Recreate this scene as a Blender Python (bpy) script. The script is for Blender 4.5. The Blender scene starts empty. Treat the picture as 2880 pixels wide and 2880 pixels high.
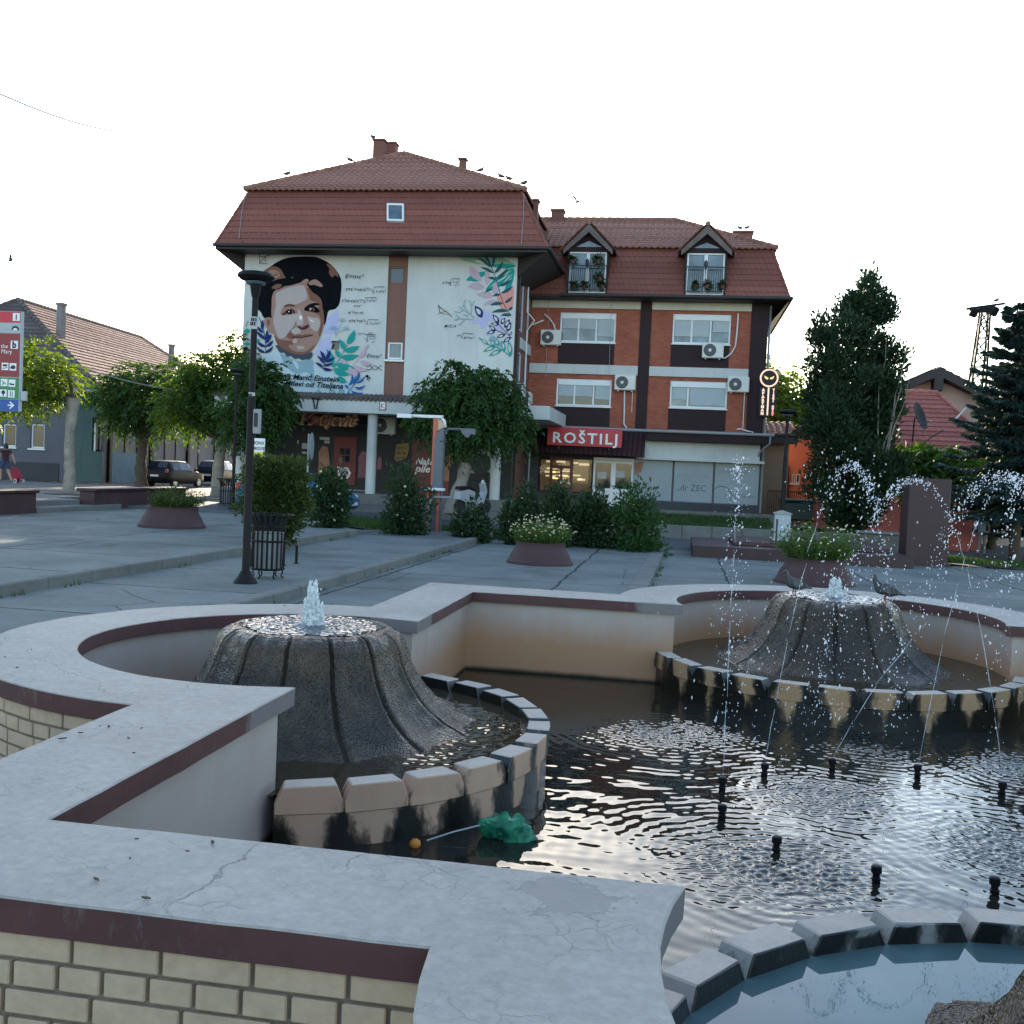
import bpy, bmesh, math, random
import numpy as np
from mathutils import Vector, Matrix, noise
from mathutils.geometry import tessellate_polygon
SC = bpy.context.scene
COL = SC.collection
R = math.radians

# ------------------------------------------------------------------ camera, sky, sun, exposure
CAM = Vector((2.0049, -3.1331, 1.8123))
YAW, PITCH, ROLL, FPX = 0.159538, -0.0383957, -0.0445099, 2943.17
ROT = Matrix.Rotation(YAW, 3, 'Z') @ Matrix.Rotation(PITCH, 3, 'X') @ Matrix.Rotation(ROLL, 3, 'Y')
cam_data = bpy.data.cameras.new("camera")
cam = bpy.data.objects.new("camera", cam_data)
COL.objects.link(cam)
right, fwd, up = ROT @ Vector((1, 0, 0)), ROT @ Vector((0, 1, 0)), ROT @ Vector((0, 0, 1))
mw = Matrix((right, up, -fwd)).transposed().to_4x4()
mw.translation = CAM
cam.matrix_world = mw
cam_data.sensor_width = 36.0
cam_data.lens = FPX / 2880 * 36.0
cam_data.clip_start = 0.05
cam_data.clip_end = 3000
SC.camera = cam

SUN_EL, SUN_AZ = 15.6, -14.0          # degrees; azimuth from +Y, negative to the left
world = bpy.data.worlds.new("World")
SC.world = world
world.use_nodes = True
wn = world.node_tree
sky = wn.nodes.new('ShaderNodeTexSky')
sky.sky_type = 'NISHITA'
sky.sun_disc = False
sky.sun_elevation = R(SUN_EL)
sky.sun_rotation = R(SUN_AZ)
sky.air_density = 1.0
sky.dust_density = 0.6
sky.ozone_density = 1.0
wn.links.new(sky.outputs[0], wn.nodes['Background'].inputs[0])
wn.nodes['Background'].inputs[1].default_value = 0.15
sun_l = bpy.data.lights.new("sun", 'SUN')
sun_l.energy = 3.6
sun_l.angle = R(0.5)
sun_l.color = (1.0, 0.86, 0.66)
sun_o = bpy.data.objects.new("sun", sun_l)
COL.objects.link(sun_o)
sd = Vector((math.sin(R(SUN_AZ)) * math.cos(R(SUN_EL)), math.cos(R(SUN_AZ)) * math.cos(R(SUN_EL)), math.sin(R(SUN_EL))))
sun_o.rotation_euler = sd.to_track_quat('Z', 'Y').to_euler()
sun_o.location = (0, 0, 60)
SC.view_settings.view_transform = 'Standard'
SC.view_settings.look = 'None'
SC.view_settings.exposure = 1.8
SC.view_settings.gamma = 1.0
SC.cycles.max_bounces = 6
SC.cycles.transparent_max_bounces = 12
SC.cycles.use_denoising = True
SC.cycles.sample_clamp_indirect = 6.0

# ------------------------------------------------------------------ measuring: a sight line met with a plane
K = 2880 / 1932.0
def ray(px, py):
    return ROT @ Vector(((px - 1440) / FPX, 1, -(py - 1440) / FPX))
def gp(px, py, z=0.0):
    d = ray(px, py); t = (z - CAM.z) / d.z
    return CAM + d * t
def yp(px, py, Y):
    d = ray(px, py); t = (Y - CAM.y) / d.y
    return CAM + d * t
def xp(px, py, X):
    d = ray(px, py); t = (X - CAM.x) / d.x
    return CAM + d * t
def dp(px, py, depth):
    return CAM + ray(px, py) * depth
def G(a, b, z=0.0): return gp(a * K, b * K, z)
def F(a, b, Y): return yp(a * K, b * K, Y)
def region(ox, oy, s, Y):
    return lambda a, b: yp(ox + a / s, oy + b / s, Y)

# ------------------------------------------------------------------ objects
def wloc(o):
    v = Vector((0, 0, 0))
    while o is not None:
        v += Vector(o.location); o = o.parent
    return v
def thing(name, label, cat, loc=(0, 0, 0), group=None):
    o = bpy.data.objects.new(name, None)
    COL.objects.link(o)
    o.location = loc
    o.empty_display_size = 0.2
    tag(o, label, cat, group)
    return o
def tag(o, label=None, cat=None, group=None, kind=None):
    if label: o['label'] = label
    if cat: o['category'] = cat
    if group: o['group'] = group
    if kind: o['kind'] = kind
    return o
def kids(o):
    return [c for c in COL.objects if c.parent == o]
def dup(o, loc, rotz=None, label=None, parent=None):
    c = o.copy(); COL.objects.link(c)
    if parent is not None: c.parent = parent
    else:
        c.location = loc
        if rotz is not None: c.rotation_euler = (0, 0, rotz)
        if label: c['label'] = label
    for ch in kids(o):
        dup(ch, None, parent=c)
    return c
def mesh_obj(name, verts, faces, mats, midx=None, parent=None, smooth=False, local=False, uv=None, angle=None):
    me = bpy.data.meshes.new(name)
    if parent is not None and not local:
        off = wloc(parent)
        if off.length > 0:
            verts = [(v[0] - off.x, v[1] - off.y, v[2] - off.z) for v in verts]
    me.from_pydata([tuple(v) for v in verts], [], faces)
    for m in (mats if isinstance(mats, (list, tuple)) else [mats]):
        me.materials.append(m)
    if midx is not None and any(midx):
        me.polygons.foreach_set('material_index', midx)
    if smooth:
        me.polygons.foreach_set('use_smooth', [True] * len(me.polygons))
        if angle:
            me.set_sharp_from_angle(angle=R(angle))
    if uv is not None:
        l = me.uv_layers.new(name='UVMap')
        flat = [c for f in uv for p in f for c in p]
        l.data.foreach_set('uv', flat)
    me.update()
    o = bpy.data.objects.new(name, me)
    COL.objects.link(o)
    if parent is not None: o.parent = parent
    return o

class MB:
    def __init__(s): s.v = []; s.f = []; s.m = []; s.uv = []; s.has_uv = False
    def add(s, vs, fs, m=0, uvs=None):
        b = len(s.v)
        s.v += [tuple(v) for v in vs]
        for i, f in enumerate(fs):
            s.f.append(tuple(b + k for k in f)); s.m.append(m)
            if uvs: s.uv.append(uvs[i]); s.has_uv = True
            else: s.uv.append([(0, 0)] * len(f))
        return s
    def box(s, x0, x1, y0, y1, z0, z1, m=0, M=None):
        vs = [Vector((x, y, z)) for z in (z0, z1) for y in (y0, y1) for x in (x0, x1)]
        if M is not None: vs = [M @ v for v in vs]
        return s.add(vs, [(0, 2, 3, 1), (4, 5, 7, 6), (0, 1, 5, 4), (2, 6, 7, 3), (0, 4, 6, 2), (1, 3, 7, 5)], m)
    def bbox(s, x0, x1, y0, y1, z0, z1, b=0.01, m=0, M=None):      # box with chamfered edges
        c = Vector(((x0 + x1) / 2, (y0 + y1) / 2, (z0 + z1) / 2)); h = ((x1 - x0) / 2, (y1 - y0) / 2, (z1 - z0) / 2)
        b = min(b, min(h) * .9)
        bm = bmesh.new()
        bmesh.ops.create_cube(bm, size=2)
        for v in bm.verts: v.co = Vector((v.co.x * h[0], v.co.y * h[1], v.co.z * h[2])) + c
        bmesh.ops.bevel(bm, geom=bm.edges[:], offset=b, segments=1, affect='EDGES')
        if M is not None: bmesh.ops.transform(bm, matrix=M, verts=bm.verts[:])
        s.bm(bm, m); return s
    def bm(s, bm, m=0):
        bm.verts.index_update()
        s.add([v.co[:] for v in bm.verts], [[v.index for v in f.verts] for f in bm.faces], m)
        bm.free()
    def quad(s, a, b, c, d, m=0, uv=None): return s.add([a, b, c, d], [(0, 1, 2, 3)], m, [uv] if uv else None)
    def tube(s, p0, p1, r0, r1=None, n=10, m=0, cap=True):
        return s.path([p0, p1], [r0, r0 if r1 is None else r1], n, m, cap)
    def path(s, pts, r, n=8, m=0, cap=True):
        pts = [Vector(p) for p in pts]
        if not isinstance(r, (list, tuple)): r = [r] * len(pts)
        vs = []; prev = None
        for i, p in enumerate(pts):
            t = (pts[min(i + 1, len(pts) - 1)] - pts[max(i - 1, 0)])
            if t.length < 1e-9: t = Vector((0, 0, 1))
            t.normalize()
            if prev is None:
                a = Vector((1, 0, 0)) if abs(t.x) < .8 else Vector((0, 1, 0))
                u = t.cross(a).normalized()
            else:
                u = (prev - t * prev.dot(t))
                u = u.normalized() if u.length > 1e-6 else t.orthogonal().normalized()
            prev = u; w = t.cross(u)
            for k in range(n):
                an = 2 * math.pi * k / n
                vs.append(p + (u * math.cos(an) + w * math.sin(an)) * r[i])
        fs = []
        for i in range(len(pts) - 1):
            for k in range(n):
                k2 = (k + 1) % n
                fs.append((i * n + k, i * n + k2, (i + 1) * n + k2, (i + 1) * n + k))
        if cap:
            fs.append(tuple(range(n - 1, -1, -1))); e = (len(pts) - 1) * n
            fs.append(tuple(e + k for k in range(n)))
        return s.add(vs, fs, m)
    def lathe(s, prof, c=(0, 0, 0), n=24, m=0, fn=None, capb=False, capt=False):
        vs = []
        for j, (r, z) in enumerate(prof):
            for k in range(n):
                a = 2 * math.pi * k / n
                rr = r if fn is None else fn(r, z, a)
                vs.append((c[0] + rr * math.cos(a), c[1] + rr * math.sin(a), c[2] + z))
        fs = []
        for j in range(len(prof) - 1):
            for k in range(n):
                k2 = (k + 1) % n
                fs.append((j * n + k, j * n + k2, (j + 1) * n + k2, (j + 1) * n + k))
        if capb: fs.append(tuple(range(n - 1, -1, -1)))
        if capt: fs.append(tuple((len(prof) - 1) * n + k for k in range(n)))
        return s.add(vs, fs, m)
    def poly(s, pts, m=0):                                          # flat polygon in 3D, any outline
        tris = tessellate_polygon([[Vector(p) for p in pts]])
        return s.add(pts, [tuple(t) for t in tris], m)
    def prism(s, pts, d, m=0):                                      # outline pts (3D, planar) pushed along d
        d = Vector(d); n = len(pts); pts = [Vector(p) for p in pts]
        tris = [tuple(t) for t in tessellate_polygon([pts])]
        nrm = Vector((0, 0, 0))
        for i in range(n):
            nrm += pts[i].cross(pts[(i + 1) % n])
        ta = pts[tris[0][0]]; tn = (pts[tris[0][1]] - ta).cross(pts[tris[0][2]] - ta)
        if tn.dot(d) > 0: tris = [t[::-1] for t in tris]
        fs = list(tris) + [tuple(n + i for i in t[::-1]) for t in tris]
        for i in range(n):
            j = (i + 1) % n
            fs.append((i, j, n + j, n + i) if nrm.dot(d) < 0 else (j, i, n + i, n + j))
        return s.add(pts + [p + d for p in pts], fs, m)
    def grid(s, fn, nu, nv, m=0, uv=None):
        vs = [fn(i / nu, j / nv) for j in range(nv + 1) for i in range(nu + 1)]
        fs = []; us = []
        for j in range(nv):
            for i in range(nu):
                a = j * (nu + 1) + i
                fs.append((a, a + 1, a + nu + 2, a + nu + 1))
                if uv: us.append([uv(i / nu, j / nv), uv((i + 1) / nu, j / nv), uv((i + 1) / nu, (j + 1) / nv), uv(i / nu, (j + 1) / nv)])
        return s.add(vs, fs, m, us if uv else None)
    def build(s, name, mats, parent=None, smooth=False, local=False, angle=None, label=None):
        o = mesh_obj(name, s.v, s.f, mats, s.m, parent, smooth, local, s.uv if s.has_uv else None, angle)
        if label: o['label'] = label
        return o
def struct(o):
    o['kind'] = 'structure'; return o

# ------------------------------------------------------------------ materials
def new_mat(name):
    m = bpy.data.materials.new(name); m.use_nodes = True
    nt = m.node_tree
    return m, nt, nt.nodes['Principled BSDF']
def N(nt, t, **kw):
    n = nt.nodes.new('ShaderNode' + t)
    for k, v in kw.items(): setattr(n, k, v)
    return n
def ramp(nt, fac, stops, interp='LINEAR'):
    n = N(nt, 'ValToRGB'); n.color_ramp.interpolation = interp
    e = n.color_ramp.elements
    while len(e) > len(stops): e.remove(e[-1])
    while len(e) < len(stops): e.new(0.5)
    for i, (p, c) in enumerate(stops):
        e[i].position = p; e[i].color = (c, c, c, 1) if isinstance(c, (int, float)) else (*c, 1)
    nt.links.new(fac, n.inputs[0]); return n.outputs[0]
def mixc(nt, fac, a, b, mode='MIX'):
    n = N(nt, 'Mix', data_type='RGBA', blend_type=mode)
    for i, x in ((0, fac), (6, a), (7, b)):
        if isinstance(x, (int, float)): n.inputs[i].default_value = x
        elif isinstance(x, tuple): n.inputs[i].default_value = (*x, 1)
        else: nt.links.new(x, n.inputs[i])
    return n.outputs[2]
def math_(nt, op, a, b=None, c=None):
    n = N(nt, 'Math', operation=op)
    for i, x in enumerate((a, b, c)):
        if x is None: continue
        if isinstance(x, (int, float)): n.inputs[i].default_value = x
        else: nt.links.new(x, n.inputs[i])
    return n.outputs[0]
def tex(nt, kind, scale, coord='Object', detail=4, rough=.55, mapping=None, dist=0.0, **kw):
    tc = N(nt, 'TexCoord')
    src = tc.outputs[coord]
    if mapping:
        mp = N(nt, 'Mapping'); nt.links.new(src, mp.inputs[0]); mp.inputs['Scale'].default_value = mapping; src = mp.outputs[0]
    n = N(nt, kind, **kw)
    nt.links.new(src, n.inputs['Vector'])
    n.inputs['Scale'].default_value = scale
    if 'Detail' in n.inputs: n.inputs['Detail'].default_value = detail
    if 'Roughness' in n.inputs and kind == 'TexNoise': n.inputs['Roughness'].default_value = rough
    if 'Distortion' in n.inputs: n.inputs['Distortion'].default_value = dist
    return n
def bump(nt, b, h, strength=.3, dist=.02):
    n = N(nt, 'Bump'); n.inputs['Strength'].default_value = strength; n.inputs['Distance'].default_value = dist
    nt.links.new(h, n.inputs['Height']); nt.links.new(n.outputs[0], b.inputs['Normal'])
    return n
_cache = {}
def mk(name, base, rough=.7, var=.15, scale=3.0, bmp=0.0, bscale=30, metal=0.0, spec=.5, dirt=0.0, emit=None):
    if name in _cache: return _cache[name]
    m, nt, b = new_mat(name)
    n1 = tex(nt, 'TexNoise', scale, detail=6)
    n2 = tex(nt, 'TexNoise', scale * 9, detail=4)
    f = mixc(nt, .4, n1.outputs[0], n2.outputs[0])
    lo = tuple(max(0, c * (1 - var)) for c in base); hi = tuple(min(1, c * (1 + var)) for c in base)
    c = ramp(nt, f, [(.3, lo), (.7, hi)])
    if dirt > 0:
        nd = tex(nt, 'TexNoise', scale * .6, detail=8, rough=.7)
        fd = ramp(nt, nd.outputs[0], [(.5, 0.0), (.75, dirt)])
        c = mixc(nt, fd, c, tuple(x * .35 for x in base))
    nt.links.new(c, b.inputs['Base Color'])
    b.inputs['Roughness'].default_value = rough
    b.inputs['Metallic'].default_value = metal
    b.inputs['Specular IOR Level'].default_value = spec
    if bmp > 0:
        nb = tex(nt, 'TexNoise', bscale, detail=5)
        bump(nt, b, nb.outputs[0], bmp, .01)
    if emit:
        b.inputs['Emission Color'].default_value = (*emit[0], 1); b.inputs['Emission Strength'].default_value = emit[1]
    _cache[name] = m
    return m
def mk_glass(name, tint=(.02, .03, .04), rough=.04):
    if name in _cache: return _cache[name]
    m, nt, b = new_mat(name)
    n = tex(nt, 'TexNoise', 1.3, detail=2)
    nt.links.new(ramp(nt, n.outputs[0], [(.35, tuple(c * .5 for c in tint)), (.7, tuple(c * 1.6 for c in tint))]), b.inputs['Base Color'])
    b.inputs['Roughness'].default_value = rough; b.inputs['IOR'].default_value = 1.52
    bump(nt, b, tex(nt, 'TexNoise', .9, detail=1).outputs[0], .06, .05)
    _cache[name] = m
    return m
def mk_leaf(name, c1, c2, trans=.35, rough=.5):
    m, nt, b = new_mat(name)
    g = N(nt, 'NewGeometry')
    n = tex(nt, 'TexNoise', .9, detail=3)
    f = mixc(nt, .45, g.outputs['Random Per Island'], n.outputs[0])
    c = ramp(nt, f, [(.2, c1), (.8, c2)])
    nt.links.new(c, b.inputs['Base Color']); b.inputs['Roughness'].default_value = rough
    b.inputs['Specular IOR Level'].default_value = .25
    t = N(nt, 'BsdfTranslucent')
    nt.links.new(mixc(nt, 1.0, c, (1.75, 1.6, .45), 'MULTIPLY'), t.inputs[0])
    mx = N(nt, 'MixShader'); mx.inputs[0].default_value = trans
    nt.links.new(b.outputs[0], mx.inputs[1]); nt.links.new(t.outputs[0], mx.inputs[2])
    nt.links.new(mx.outputs[0], nt.nodes['Material Output'].inputs[0])
    return m

# ------------------------------------------------------------------ lettering and flat painting
def text_geo(body, size, shear=0.0, bold=0.0, align='LEFT', spacing=1.0, res=2, extrude=0.0):
    cu = bpy.data.curves.new('lettering', 'FONT')
    cu.body = body; cu.size = size; cu.shear = shear; cu.offset = bold; cu.align_x = align
    cu.space_character = spacing; cu.resolution_u = res; cu.extrude = extrude
    o = bpy.data.objects.new('lettering', cu); COL.objects.link(o)
    me = bpy.data.meshes.new_from_object(o)
    vs = [v.co[:] for v in me.vertices]; fs = [tuple(p.vertices) for p in me.polygons]
    bpy.data.objects.remove(o); bpy.data.curves.remove(cu); bpy.data.meshes.remove(me)
    return vs, fs
def put_text(mb, body, x, z, y, size, m=0, width=None, rot=0.0, dirx=(1, 0, 0), **kw):
    """lettering on an upright wall: baseline start at (x, y, z), reading along dirx, facing out of it"""
    vs, fs = text_geo(body, size, **kw)
    if not vs: return
    if width:
        w = max(v[0] for v in vs) - min(v[0] for v in vs)
        k = width / max(w, 1e-6)
    else: k = 1.0
    dx = Vector(dirx).normalized(); nn = dx.cross(Vector((0, 0, 1)))
    c, s_ = math.cos(rot), math.sin(rot)
    out = []
    for v in vs:
        a, b2 = v[0] * k, v[1]
        a, b2 = a * c - b2 * s_, a * s_ + b2 * c
        out.append(Vector((x, y, z)) + dx * a + Vector((0, 0, b2)) + nn * v[2])
    mb.add(out, fs, m)
def spline(pts, n=5, closed=True):
    P = [Vector((p[0], p[1], 0)) for p in pts]; L = len(P); out = []
    rng = range(L) if closed else range(L - 1)
    for i in rng:
        if closed: p0, p1, p2, p3 = P[i - 1], P[i], P[(i + 1) % L], P[(i + 2) % L]
        else: p0, p1, p2, p3 = P[max(i - 1, 0)], P[i], P[i + 1], P[min(i + 2, L - 1)]
        for k in range(n):
            t = k / n
            q = .5 * (2 * p1 + (p2 - p0) * t + (2 * p0 - 5 * p1 + 4 * p2 - p3) * t * t + (3 * p1 - p0 - 3 * p2 + p3) * t ** 3)
            out.append((q.x, q.y))
    if not closed: out.append((P[-1].x, P[-1].y))
    return out
class Paint:
    """flat paint on a wall whose face looks to -Y; outlines come in zoom coordinates through conv"""
    def __init__(s, mb, conv, Y): s.mb, s.conv, s.Y, s.k, s.j = mb, conv, Y, 0, 0
    def lift(s, step=1): s.k += step
    def P(s, pts):
        out = []; s.j += 1
        for a, b in pts:
            q = s.conv(a, b); out.append((q.x, s.Y - .003 - .0022 * s.k - .00014 * s.j, q.z))
        return out
    def fill(s, pts, m, smooth=True, n=4):
        if smooth: pts = spline(pts, n)
        s.mb.poly(s.P(pts), m)
    def stroke(s, pts, w, m, smooth=True, taper=False, closed=False):
        if smooth and len(pts) > 2: pts = spline(pts, 5, closed)
        if closed: pts = pts + [pts[0]]
        n = len(pts); L = []; Rr = []
        for i in range(n):
            a = pts[max(i - 1, 0)]; b = pts[min(i + 1, n - 1)]
            dx, dy = b[0] - a[0], b[1] - a[1]; l = math.hypot(dx, dy) or 1
            ww = w / 2 * ((1 - .8 * i / (n - 1)) if taper else 1)
            L.append((pts[i][0] - dy / l * ww, pts[i][1] + dx / l * ww)); Rr.append((pts[i][0] + dy / l * ww, pts[i][1] - dx / l * ww))
        A, B = s.P(L), s.P(Rr); s.j -= 1; A, B = s.P(L), B
        for i in range(n - 1): s.mb.add([A[i], A[i + 1], B[i + 1], B[i]], [(0, 1, 2, 3)], m)
    def leaf(s, base, tip, w, m, bend=0.0, hole=None):
        bx, by = base; tx, ty = tip; dx, dy = tx - bx, ty - by; l = math.hypot(dx, dy); nx, ny = -dy / l, dx / l
        A = []; B = []
        for i in range(9):
            t = i / 8; ww = w / 2 * math.sin(math.pi * t ** .8) ** .9; c = bend * l * math.sin(math.pi * t)
            x, y = bx + dx * t + nx * c, by + dy * t + ny * c
            A.append((x + nx * ww, y + ny * ww)); B.append((x - nx * ww, y - ny * ww))
        ol = A + B[-2:0:-1]
        s.mb.poly(s.P(ol), m)
        if hole is not None:
            s.lift(); f = lambda p: (bx + dx * .52 + (p[0] - bx - dx * .52) * .55, by + dy * .52 + (p[1] - by - dy * .52) * .55)
            s.mb.poly(s.P([f(p) for p in ol]), hole)
    def sprig(s, stem, leaves, m, ms=None, sw=8):
        s.stroke(stem, sw, m if ms is None else ms)
        for L in leaves: s.leaf(*L[:3], m, L[3][0] if len(L) > 3 else 0.0)

# ================================================================== materials of the setting
def mat_concrete(name, base, jx, jy, crack=.8, rough=.9):
    m, nt, b = new_mat(name)
    n1 = tex(nt, 'TexNoise', .5, detail=8, rough=.65); n2 = tex(nt, 'TexNoise', 14, detail=5, rough=.7); n3 = tex(nt, 'TexNoise', 140, detail=2)
    c = ramp(nt, n1.outputs[0], [(.28, tuple(x * .6 for x in base)), (.5, base), (.75, tuple(x * 1.3 for x in base))])
    c = mixc(nt, .5, c, ramp(nt, n2.outputs[0], [(.3, .38), (.7, .62)]), 'OVERLAY')
    c = mixc(nt, .45, c, ramp(nt, n3.outputs[0], [(.3, .3), (.7, .7)]), 'OVERLAY')
    st = ramp(nt, tex(nt, 'TexNoise', .22, detail=8, rough=.75, dist=.6).outputs[0], [(.5, 0), (.66, .45)]); c = mixc(nt, st, c, tuple(x * .45 for x in base))
    fl = ramp(nt, tex(nt, 'TexNoise', 34, detail=2).outputs[0], [(.71, 0), (.74, .7)]); fl = math_(nt, 'MULTIPLY', fl, ramp(nt, tex(nt, 'TexNoise', .5, detail=3).outputs[0], [(.5, 0), (.6, 1)])); c = mixc(nt, fl, c, (.38, .37, .33))
    tc = N(nt, 'TexCoord'); nz = tex(nt, 'TexNoise', 1.1, detail=5)
    va = N(nt, 'VectorMath', operation='MULTIPLY_ADD'); nt.links.new(nz.outputs['Color'], va.inputs[0]); va.inputs[1].default_value = (.14, .14, 0); nt.links.new(tc.outputs['Object'], va.inputs[2])
    br = N(nt, 'TexBrick', offset=.0, squash=1.0); nt.links.new(va.outputs[0], br.inputs[0])
    br.inputs['Scale'].default_value = 1; br.inputs['Brick Width'].default_value = jx; br.inputs['Row Height'].default_value = jy
    br.inputs['Mortar Size'].default_value = .03; br.inputs['Mortar Smooth'].default_value = .3
    br.inputs['Color1'].default_value = (1, 1, 1, 1); br.inputs['Color2'].default_value = (.86, .86, .87, 1); br.inputs['Mortar'].default_value = (1, 1, 1, 1)
    c = mixc(nt, 1.0, c, br.outputs['Color'], 'MULTIPLY')
    broken = ramp(nt, tex(nt, 'TexNoise', 1.9, detail=3).outputs[0], [(.30, .15), (.45, .95)])
    jm = math_(nt, 'MULTIPLY', br.outputs['Fac'], broken)
    c = mixc(nt, jm, c, (.022, .026, .02))
    vo = N(nt, 'TexVoronoi', feature='DISTANCE_TO_EDGE'); nt.links.new(va.outputs[0], vo.inputs['Vector']); vo.inputs['Scale'].default_value = .42
    cr = ramp(nt, vo.outputs['Distance'], [(.0, crack), (.0035, crack * .5), (.007, 0)])
    cm = math_(nt, 'MULTIPLY', cr, ramp(nt, tex(nt, 'TexNoise', .37, detail=2).outputs[0], [(.48, 0), (.56, 1)]))
    c = mixc(nt, cm, c, (.03, .034, .03))
    nt.links.new(c, b.inputs['Base Color']); b.inputs['Roughness'].default_value = rough; b.inputs['Specular IOR Level'].default_value = .25
    h = mixc(nt, .6, n2.outputs[0], n3.outputs[0]); h = math_(nt, 'SUBTRACT', h, math_(nt, 'ADD', jm, cm))
    bump(nt, b, h, .5, .012)
    return m
M_plaza = mat_concrete('plaza_concrete', (.172, .190, .172), 3.1, 2.6)
M_street = mat_concrete('street_paving', (.19, .18, .165), 2.0, 2.0, .4)
M_kerb = mk('kerb_stone', (.15, .15, .135), .9, .22, 2.2, .35, 60, dirt=.5)
M_asph = mk('asphalt', (.075, .078, .08), .85, .2, 1.2, .4, 120, dirt=.4)
M_soil = mk('soil_and_dry_turf', (.055, .06, .03), 1.0, .35, 1.5, .5, 40)
M_grassm = mk_leaf('grass_blades', (.018, .045, .012), (.07, .13, .025), .3)
M_maroon = mk('maroon_paint', (.036, .012, .013), .55, .2, 2.5, .12, 40, dirt=.35)
M_maroonp = mk('weathered_maroon_concrete', (.062, .028, .029), .75, .25, 2.0, .3, 50, dirt=.45)
M_black = mk('black_steel', (.006, .006, .007), .6, .3, 5, .05, 60, spec=.2)
M_dark = mk('dark_brown_steel', (.013, .010, .010), .65, .3, 4, .05, 60, spec=.2)
M_grey = mk('grey_metal', (.25, .26, .27), .5, .12, 5)
M_white = mk('white_paint', (.72, .72, .70), .55, .08, 3, dirt=.15)
M_pvc = mk('white_plastic_frame', (.66, .68, .69), .4, .06, 3)
M_glassd = mk_glass('dark_glass')
M_glassb = mk_glass('pale_glass', (.09, .13, .16), .06)

# ================================================================== ground
def lerp_tab(t, x):
    if x <= t[0][0]: return t[0][1]
    for (a, b), (c, d) in zip(t, t[1:]):
        if x <= c: return b + (d - b) * (x - a) / (c - a)
    return t[-1][1]
RT = [(-60, .6), (-40, .5), (-24, .4), (-13, .2), (-9, .12), (-5, -.05), (0, -.2), (5, -.3), (10, -.48), (14, -.66), (40, -1.3)]
def zr(x): return lerp_tab(RT, x)
def terrain(x, y):
    z = zr(x)
    if y < 26.5: z = min(z, -1.0)
    elif y < 27.2: z = -1.0 + (z + 1.0) * (y - 26.5) / .7
    return z
xs = [-600, -300, -150, -90, -60, -45, -35, -28, -24, -20, -17, -15, -13, -11, -9, -7, -5, -3, -1, 1, 3, 5, 7, 9, 11, 13, 15, 18, 22, 28, 40, 70, 150, 300, 600]
ys = [-300, -100, -20, 0, 15, 24, 26.5, 27.2, 30, 33, 36, 40, 45, 50, 60, 80, 120, 200, 350, 700]
mb = MB()
mb.add([(x, y, terrain(x, y)) for y in ys for x in xs], [(j * len(xs) + i, j * len(xs) + i + 1, (j + 1) * len(xs) + i + 1, (j + 1) * len(xs) + i) for j in range(len(ys) - 1) for i in range(len(xs) - 1)])
struct(mb.build('ground', M_asph))

def slab(name, outline, z, mat, depth=1.2):
    mb = MB(); mb.prism([(x, y, z) for x, y in outline], (0, 0, -depth)); return struct(mb.build(name, mat))
A_front = [(-6.38, 22.6), (-8.98, 26.69), (-12.6, 29.6), (-15.0, 31.6)]
slab('plaza_pavement', [(-15.0, -14), (-6.38, -14)] + A_front, .14, M_plaza)
slab('plaza_pavement', [(-6.18, -14), (-3.78, -14), (-3.5, 27.0), (-6.6, 25.0), (-8.95, 26.8), (-6.22, 22.6)], 0.0, M_plaza)
# the two lower levels stop at the fountain's outer wall
S = 7.1; CO = .45; HC_ = S / 2; RIS = (1.54, 1.40, 1.54, 1.40)
def loop(o, na=40, ns=14):
    """one closed outline of the quatrefoil basin, o metres outside the pool edge"""
    out = []
    for k in range(4):
        r = RIS[k] + o; cx = HC_; half = math.sqrt(r * r - (CO - o) ** 2); b = math.asin((CO - o) / r)
        side = []
        for i in range(ns): t = i / ns; side.append((-o + (cx - half + o) * t, -o))
        for i in range(na): a = math.pi - b + (math.pi + 2 * b) * i / na; side.append((cx + r * math.cos(a), -CO + r * math.sin(a)))
        x1 = cx + half
        for i in range(ns): t = i / ns; side.append((x1 + (S + o - x1) * t, -o))
        for x, y in side:
            dx, dy = x - HC_, y - HC_
            for _ in range(k): dx, dy = -dy, dx
            out.append((HC_ + dx, HC_ + dy))
    return out
_lp = loop(.50, 24, 2)
_lf = [p for p in _lp if p[0] < 1.0]; _rt = [p for p in _lp if p[0] > 1.45]
_i = min(range(len(_lp)), key=lambda i: (abs(_lp[i][0] + .5) + abs(_lp[i][1] + .5)))
def _arc(cond, start):
    n = len(_lp); k = min(range(n), key=lambda i: (_lp[i][0] - start[0]) ** 2 + (_lp[i][1] - start[1]) ** 2); return k
# left part of the outline runs from the far edge round the left basin to the near edge
kA, kB = _arc(None, (-.5, S + .5)), _arc(None, (-.5, -.5)); n_ = len(_lp)
left = []; k = kA
while True:
    left.append(_lp[k]);
    if k == kB: break
    k = (k + 1) % n_
rightp = []; k = kB
while True:
    k = (k + 1) % n_
    if k == kA: break
    if _lp[k][0] > 1.5: rightp.append(_lp[k])
slab('plaza_pavement', [(-3.55, -14), (1.05, -14), (1.05, -.5)] + left[::-1] + [(1.05, S + .5), (1.35, 26.7), (-3.3, 26.2)], -.14, M_plaza)
slab('plaza_pavement', [(1.4, -.5), (1.4, -14), (14.5, -14), (14.5, 25.3), (6.2, 27.4), (1.6, 26.8), (1.4, S + .5)] + rightp[::-1], -.22, M_plaza)
slab('street_pavement', [(-70, -14), (-16.3, -14), (-16.3, 33.0), (-18, 38), (-19.5, 39.0), (-70, 39.0)], .44, M_street)
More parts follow.
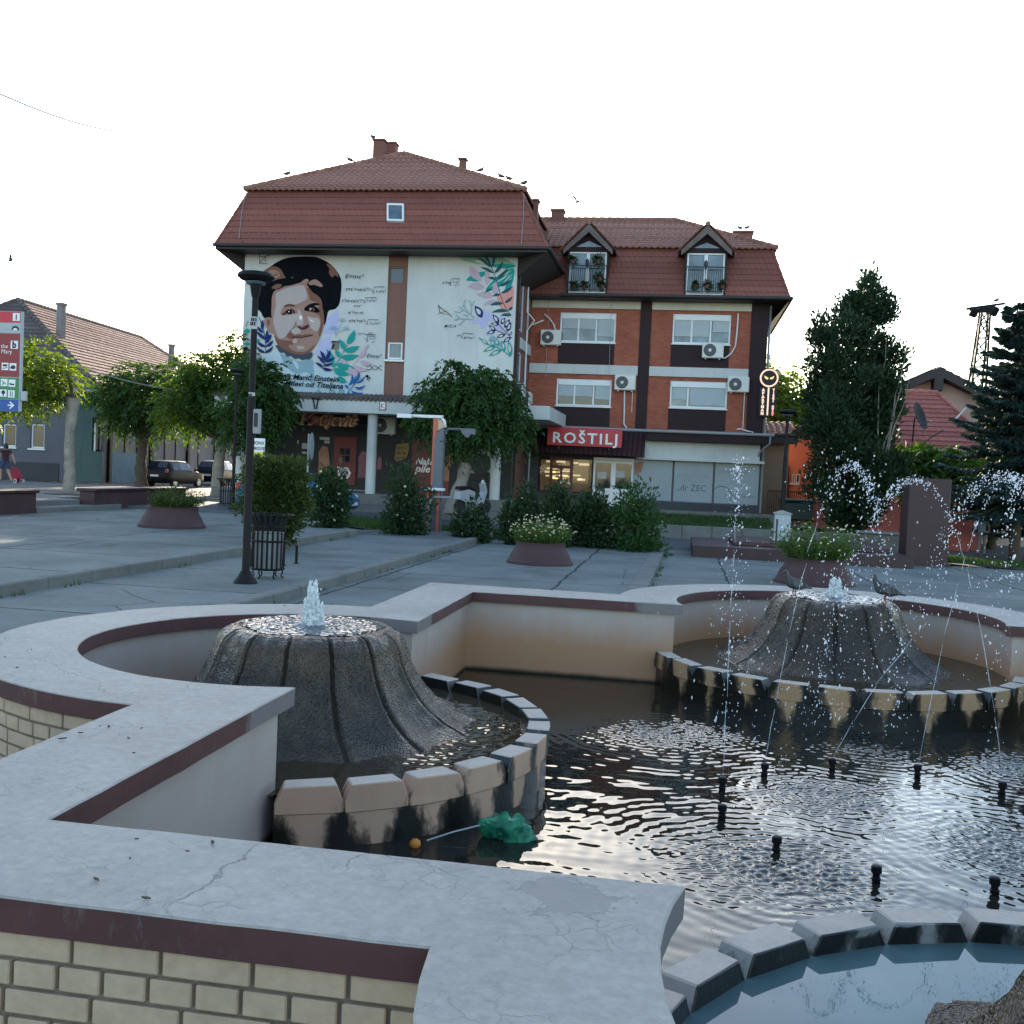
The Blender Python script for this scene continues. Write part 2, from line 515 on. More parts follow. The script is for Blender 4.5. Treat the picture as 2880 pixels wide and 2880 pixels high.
def kerb(pts, w, z, drop=1.0):
    mb = MB(); n = len(pts)
    segs = []
    for (x0, y0), (x1, y1) in zip(pts, pts[1:]):
        L = math.hypot(x1 - x0, y1 - y0); k = max(1, int(L / 1.0))
        for i in range(k):
            a, b = i / k, (i + 1) / k - .012 / L
            p, q = Vector((x0 + (x1 - x0) * a, y0 + (y1 - y0) * a, 0)), Vector((x0 + (x1 - x0) * b, y0 + (y1 - y0) * b, 0))
            d = (q - p).normalized(); M = Matrix.Translation(p) @ Matrix((d, Vector((-d.y, d.x, 0)), (0, 0, 1))).transposed().to_4x4()
            M = M @ Matrix.Rotation(random.uniform(-.004, .004), 4, 'Z')
            mb.bbox(0, (q - p).length, -w / 2, w / 2, z - drop, z + random.uniform(0, .008), .02, M=M)
    return struct(mb.build('kerb', M_kerb))
random.seed(3)
kerb([(-6.28, -14), (-6.28, 22.8)], .20, .15)
kerb([(-6.40, 22.8), (-9.02, 26.8), (-12.64, 29.7), (-14.9, 31.6)], .14, .15)
kerb([(-3.66, -14), (-3.4, 26.6)], .22, .012)
kerb([(-3.4, 27.05), (-6.7, 25.0)], .14, .012)
kerb([(1.22, -14), (1.22, -.6)], .34, -.125); kerb([(1.22, S + .6), (1.47, 26.75)], .34, -.125)
kerb([(1.7, 26.85), (6.2, 27.45), (14.5, 25.4)], .16, -.21)
# road edge kerbs and the strip in front of the shops
kerb([(-14, 33.2), (-3, 33.2), (8.2, 34.0)], .16, .22)
slab('pavement', [(-30, 33.3), (-3.2, 33.3), (-3.2, 40), (-30, 40)], .36, M_street)
slab('building_platform', [(-15.8, 34.7), (-2.6, 34.7), (-2.6, 39.2), (-15.8, 39.2)], .75, M_kerb)
slab('building_platform', [(-2.6, 38.6), (5.6, 38.6), (5.6, 40.2), (-2.6, 40.2)], .56, M_kerb)
# steps between the low walls on the left
def steps():
    for x1, z in ((-14.98, .29), (-15.42, .44)):
        mb = MB()
        mb.bbox(-16.4, x1, 22.5 if z < .4 else 22.52, 26.75 if z < .4 else 25.2, -.5, z + (.004 if z > .4 else 0), .02)
        struct(mb.build('steps', M_kerb))
steps()

# turf: banks and beds, with blades
def turf(outline, z, name='turf'):
    mb = MB(); mb.prism([(x, y, zz if isinstance(zz, float) else z) for (x, y, *r) in outline for zz in [r[0] if r else z]], (0, 0, -.5))
    return struct(mb.build(name, M_soil))
def quad_grid(a, b, c, d, n=10):
    mb = MB()
    A, B, C, D = map(Vector, (a, b, c, d))
    mb.grid(lambda u, v: (A * (1 - u) + B * u) * (1 - v) + (D * (1 - u) + C * u) * v, n, n)
    return mb
beds = [((-12.8, 29.2, .13), (-9.1, 26.9, .10), (-8.6, 29.0, .16), (-12.0, 30.6, .22)),
        ((-9.0, 26.9, .10), (-6.55, 25.1, .02), (-5.9, 28.3, .04), (-8.6, 29.0, .16)),
        ((-6.6, 25.2, .02), (-3.4, 27.2, -.02), (-3.2, 28.8, -.06), (-6.0, 28.4, .04)),
        ((-3.3, 26.35, -.13), (1.5, 26.95, -.13), (1.5, 29.3, -.18), (-3.2, 28.8, -.08)),
        ((-2.4, 34.1, -.02), (5.6, 34.1, -.1), (5.4, 38.6, .42), (-2.4, 38.6, .42)),
        ((5.7, 29.4, -.22), (16, 27.4, -.3), (16, 30.6, -.48), (6.2, 34.6, -.22)),
        ((5.65, 34.7, -.2), (9.5, 33.2, -.32), (9.4, 35.4, -.38), (5.6, 38.2, .1))]
gp_pts = []
rng = np.random.default_rng(5)
for bd in beds:
    mb = quad_grid(*bd); o = mb.build('turf', M_soil); struct(o)
    A, B, C, D = [np.array(p) for p in bd]
    area = np.linalg.norm(np.cross(B - A, D - A))
    n = int(min(9000, area * 330))
    u, v = rng.random((2, n, 1))
    gp_pts.append((A * (1 - u) + B * u) * (1 - v) + (D * (1 - u) + C * u) * v)
gp_pts = np.concatenate(gp_pts)
def blades(name, P, h, w, mat, kind='stuff', lean=.5, seed=1):
    rg = np.random.default_rng(seed); n = len(P)
    a = rg.random(n) * 2 * np.pi; d = np.stack([np.cos(a), np.sin(a), np.zeros(n)], 1)
    hh = h * (.5 + rg.random((n, 1))); ll = (rg.random((n, 2)) - .5) * 2 * lean * hh
    tip = P + np.concatenate([ll, hh], 1); wv = d * w * (.6 + .8 * rg.random((n, 1)))
    V = np.stack([P - wv, P + wv, tip], 1).reshape(-1, 3)
    o = mesh_obj(name, V.tolist(), [(3 * i, 3 * i + 1, 3 * i + 2) for i in range(n)], mat)
    o['kind'] = kind; return o
blades('grass', gp_pts, .10, .014, M_grassm)
# weeds in the joints of the kerbs
wp = []
for (x0, y0, x1, y1, z, n) in ((-6.12, 8, -6.12, 22.8, 0, 160), (-3.45, 10, -3.25, 26.8, -.14, 260), (1.43, 9, 1.68, 26.8, -.22, 500)):
    t = rng.random((n, 1)); t = np.clip(t + rng.normal(0, .01, (n, 1)), 0, 1)
    keep = np.sin(t * 61) + np.sin(t * 23) > .4
    q = np.concatenate([x0 + (x1 - x0) * t + np.abs(rng.normal(0, .05, (n, 1))), y0 + (y1 - y0) * t, np.full((n, 1), z)], 1)
    wp.append(q[keep[:, 0]])
blades('weeds', np.concatenate(wp), .07, .012, M_grassm, seed=2)

# ================================================================== buildings
def mat_tiles(name, c1, c2, rough=.75):
    m, nt, b = new_mat(name)
    g = N(nt, 'NewGeometry'); n = tex(nt, 'TexNoise', 1.2, detail=5); n2 = tex(nt, 'TexNoise', 22, detail=4, rough=.7)
    f = mixc(nt, .5, n.outputs[0], n2.outputs[0]); f = mixc(nt, .35, f, g.outputs['Random Per Island'])
    c = ramp(nt, f, [(.25, c1), (.75, c2)])
    c = mixc(nt, ramp(nt, n2.outputs[0], [(.62, 0), (.8, .55)]), c, (.05, .045, .04))
    nt.links.new(c, b.inputs['Base Color']); b.inputs['Roughness'].default_value = rough
    b.inputs['Specular IOR Level'].default_value = .35
    bump(nt, b, n2.outputs[0], .3, .01)
    return m
def mat_brick(name, c1, c2, mortar, w=.25, h=.075, ms=.008):
    m, nt, b = new_mat(name)
    tc = N(nt, 'TexCoord'); sp = N(nt, 'SeparateXYZ'); nt.links.new(tc.outputs['Object'], sp.inputs[0])
    cb = N(nt, 'CombineXYZ'); nt.links.new(math_(nt, 'ADD', sp.outputs[0], sp.outputs[1]), cb.inputs[0]); nt.links.new(sp.outputs[2], cb.inputs[1])
    br = N(nt, 'TexBrick'); nt.links.new(cb.outputs[0], br.inputs[0]); br.inputs['Scale'].default_value = 1
    br.inputs['Brick Width'].default_value = w; br.inputs['Row Height'].default_value = h; br.inputs['Mortar Size'].default_value = ms
    br.inputs['Color1'].default_value = (*c1, 1); br.inputs['Color2'].default_value = (*c2, 1); br.inputs['Mortar'].default_value = (*mortar, 1)
    n = tex(nt, 'TexNoise', .8, detail=7, rough=.7)
    c = mixc(nt, .7, br.outputs[0], ramp(nt, n.outputs[0], [(.3, .33), (.7, .62)]), 'OVERLAY')
    nt.links.new(c, b.inputs['Base Color']); b.inputs['Roughness'].default_value = .85
    bump(nt, b, math_(nt, 'SUBTRACT', 1.0, br.outputs['Fac']), .5, .01)
    return m
M_tile = mat_tiles('red_roof_tiles', (.135, .044, .032), (.235, .084, .06))
M_tile2 = mat_tiles('weathered_roof_tiles', (.19, .08, .055), (.34, .17, .125))
M_tileold = mat_tiles('old_clay_tiles', (.20, .10, .07), (.40, .23, .17))
M_tiledark = mat_tiles('dark_and_shaded_tiles', (.075, .06, .055), (.14, .11, .10))
M_brick = mat_brick('red_brick', (.40, .105, .05), (.30, .07, .04), (.17, .09, .07))
M_brickd = mat_brick('dark_brick', (.09, .035, .03), (.07, .028, .026), (.06, .04, .04))
def mat_wall(name, base, streak=.35):
    m, nt, b = new_mat(name)
    n1 = tex(nt, 'TexNoise', .5, detail=8, rough=.65); n2 = tex(nt, 'TexNoise', 2.2, mapping=(2.2, 2.2, .18), detail=6, rough=.7); n3 = tex(nt, 'TexNoise', 60, detail=3)
    c = ramp(nt, n1.outputs[0], [(.3, tuple(x * .86 for x in base)), (.7, tuple(min(.85, x * 1.08) for x in base))])
    c = mixc(nt, ramp(nt, n2.outputs[0], [(.52, 0), (.8, streak)]), c, tuple(x * .45 for x in base))
    nt.links.new(c, b.inputs['Base Color']); b.inputs['Roughness'].default_value = .88; b.inputs['Specular IOR Level'].default_value = .2
    bump(nt, b, n3.outputs[0], .15, .01)
    return m
M_plw = mat_wall('white_render', (.52, .535, .52), .28)
M_band = mat_wall('cream_render', (.56, .54, .47), .3)
M_brn = mat_wall('brown_render', (.20, .105, .085))
M_drk = mat_wall('dark_maroon_render', (.038, .024, .026), .2)
M_fascia = mk('dark_eaves_board', (.022, .018, .018), .6, .25, 3, .1, 30)
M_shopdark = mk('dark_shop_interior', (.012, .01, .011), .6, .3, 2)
M_ac = mk('air_conditioner_casing', (.62, .62, .58), .5, .07, 4, dirt=.2)
M_acg = mk('fan_grille_black', (.05, .055, .06), .5, .2, 8)
M_shut = mk('grey_roller_blind', (.42, .47, .49), .6, .06, 3)
M_chim = mat_brick('chimney_brick', (.19, .075, .055), (.15, .06, .045), (.14, .09, .08))

def tile_roof(mb, poly, tw=.24, th=.3, wave=.03, step=.025, m=0):
    """a tiled roof plane: poly is convex, its first edge the eave; rows of lapped wavy tiles cut to the outline"""
    P = [Vector(p) for p in poly]
    U = (P[1] - P[0]).normalized(); Nn = Vector((0, 0, 0))
    for i in range(len(P)): Nn += P[i].cross(P[(i + 1) % len(P)])
    Nn.normalize()
    if Nn.z < 0: Nn = -Nn
    V = Nn.cross(U).normalized()
    if V.z < 0: V = -V
    us = [(p - P[0]).dot(U) for p in P]; vs_ = [(p - P[0]).dot(V) for p in P]
    u0, u1, v1 = min(us), max(us), max(vs_)
    nu = max(1, int((u1 - u0) / tw) + 1); nv = max(1, int(v1 / th) + 1); SUB = 4
    bm = bmesh.new()
    for j in range(nv):
        rows = []
        off = (j % 2) * tw * .5
        for (v, hgt) in ((j * th - .02, step), ((j + 1) * th, 0.0)):
            row = []
            for i in range(-SUB, nu * SUB + SUB + 1):
                u = u0 + i * tw / SUB
                w = wave * (.5 + .5 * math.cos(2 * math.pi * ((u + (off if wave < .02 else 0)) / tw)))
                jit = noise.noise(Vector((int(u / tw) * 3.1, j * 5.7, P[0].x))) * .006
                row.append(bm.verts.new(P[0] + U * u + V * v + Nn * (hgt + w + jit)))
            rows.append(row)
        base = [bm.verts.new(x.co - Nn * (step + .03)) for x in rows[0]]
        for i in range(len(rows[0]) - 1):
            bm.faces.new((rows[0][i], rows[0][i + 1], rows[1][i + 1], rows[1][i]))
            bm.faces.new((base[i], base[i + 1], rows[0][i + 1], rows[0][i]))
    ctr = sum(P, Vector((0, 0, 0))) / len(P)
    for i in range(len(P)):
        a, b = P[i], P[(i + 1) % len(P)]
        e = (b - a).normalized(); n = e.cross(Nn)
        if n.dot(ctr - a) > 0: n = -n
        if i == 0: continue
        bmesh.ops.bisect_plane(bm, geom=bm.verts[:] + bm.edges[:] + bm.faces[:], plane_co=a, plane_no=n, clear_outer=True)
    mb.bm(bm, m)
def ridge(mb, a, b, r=.11, n=None, m=0):
    a, b = Vector(a), Vector(b); L = (b - a).length; n = n or max(1, int(L / .36))
    for i in range(n):
        p = a + (b - a) * (i / n); q = a + (b - a) * ((i + 1.12) / n)
        mb.tube(p, q, r * 1.12, r * .9, 8, m)
def wall_open(mb, plane, c0, a0, a1, z0, z1, opens, depth=.14, m=0, sgn=1):
    """upright wall at Y=c0 (plane 'y') or X=c0 ('x'); opens are (a0,a1,z0,z1); reveals go back along +sgn"""
    A = sorted({a0, a1, *[v for o in opens for v in o[:2]]}); Zs = sorted({z0, z1, *[v for o in opens for v in o[2:]]})
    def pt(a, z, d=0): return (a, c0 + d * sgn, z) if plane == 'y' else (c0 + d * sgn, a, z)
    for i in range(len(A) - 1):
        for j in range(len(Zs) - 1):
            ca, cz = (A[i] + A[i + 1]) / 2, (Zs[j] + Zs[j + 1]) / 2
            if any(o[0] < ca < o[1] and o[2] < cz < o[3] for o in opens): continue
            mb.quad(pt(A[i], Zs[j]), pt(A[i + 1], Zs[j]), pt(A[i + 1], Zs[j + 1]), pt(A[i], Zs[j + 1]), m)
    for o in opens:
        for (p, q) in (((o[0], o[2]), (o[1], o[2])), ((o[1], o[2]), (o[1], o[3])), ((o[1], o[3]), (o[0], o[3])), ((o[0], o[3]), (o[0], o[2]))):
            mb.quad(pt(*p), pt(*p, depth), pt(*q, depth), pt(*q), m)
def frame_mb(x0, x1, z0, z1, y, w=.06, d=.06, bars=()):
    mb = MB()
    mb.bbox(x0, x1, y, y + d, z0, z0 + w, .008); mb.bbox(x0, x1, y, y + d, z1 - w, z1, .008)
    mb.bbox(x0, x0 + w, y, y + d, z0 + w, z1 - w, .008); mb.bbox(x1 - w, x1, y, y + d, z0 + w, z1 - w, .008)
    for b in bars: mb.bbox(b - w / 2, b + w / 2, y + .004, y + d - .004, z0 + w, z1 - w, .008)
    return mb
def pane_mb(x0, x1, z0, z1, y):
    mb = MB(); mb.box(x0, x1, y, y + .02, z0, z1); return mb
def rel(o, parent, mb, name, mats, **kw): return mb.build(name, mats, parent, **kw)
def ac_unit(parent, c, w=.85, h=.62, d=.3, face='y'):
    """wall air conditioner whose fan side looks to -Y (or +X)"""
    x, y, z = c
    mb = MB()
    if face == 'y':
        mb.bbox(x - w / 2, x + w / 2, y - d, y, z - h / 2, z + h / 2, .03)
        mb.box(x - w * .35, x - w * .3, y - d * .8, y + .12, z - h / 2 - .05, z - h / 2 + .01); mb.box(x + w * .3, x + w * .35, y - d * .8, y + .12, z - h / 2 - .05, z - h / 2 + .01)
        o = mb.build('air_conditioner', M_ac, parent)
        g = MB(); cx = x - w * .14; r = h * .4
        g.lathe([(r, 0), (r, .012), (r * .9, .02), (.03, .02), (0.001, .02)], (0, 0, 0), 24)
        M = Matrix.Translation((cx, y - d - .001, z)) @ Matrix.Rotation(R(90), 4, 'X')
        g.v = [tuple(M @ Vector(v)) for v in g.v]
        g.build('fan_grille', M_acg, o)
        g = MB(); g.tube((cx, y - d - .02, z), (cx, y - d - .035, z), .07, .06, 12); g.build('fan_hub', M_ac, o)
    else:
        mb.bbox(x, x + d, y - w / 2, y + w / 2, z - h / 2, z + h / 2, .03)
        o = mb.build('air_conditioner', M_ac, parent)
        g = MB(); g.box(x + d * .2, x + d * .85, y - w / 2 - .012, y - w / 2 + .01, z - h * .4, z + h * .4); g.build('coil_grille', M_acg, o)
    return o

# ------------------------------------------------------------------ white building with the mural
YM = 36.0
XL, XR = -15.34, -4.5
YB = 46.6
ZP = .75
mur = thing('apartment_house', 'three-storey corner house with white mural gable wall and red mansard roof', 'building', ((XL + XR) / 2, YM, ZP))
rM = region(580, 360, 1.932, YM)
zt = 10.06
slabz0, slabz1 = 4.02, 4.46
mb = MB()
px1, px2 = F(729, 600, YM).x, F(766, 600, YM).x        # the brown stair strip between the panels
w_low = [F(731, 645, YM), F(758, 678, YM)]
w_up = [F(733, 502, YM), F(762, 536, YM)]
w_sm = [F(625, 643, YM), F(640, 660, YM)]
def rect(p): return (min(p[0].x, p[1].x), max(p[0].x, p[1].x), min(p[0].z, p[1].z), max(p[0].z, p[1].z))
ol, ou, osm = rect(w_low), rect(w_up), rect(w_sm)
wall_open(mb, 'y', YM + .05, px1 - .02, px2 + .02, slabz0, zt, [ol, ou], .12)
wall_open(mb, 'y', YM + .05, XL + .05, px1 - .02, slabz0, zt, [osm], .2)
wall_open(mb, 'y', YM + .05, px2 + .02, XR - .05, slabz0, zt, [], .12)
mb.quad((XL, YM + .05, ZP), (XL, YB, ZP), (XL, YB, zt), (XL, YM + .05, zt))
mb.quad((XL, YB, ZP), (XR, YB, ZP), (XR, YB, zt), (XL, YB, zt))
side_op = [(37.0, 38.0, 7.3, 9.3), (38.9, 39.6, 7.3, 9.3), (37.0, 38.0, 4.9, 6.5), (38.8, 39.6, 4.9, 6.5)]
wall_open(mb, 'x', XR, YM + .05, YB, slabz0, zt, side_op, .12, 0, -1); mb.quad((XR, 37.55, ZP), (XR, YB, ZP), (XR, YB, slabz0), (XR, 37.55, slabz0))
mb.build('wall', M_brn, mur)
# two thick white panels that carry the paintings
mb = MB(); wall_open(mb, 'y', YM, XL, px1, slabz1, zt - .01, [osm], .05)
mb.quad((XL, YM, slabz1), (XL, YM + .06, slabz1), (XL, YM + .06, zt - .01), (XL, YM, zt - .01)); mb.quad((px1, YM, slabz1), (px1, YM + .06, slabz1), (px1, YM + .06, zt - .01), (px1, YM, zt - .01))
mb.build('render_panel', M_plw, mur)
mb = MB(); mb.box(px2, XR, YM, YM + .055, slabz1, zt - .01); mb.build('render_panel', M_plw, mur)
for i, o in enumerate((ol, ou, osm)):
    f = frame_mb(o[0], o[1], o[2], o[3], YM + .08, .07 if i != 2 else .04, .06).build('window', M_pvc if i == 0 else M_brn, mur)
    pane_mb(o[0] + .04, o[1] - .04, o[2] + .04, o[3] - .04, YM + .12).build('pane', M_glassb if i == 0 else M_glassd, f)
mb = MB(); mb.bbox(ol[0] - .1, ol[1] + .1, YM - .06, YM + .1, ol[2] - .1, ol[2] - .02, .01); mb.build('window_sill', M_white, mur)
for (y0, y1, z0, z1) in side_op:
    mb = MB()
    for (a0, a1, b0, b1) in ((y0, y1, z0, z0 + .07), (y0, y1, z1 - .07, z1), (y0, y0 + .07, z0 + .07, z1 - .07), (y1 - .07, y1, z0 + .07, z1 - .07)): mb.box(XR - .1, XR - .04, a0, a1, b0, b1)
    f = mb.build('window', M_pvc, mur); mb = MB(); mb.box(XR - .09, XR - .07, y0 + .05, y1 - .05, z0 + .05, z1 - .05); mb.build('pane', M_glassd, f)
for (y, z0, z1, w) in ((36.9, 9.35, 9.75, 1.2), (37.3, 6.62, 7.05, 1.3), (39.2, 6.62, 7.05, .9)):     # white spandrel boards on the flank
    mb = MB(); mb.bbox(XR + .002, XR + .06, y, y + w, z0, z1, .01); mb.build('spandrel_board', M_plw, mur)
mb = MB(); mb.path([(XR + .08, YM + .25, zt), (XR + .08, YM + .25, .8)], .05, 8); mb.build('drain_pipe', M_fascia, mur)
mb = MB(); mb.path([(XR + .07, 38.45, 9.9), (XR + .07, 38.45, 8.2), (XR + .35, 38.6, 7.9), (XR + .07, 38.6, 7.5), (XR + .07, 38.6, 4.6)], .035, 8); mb.build('drain_pipe', M_pvc, mur)
ac_unit(mur, (XR, 37.0, 4.95), .8, .6, .32, 'x'); ac_unit(mur, (XR, 38.9, 4.75), .8, .6, .32, 'x')
# roof: gutter, steep mansard skirt, then a hipped top
ex0, ex1, ey0, ey1, ez = XL - .78, XR + 1.24, 35.0, 47.6, 9.98
mL, mR = F(471, 357, 36.15), F(984, 366, 36.15)
mx0, mx1, my0, my1, mz = mL.x, mR.x, 36.15, 46.4, (mL.z + mR.z) / 2
pk = F(764, 294, 41.2); pkz = pk.z; pkx = (mx0 + mx1) / 2 - .55
mb = MB()
E_ = [(ex0, ey0), (ex1, ey0), (ex1, ey1), (ex0, ey1)]; T_ = [(mx0, my0), (mx1, my0), (mx1, my1), (mx0, my1)]
for i in range(4):
    j = (i + 1) % 4
    tile_roof(mb, [(*E_[i], ez + .06), (*E_[j], ez + .06), (*T_[j], mz), (*T_[i], mz)], .22, .285, .012, .022, 0)
PK = [(pkx, 40.9, pkz), (pkx, 42.2, pkz)]
o_ = .16
T2 = [(mx0 - o_, my0 - o_), (mx1 + o_, my0 - o_), (mx1 + o_, my1 + o_), (mx0 - o_, my1 + o_)]
zc = mz + .02
tile_roof(mb, [(*T2[0], zc), (*T2[1], zc), PK[0]], .25, .33, .05, .035, 1)
tile_roof(mb, [(*T2[1], zc), (*T2[2], zc), PK[1], PK[0]], .25, .33, .05, .035, 1)
tile_roof(mb, [(*T2[2], zc), (*T2[3], zc), PK[1]], .25, .33, .05, .035, 1)
tile_roof(mb, [(*T2[3], zc), (*T2[0], zc), PK[0], PK[1]], .25, .33, .05, .035, 1)
for a, b in ((T2[0], PK[0]), (T2[1], PK[0]), (T2[2], PK[1]), (T2[3], PK[1])): ridge(mb, (*a, zc + .05), (b[0], b[1], b[2] + .03), .1, m=1)
ridge(mb, (PK[0][0], PK[0][1], pkz + .03), (PK[1][0], PK[1][1], pkz + .03), .1, m=1)
for a, b in zip(E_, T_): ridge(mb, (*a, ez + .06), (*b, mz), .06, m=0)
roof = mb.build('roof', [M_tile, M_tile2], mur)
mb = MB(); mb.prism([(ex0, ey0, ez - .12), (ex1, ey0, ez - .12), (ex1, ey1, ez - .12), (ex0, ey1, ez - .12)], (0, 0, .16))
W_ = [(XL, YM + .06), (XR, YM + .06), (XR, YB), (XL, YB)]
for i in range(4):
    j = (i + 1) % 4
    wz = 9.96 if i in (0, 2) else 9.15
    mb.quad((*E_[i], ez - .125), (*E_[j], ez - .125), (*W_[j], wz), (*W_[i], wz))
    mb.add([(*E_[i], ez - .125), (*W_[i], 9.96), (*W_[i], 9.15)], [(0, 1, 2)])
mb.build('eaves', M_fascia, mur)
mb = MB(); mb.path([(ex0 - .06, ey0 - .07, ez + .02), (ex1 + .06, ey0 - .07, ez + .02)], .07, 10); mb.path([(ex1 + .07, ey0 - .06, ez + .02), (ex1 + .07, ey1, ez + .02)], .07, 10); mb.build('gutter', M_fascia, mur)
for (a, b, cz0, cz1, Y, d) in ((704, 723, 262, 304, 40.6, .5), (727, 745, 268, 300, 41.4, .5), (866, 877, 298, 330, 38.6, .3), (1007, 1014, 376, 398, 37.2, .4)):
    p, q = F(a, cz0, Y), F(b, cz1, Y)
    mb = MB(); mb.bbox(p.x, q.x, Y, Y + d, q.z - .5, p.z - .06, .01); mb.bbox(p.x - .05, q.x + .05, Y - .05, Y + d + .05, p.z - .06, p.z + .02, .01)
    mb.build('chimney', M_chim, roof)
def on_plane(px, py, a, b, c):
    a, b, c = Vector(a), Vector(b), Vector(c); n = (b - a).cross(c - a); d = ray(px, py); t = (a - CAM).dot(n) / d.dot(n); return CAM + d * t
# roof window in the skirt
sk = [on_plane(x * K, y * K, (*E_[0], ez + .06), (*E_[1], ez + .06), (*T_[1], mz)) for x, y in ((731, 387), (763, 388), (763, 421), (731, 420))]
nrm = (sk[1] - sk[0]).cross(sk[3] - sk[0]).normalized();  nrm = -nrm if nrm.y > 0 else nrm
mb = MB()
for i in range(4):
    j = (i + 1) % 4; c = (sk[0] + sk[2]) / 2; a, b = sk[i], sk[j]; ai, bi = c + (a - c) * .8, c + (b - c) * .8
    mb.prism([a, b, bi, ai], nrm * .12)
f = mb.build('roof_window', M_pvc, roof)
mb = MB(); c = (sk[0] + sk[2]) / 2; mb.prism([c + (p - c) * .82 + nrm * .05 for p in sk], nrm * .02); mb.build('pane', M_glassb, f)
for pts in (((468, 357), (457, 400), (452, 452)), ((989, 368), (988, 410), (984, 462))):   # lightning wires down the skirt
    mb = MB(); mb.path([on_plane(x * K, y * K, (*E_[0], ez + .06), (*E_[1], ez + .06), (*T_[1], mz)) + nrm * .06 for x, y in pts], .012, 5); mb.build('lightning_wire', M_grey, roof)
# wires on the mural gable top-left
mb = MB(); mb.path([F(457, 455, 34.95), F(459, 475, 35.4), F(465, 484, 35.95)], .014, 5); mb.build('cable', M_black, mur)

# ground floor: canopy slab on round columns, recessed shop front
YC = 34.55
c0, c1 = yp(900, 1120, YC).z, yp(900, 1150, YC).z
cx1 = yp(1545, 1170, YC).x
slabz1_, slabz0_ = yp(1040, 1125, YC).z, yp(1040, 1163, YC).z
mb = MB(); mb.bbox(XL - .4, cx1, YC, YM + .05, slabz0_, slabz1_, .015); mb.bbox(XR, cx1, YM + .05, 39.9, slabz0_, slabz1_, .015); mb.build('canopy', M_plw, mur)
mb = MB()
for i in range(60):
    x = XL - .4 + (XR - XL + .4) * i / 60
    mb.tube((x, YC - .05, slabz1_ + .02), (x, YM - .1, slabz1_ + .26), .09, .07, 6)
mb.build('canopy_tiles', M_tiledark, mur)
for x in (F(700, 880, 35.0).x, F(936, 860, 35.0).x, XL + .5):
    mb = MB(); mb.lathe([(.19, ZP), (.19, slabz0_)], (x, 35.0, 0), 20); mb.build('column', M_plw, mur, smooth=True, angle=40)
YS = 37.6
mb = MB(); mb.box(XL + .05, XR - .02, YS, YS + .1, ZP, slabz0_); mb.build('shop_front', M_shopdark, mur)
def shop(a, b, z=None): return yp(820 + a / 4.83, 1120 + b / 4.83, YS)
def shoprect(a0, b0, a1, b1): p, q = shop(a0, b0), shop(a1, b1); return p.x, q.x, q.z, p.z
M_red = mk('red_panel', (.15, .012, .013), .5, .15, 1.5)
M_redsign = mk('red_sign_face', (.42, .022, .03), .45, .1, 1.0)
M_orangey = mk('yellow_sticker', (.27, .17, .04), .6, .15, 4)
M_paper = mk('paper', (.40, .41, .40), .7, .12, 6)
M_pink = mk('pink_print', (.22, .08, .10), .6, .45, 3)
M_skinp = mk('warm_print', (.30, .14, .08), .6, .45, 3.5)
M_whiteL = mk('white_lettering', (.75, .75, .74), .5, .05, 3)
M_ink = mk('black_ink', (.02, .02, .022), .6, .1, 3)
dr = shoprect(590, 520, 870, 1180)
mb = MB(); mb.box(dr[0], dr[1], YS - .06, YS - .002, dr[2], dr[3], 0)
p_ = shoprect(655, 670, 800, 880)
for (i, j) in ((0, 0), (1, 0), (0, 1), (1, 1)):
    xa = p_[0] + (p_[1] - p_[0]) * (.06 + .49 * i); za = p_[2] + (p_[3] - p_[2]) * (.05 + .49 * j)
    mb.box(xa, xa + (p_[1] - p_[0]) * .41, YS - .07, YS - .06, za, za + (p_[3] - p_[2]) * .42, 1)
o_sh = [(625, 930), (770, 940), (790, 975), (812, 1010), (795, 1060), (770, 1090), (650, 1100), (655, 1060), (622, 1030), (640, 980)]
mb.poly([(shop(a, b).x, YS - .066, shop(a, b).z) for a, b in o_sh], 2)
o_s2 = [(652, 955), (758, 962), (775, 1000), (780, 1050), (755, 1072), (668, 1078), (668, 1030), (648, 1010)]
mb.poly([(shop(a, b).x, YS - .070, shop(a, b).z) for a, b in o_s2], 0)
def scrawl(mb, x0, x1, z, y, h, m, seed):
    rg = random.Random(seed); x = x0
    while x < x1 - h * .3:
        w = h * rg.uniform(.3, .6); t = h * .16; k = rg.random()
        mb.box(x, x + t, y - .003, y, z, z + h * rg.uniform(.7, 1), m)
        if k < .6: mb.box(x + t, x + w, y - .003, y, z + h * .42, z + h * .58, m)
        if k > .3: mb.box(x + w * .8, x + w * .8 + t, y - .0045, y, z, z + h * rg.uniform(.55, .9), m)
        x += w + h * .22
for i in range(3):
    q = shop(664, 985 + 35 * i), shop(770, 985 + 35 * i); scrawl(mb, q[0].x, q[1].x, q[0].z, YS - .071, .10, 2, i)
mb.build('door', [M_red, M_glassd, M_whiteL], mur)
for (r_, mats) in (((365, 640, 515, 1040), M_skinp), ((905, 715, 1050, 1085), M_pink), ((1165, 790, 1225, 970), M_pink)):
    q = shoprect(*r_); mb = MB(); w, h = q[1] - q[0], q[3] - q[2]
    ol_ = [(q[0] + w * a, YS - .03, q[2] + h * b) for a, b in ((.05, 0), (.95, 0), (1, .35), (.9, .7), (.8, .95), (.35, 1), (.05, .75), (.1, .4))]
    mb.prism(ol_, (0, .02, 0)); mb.build('window_poster', mats, mur)
for r_ in ((385, 525, 520, 570), (450, 575, 520, 615), (145, 610, 215, 690), (145, 725, 210, 755), (82, 570, 100, 620)):
    q = shoprect(*r_); mb = MB(); mb.box(q[0], q[1], YS - .03, YS - .01, q[2], q[3]); mb.build('paper_notice', M_paper, mur)
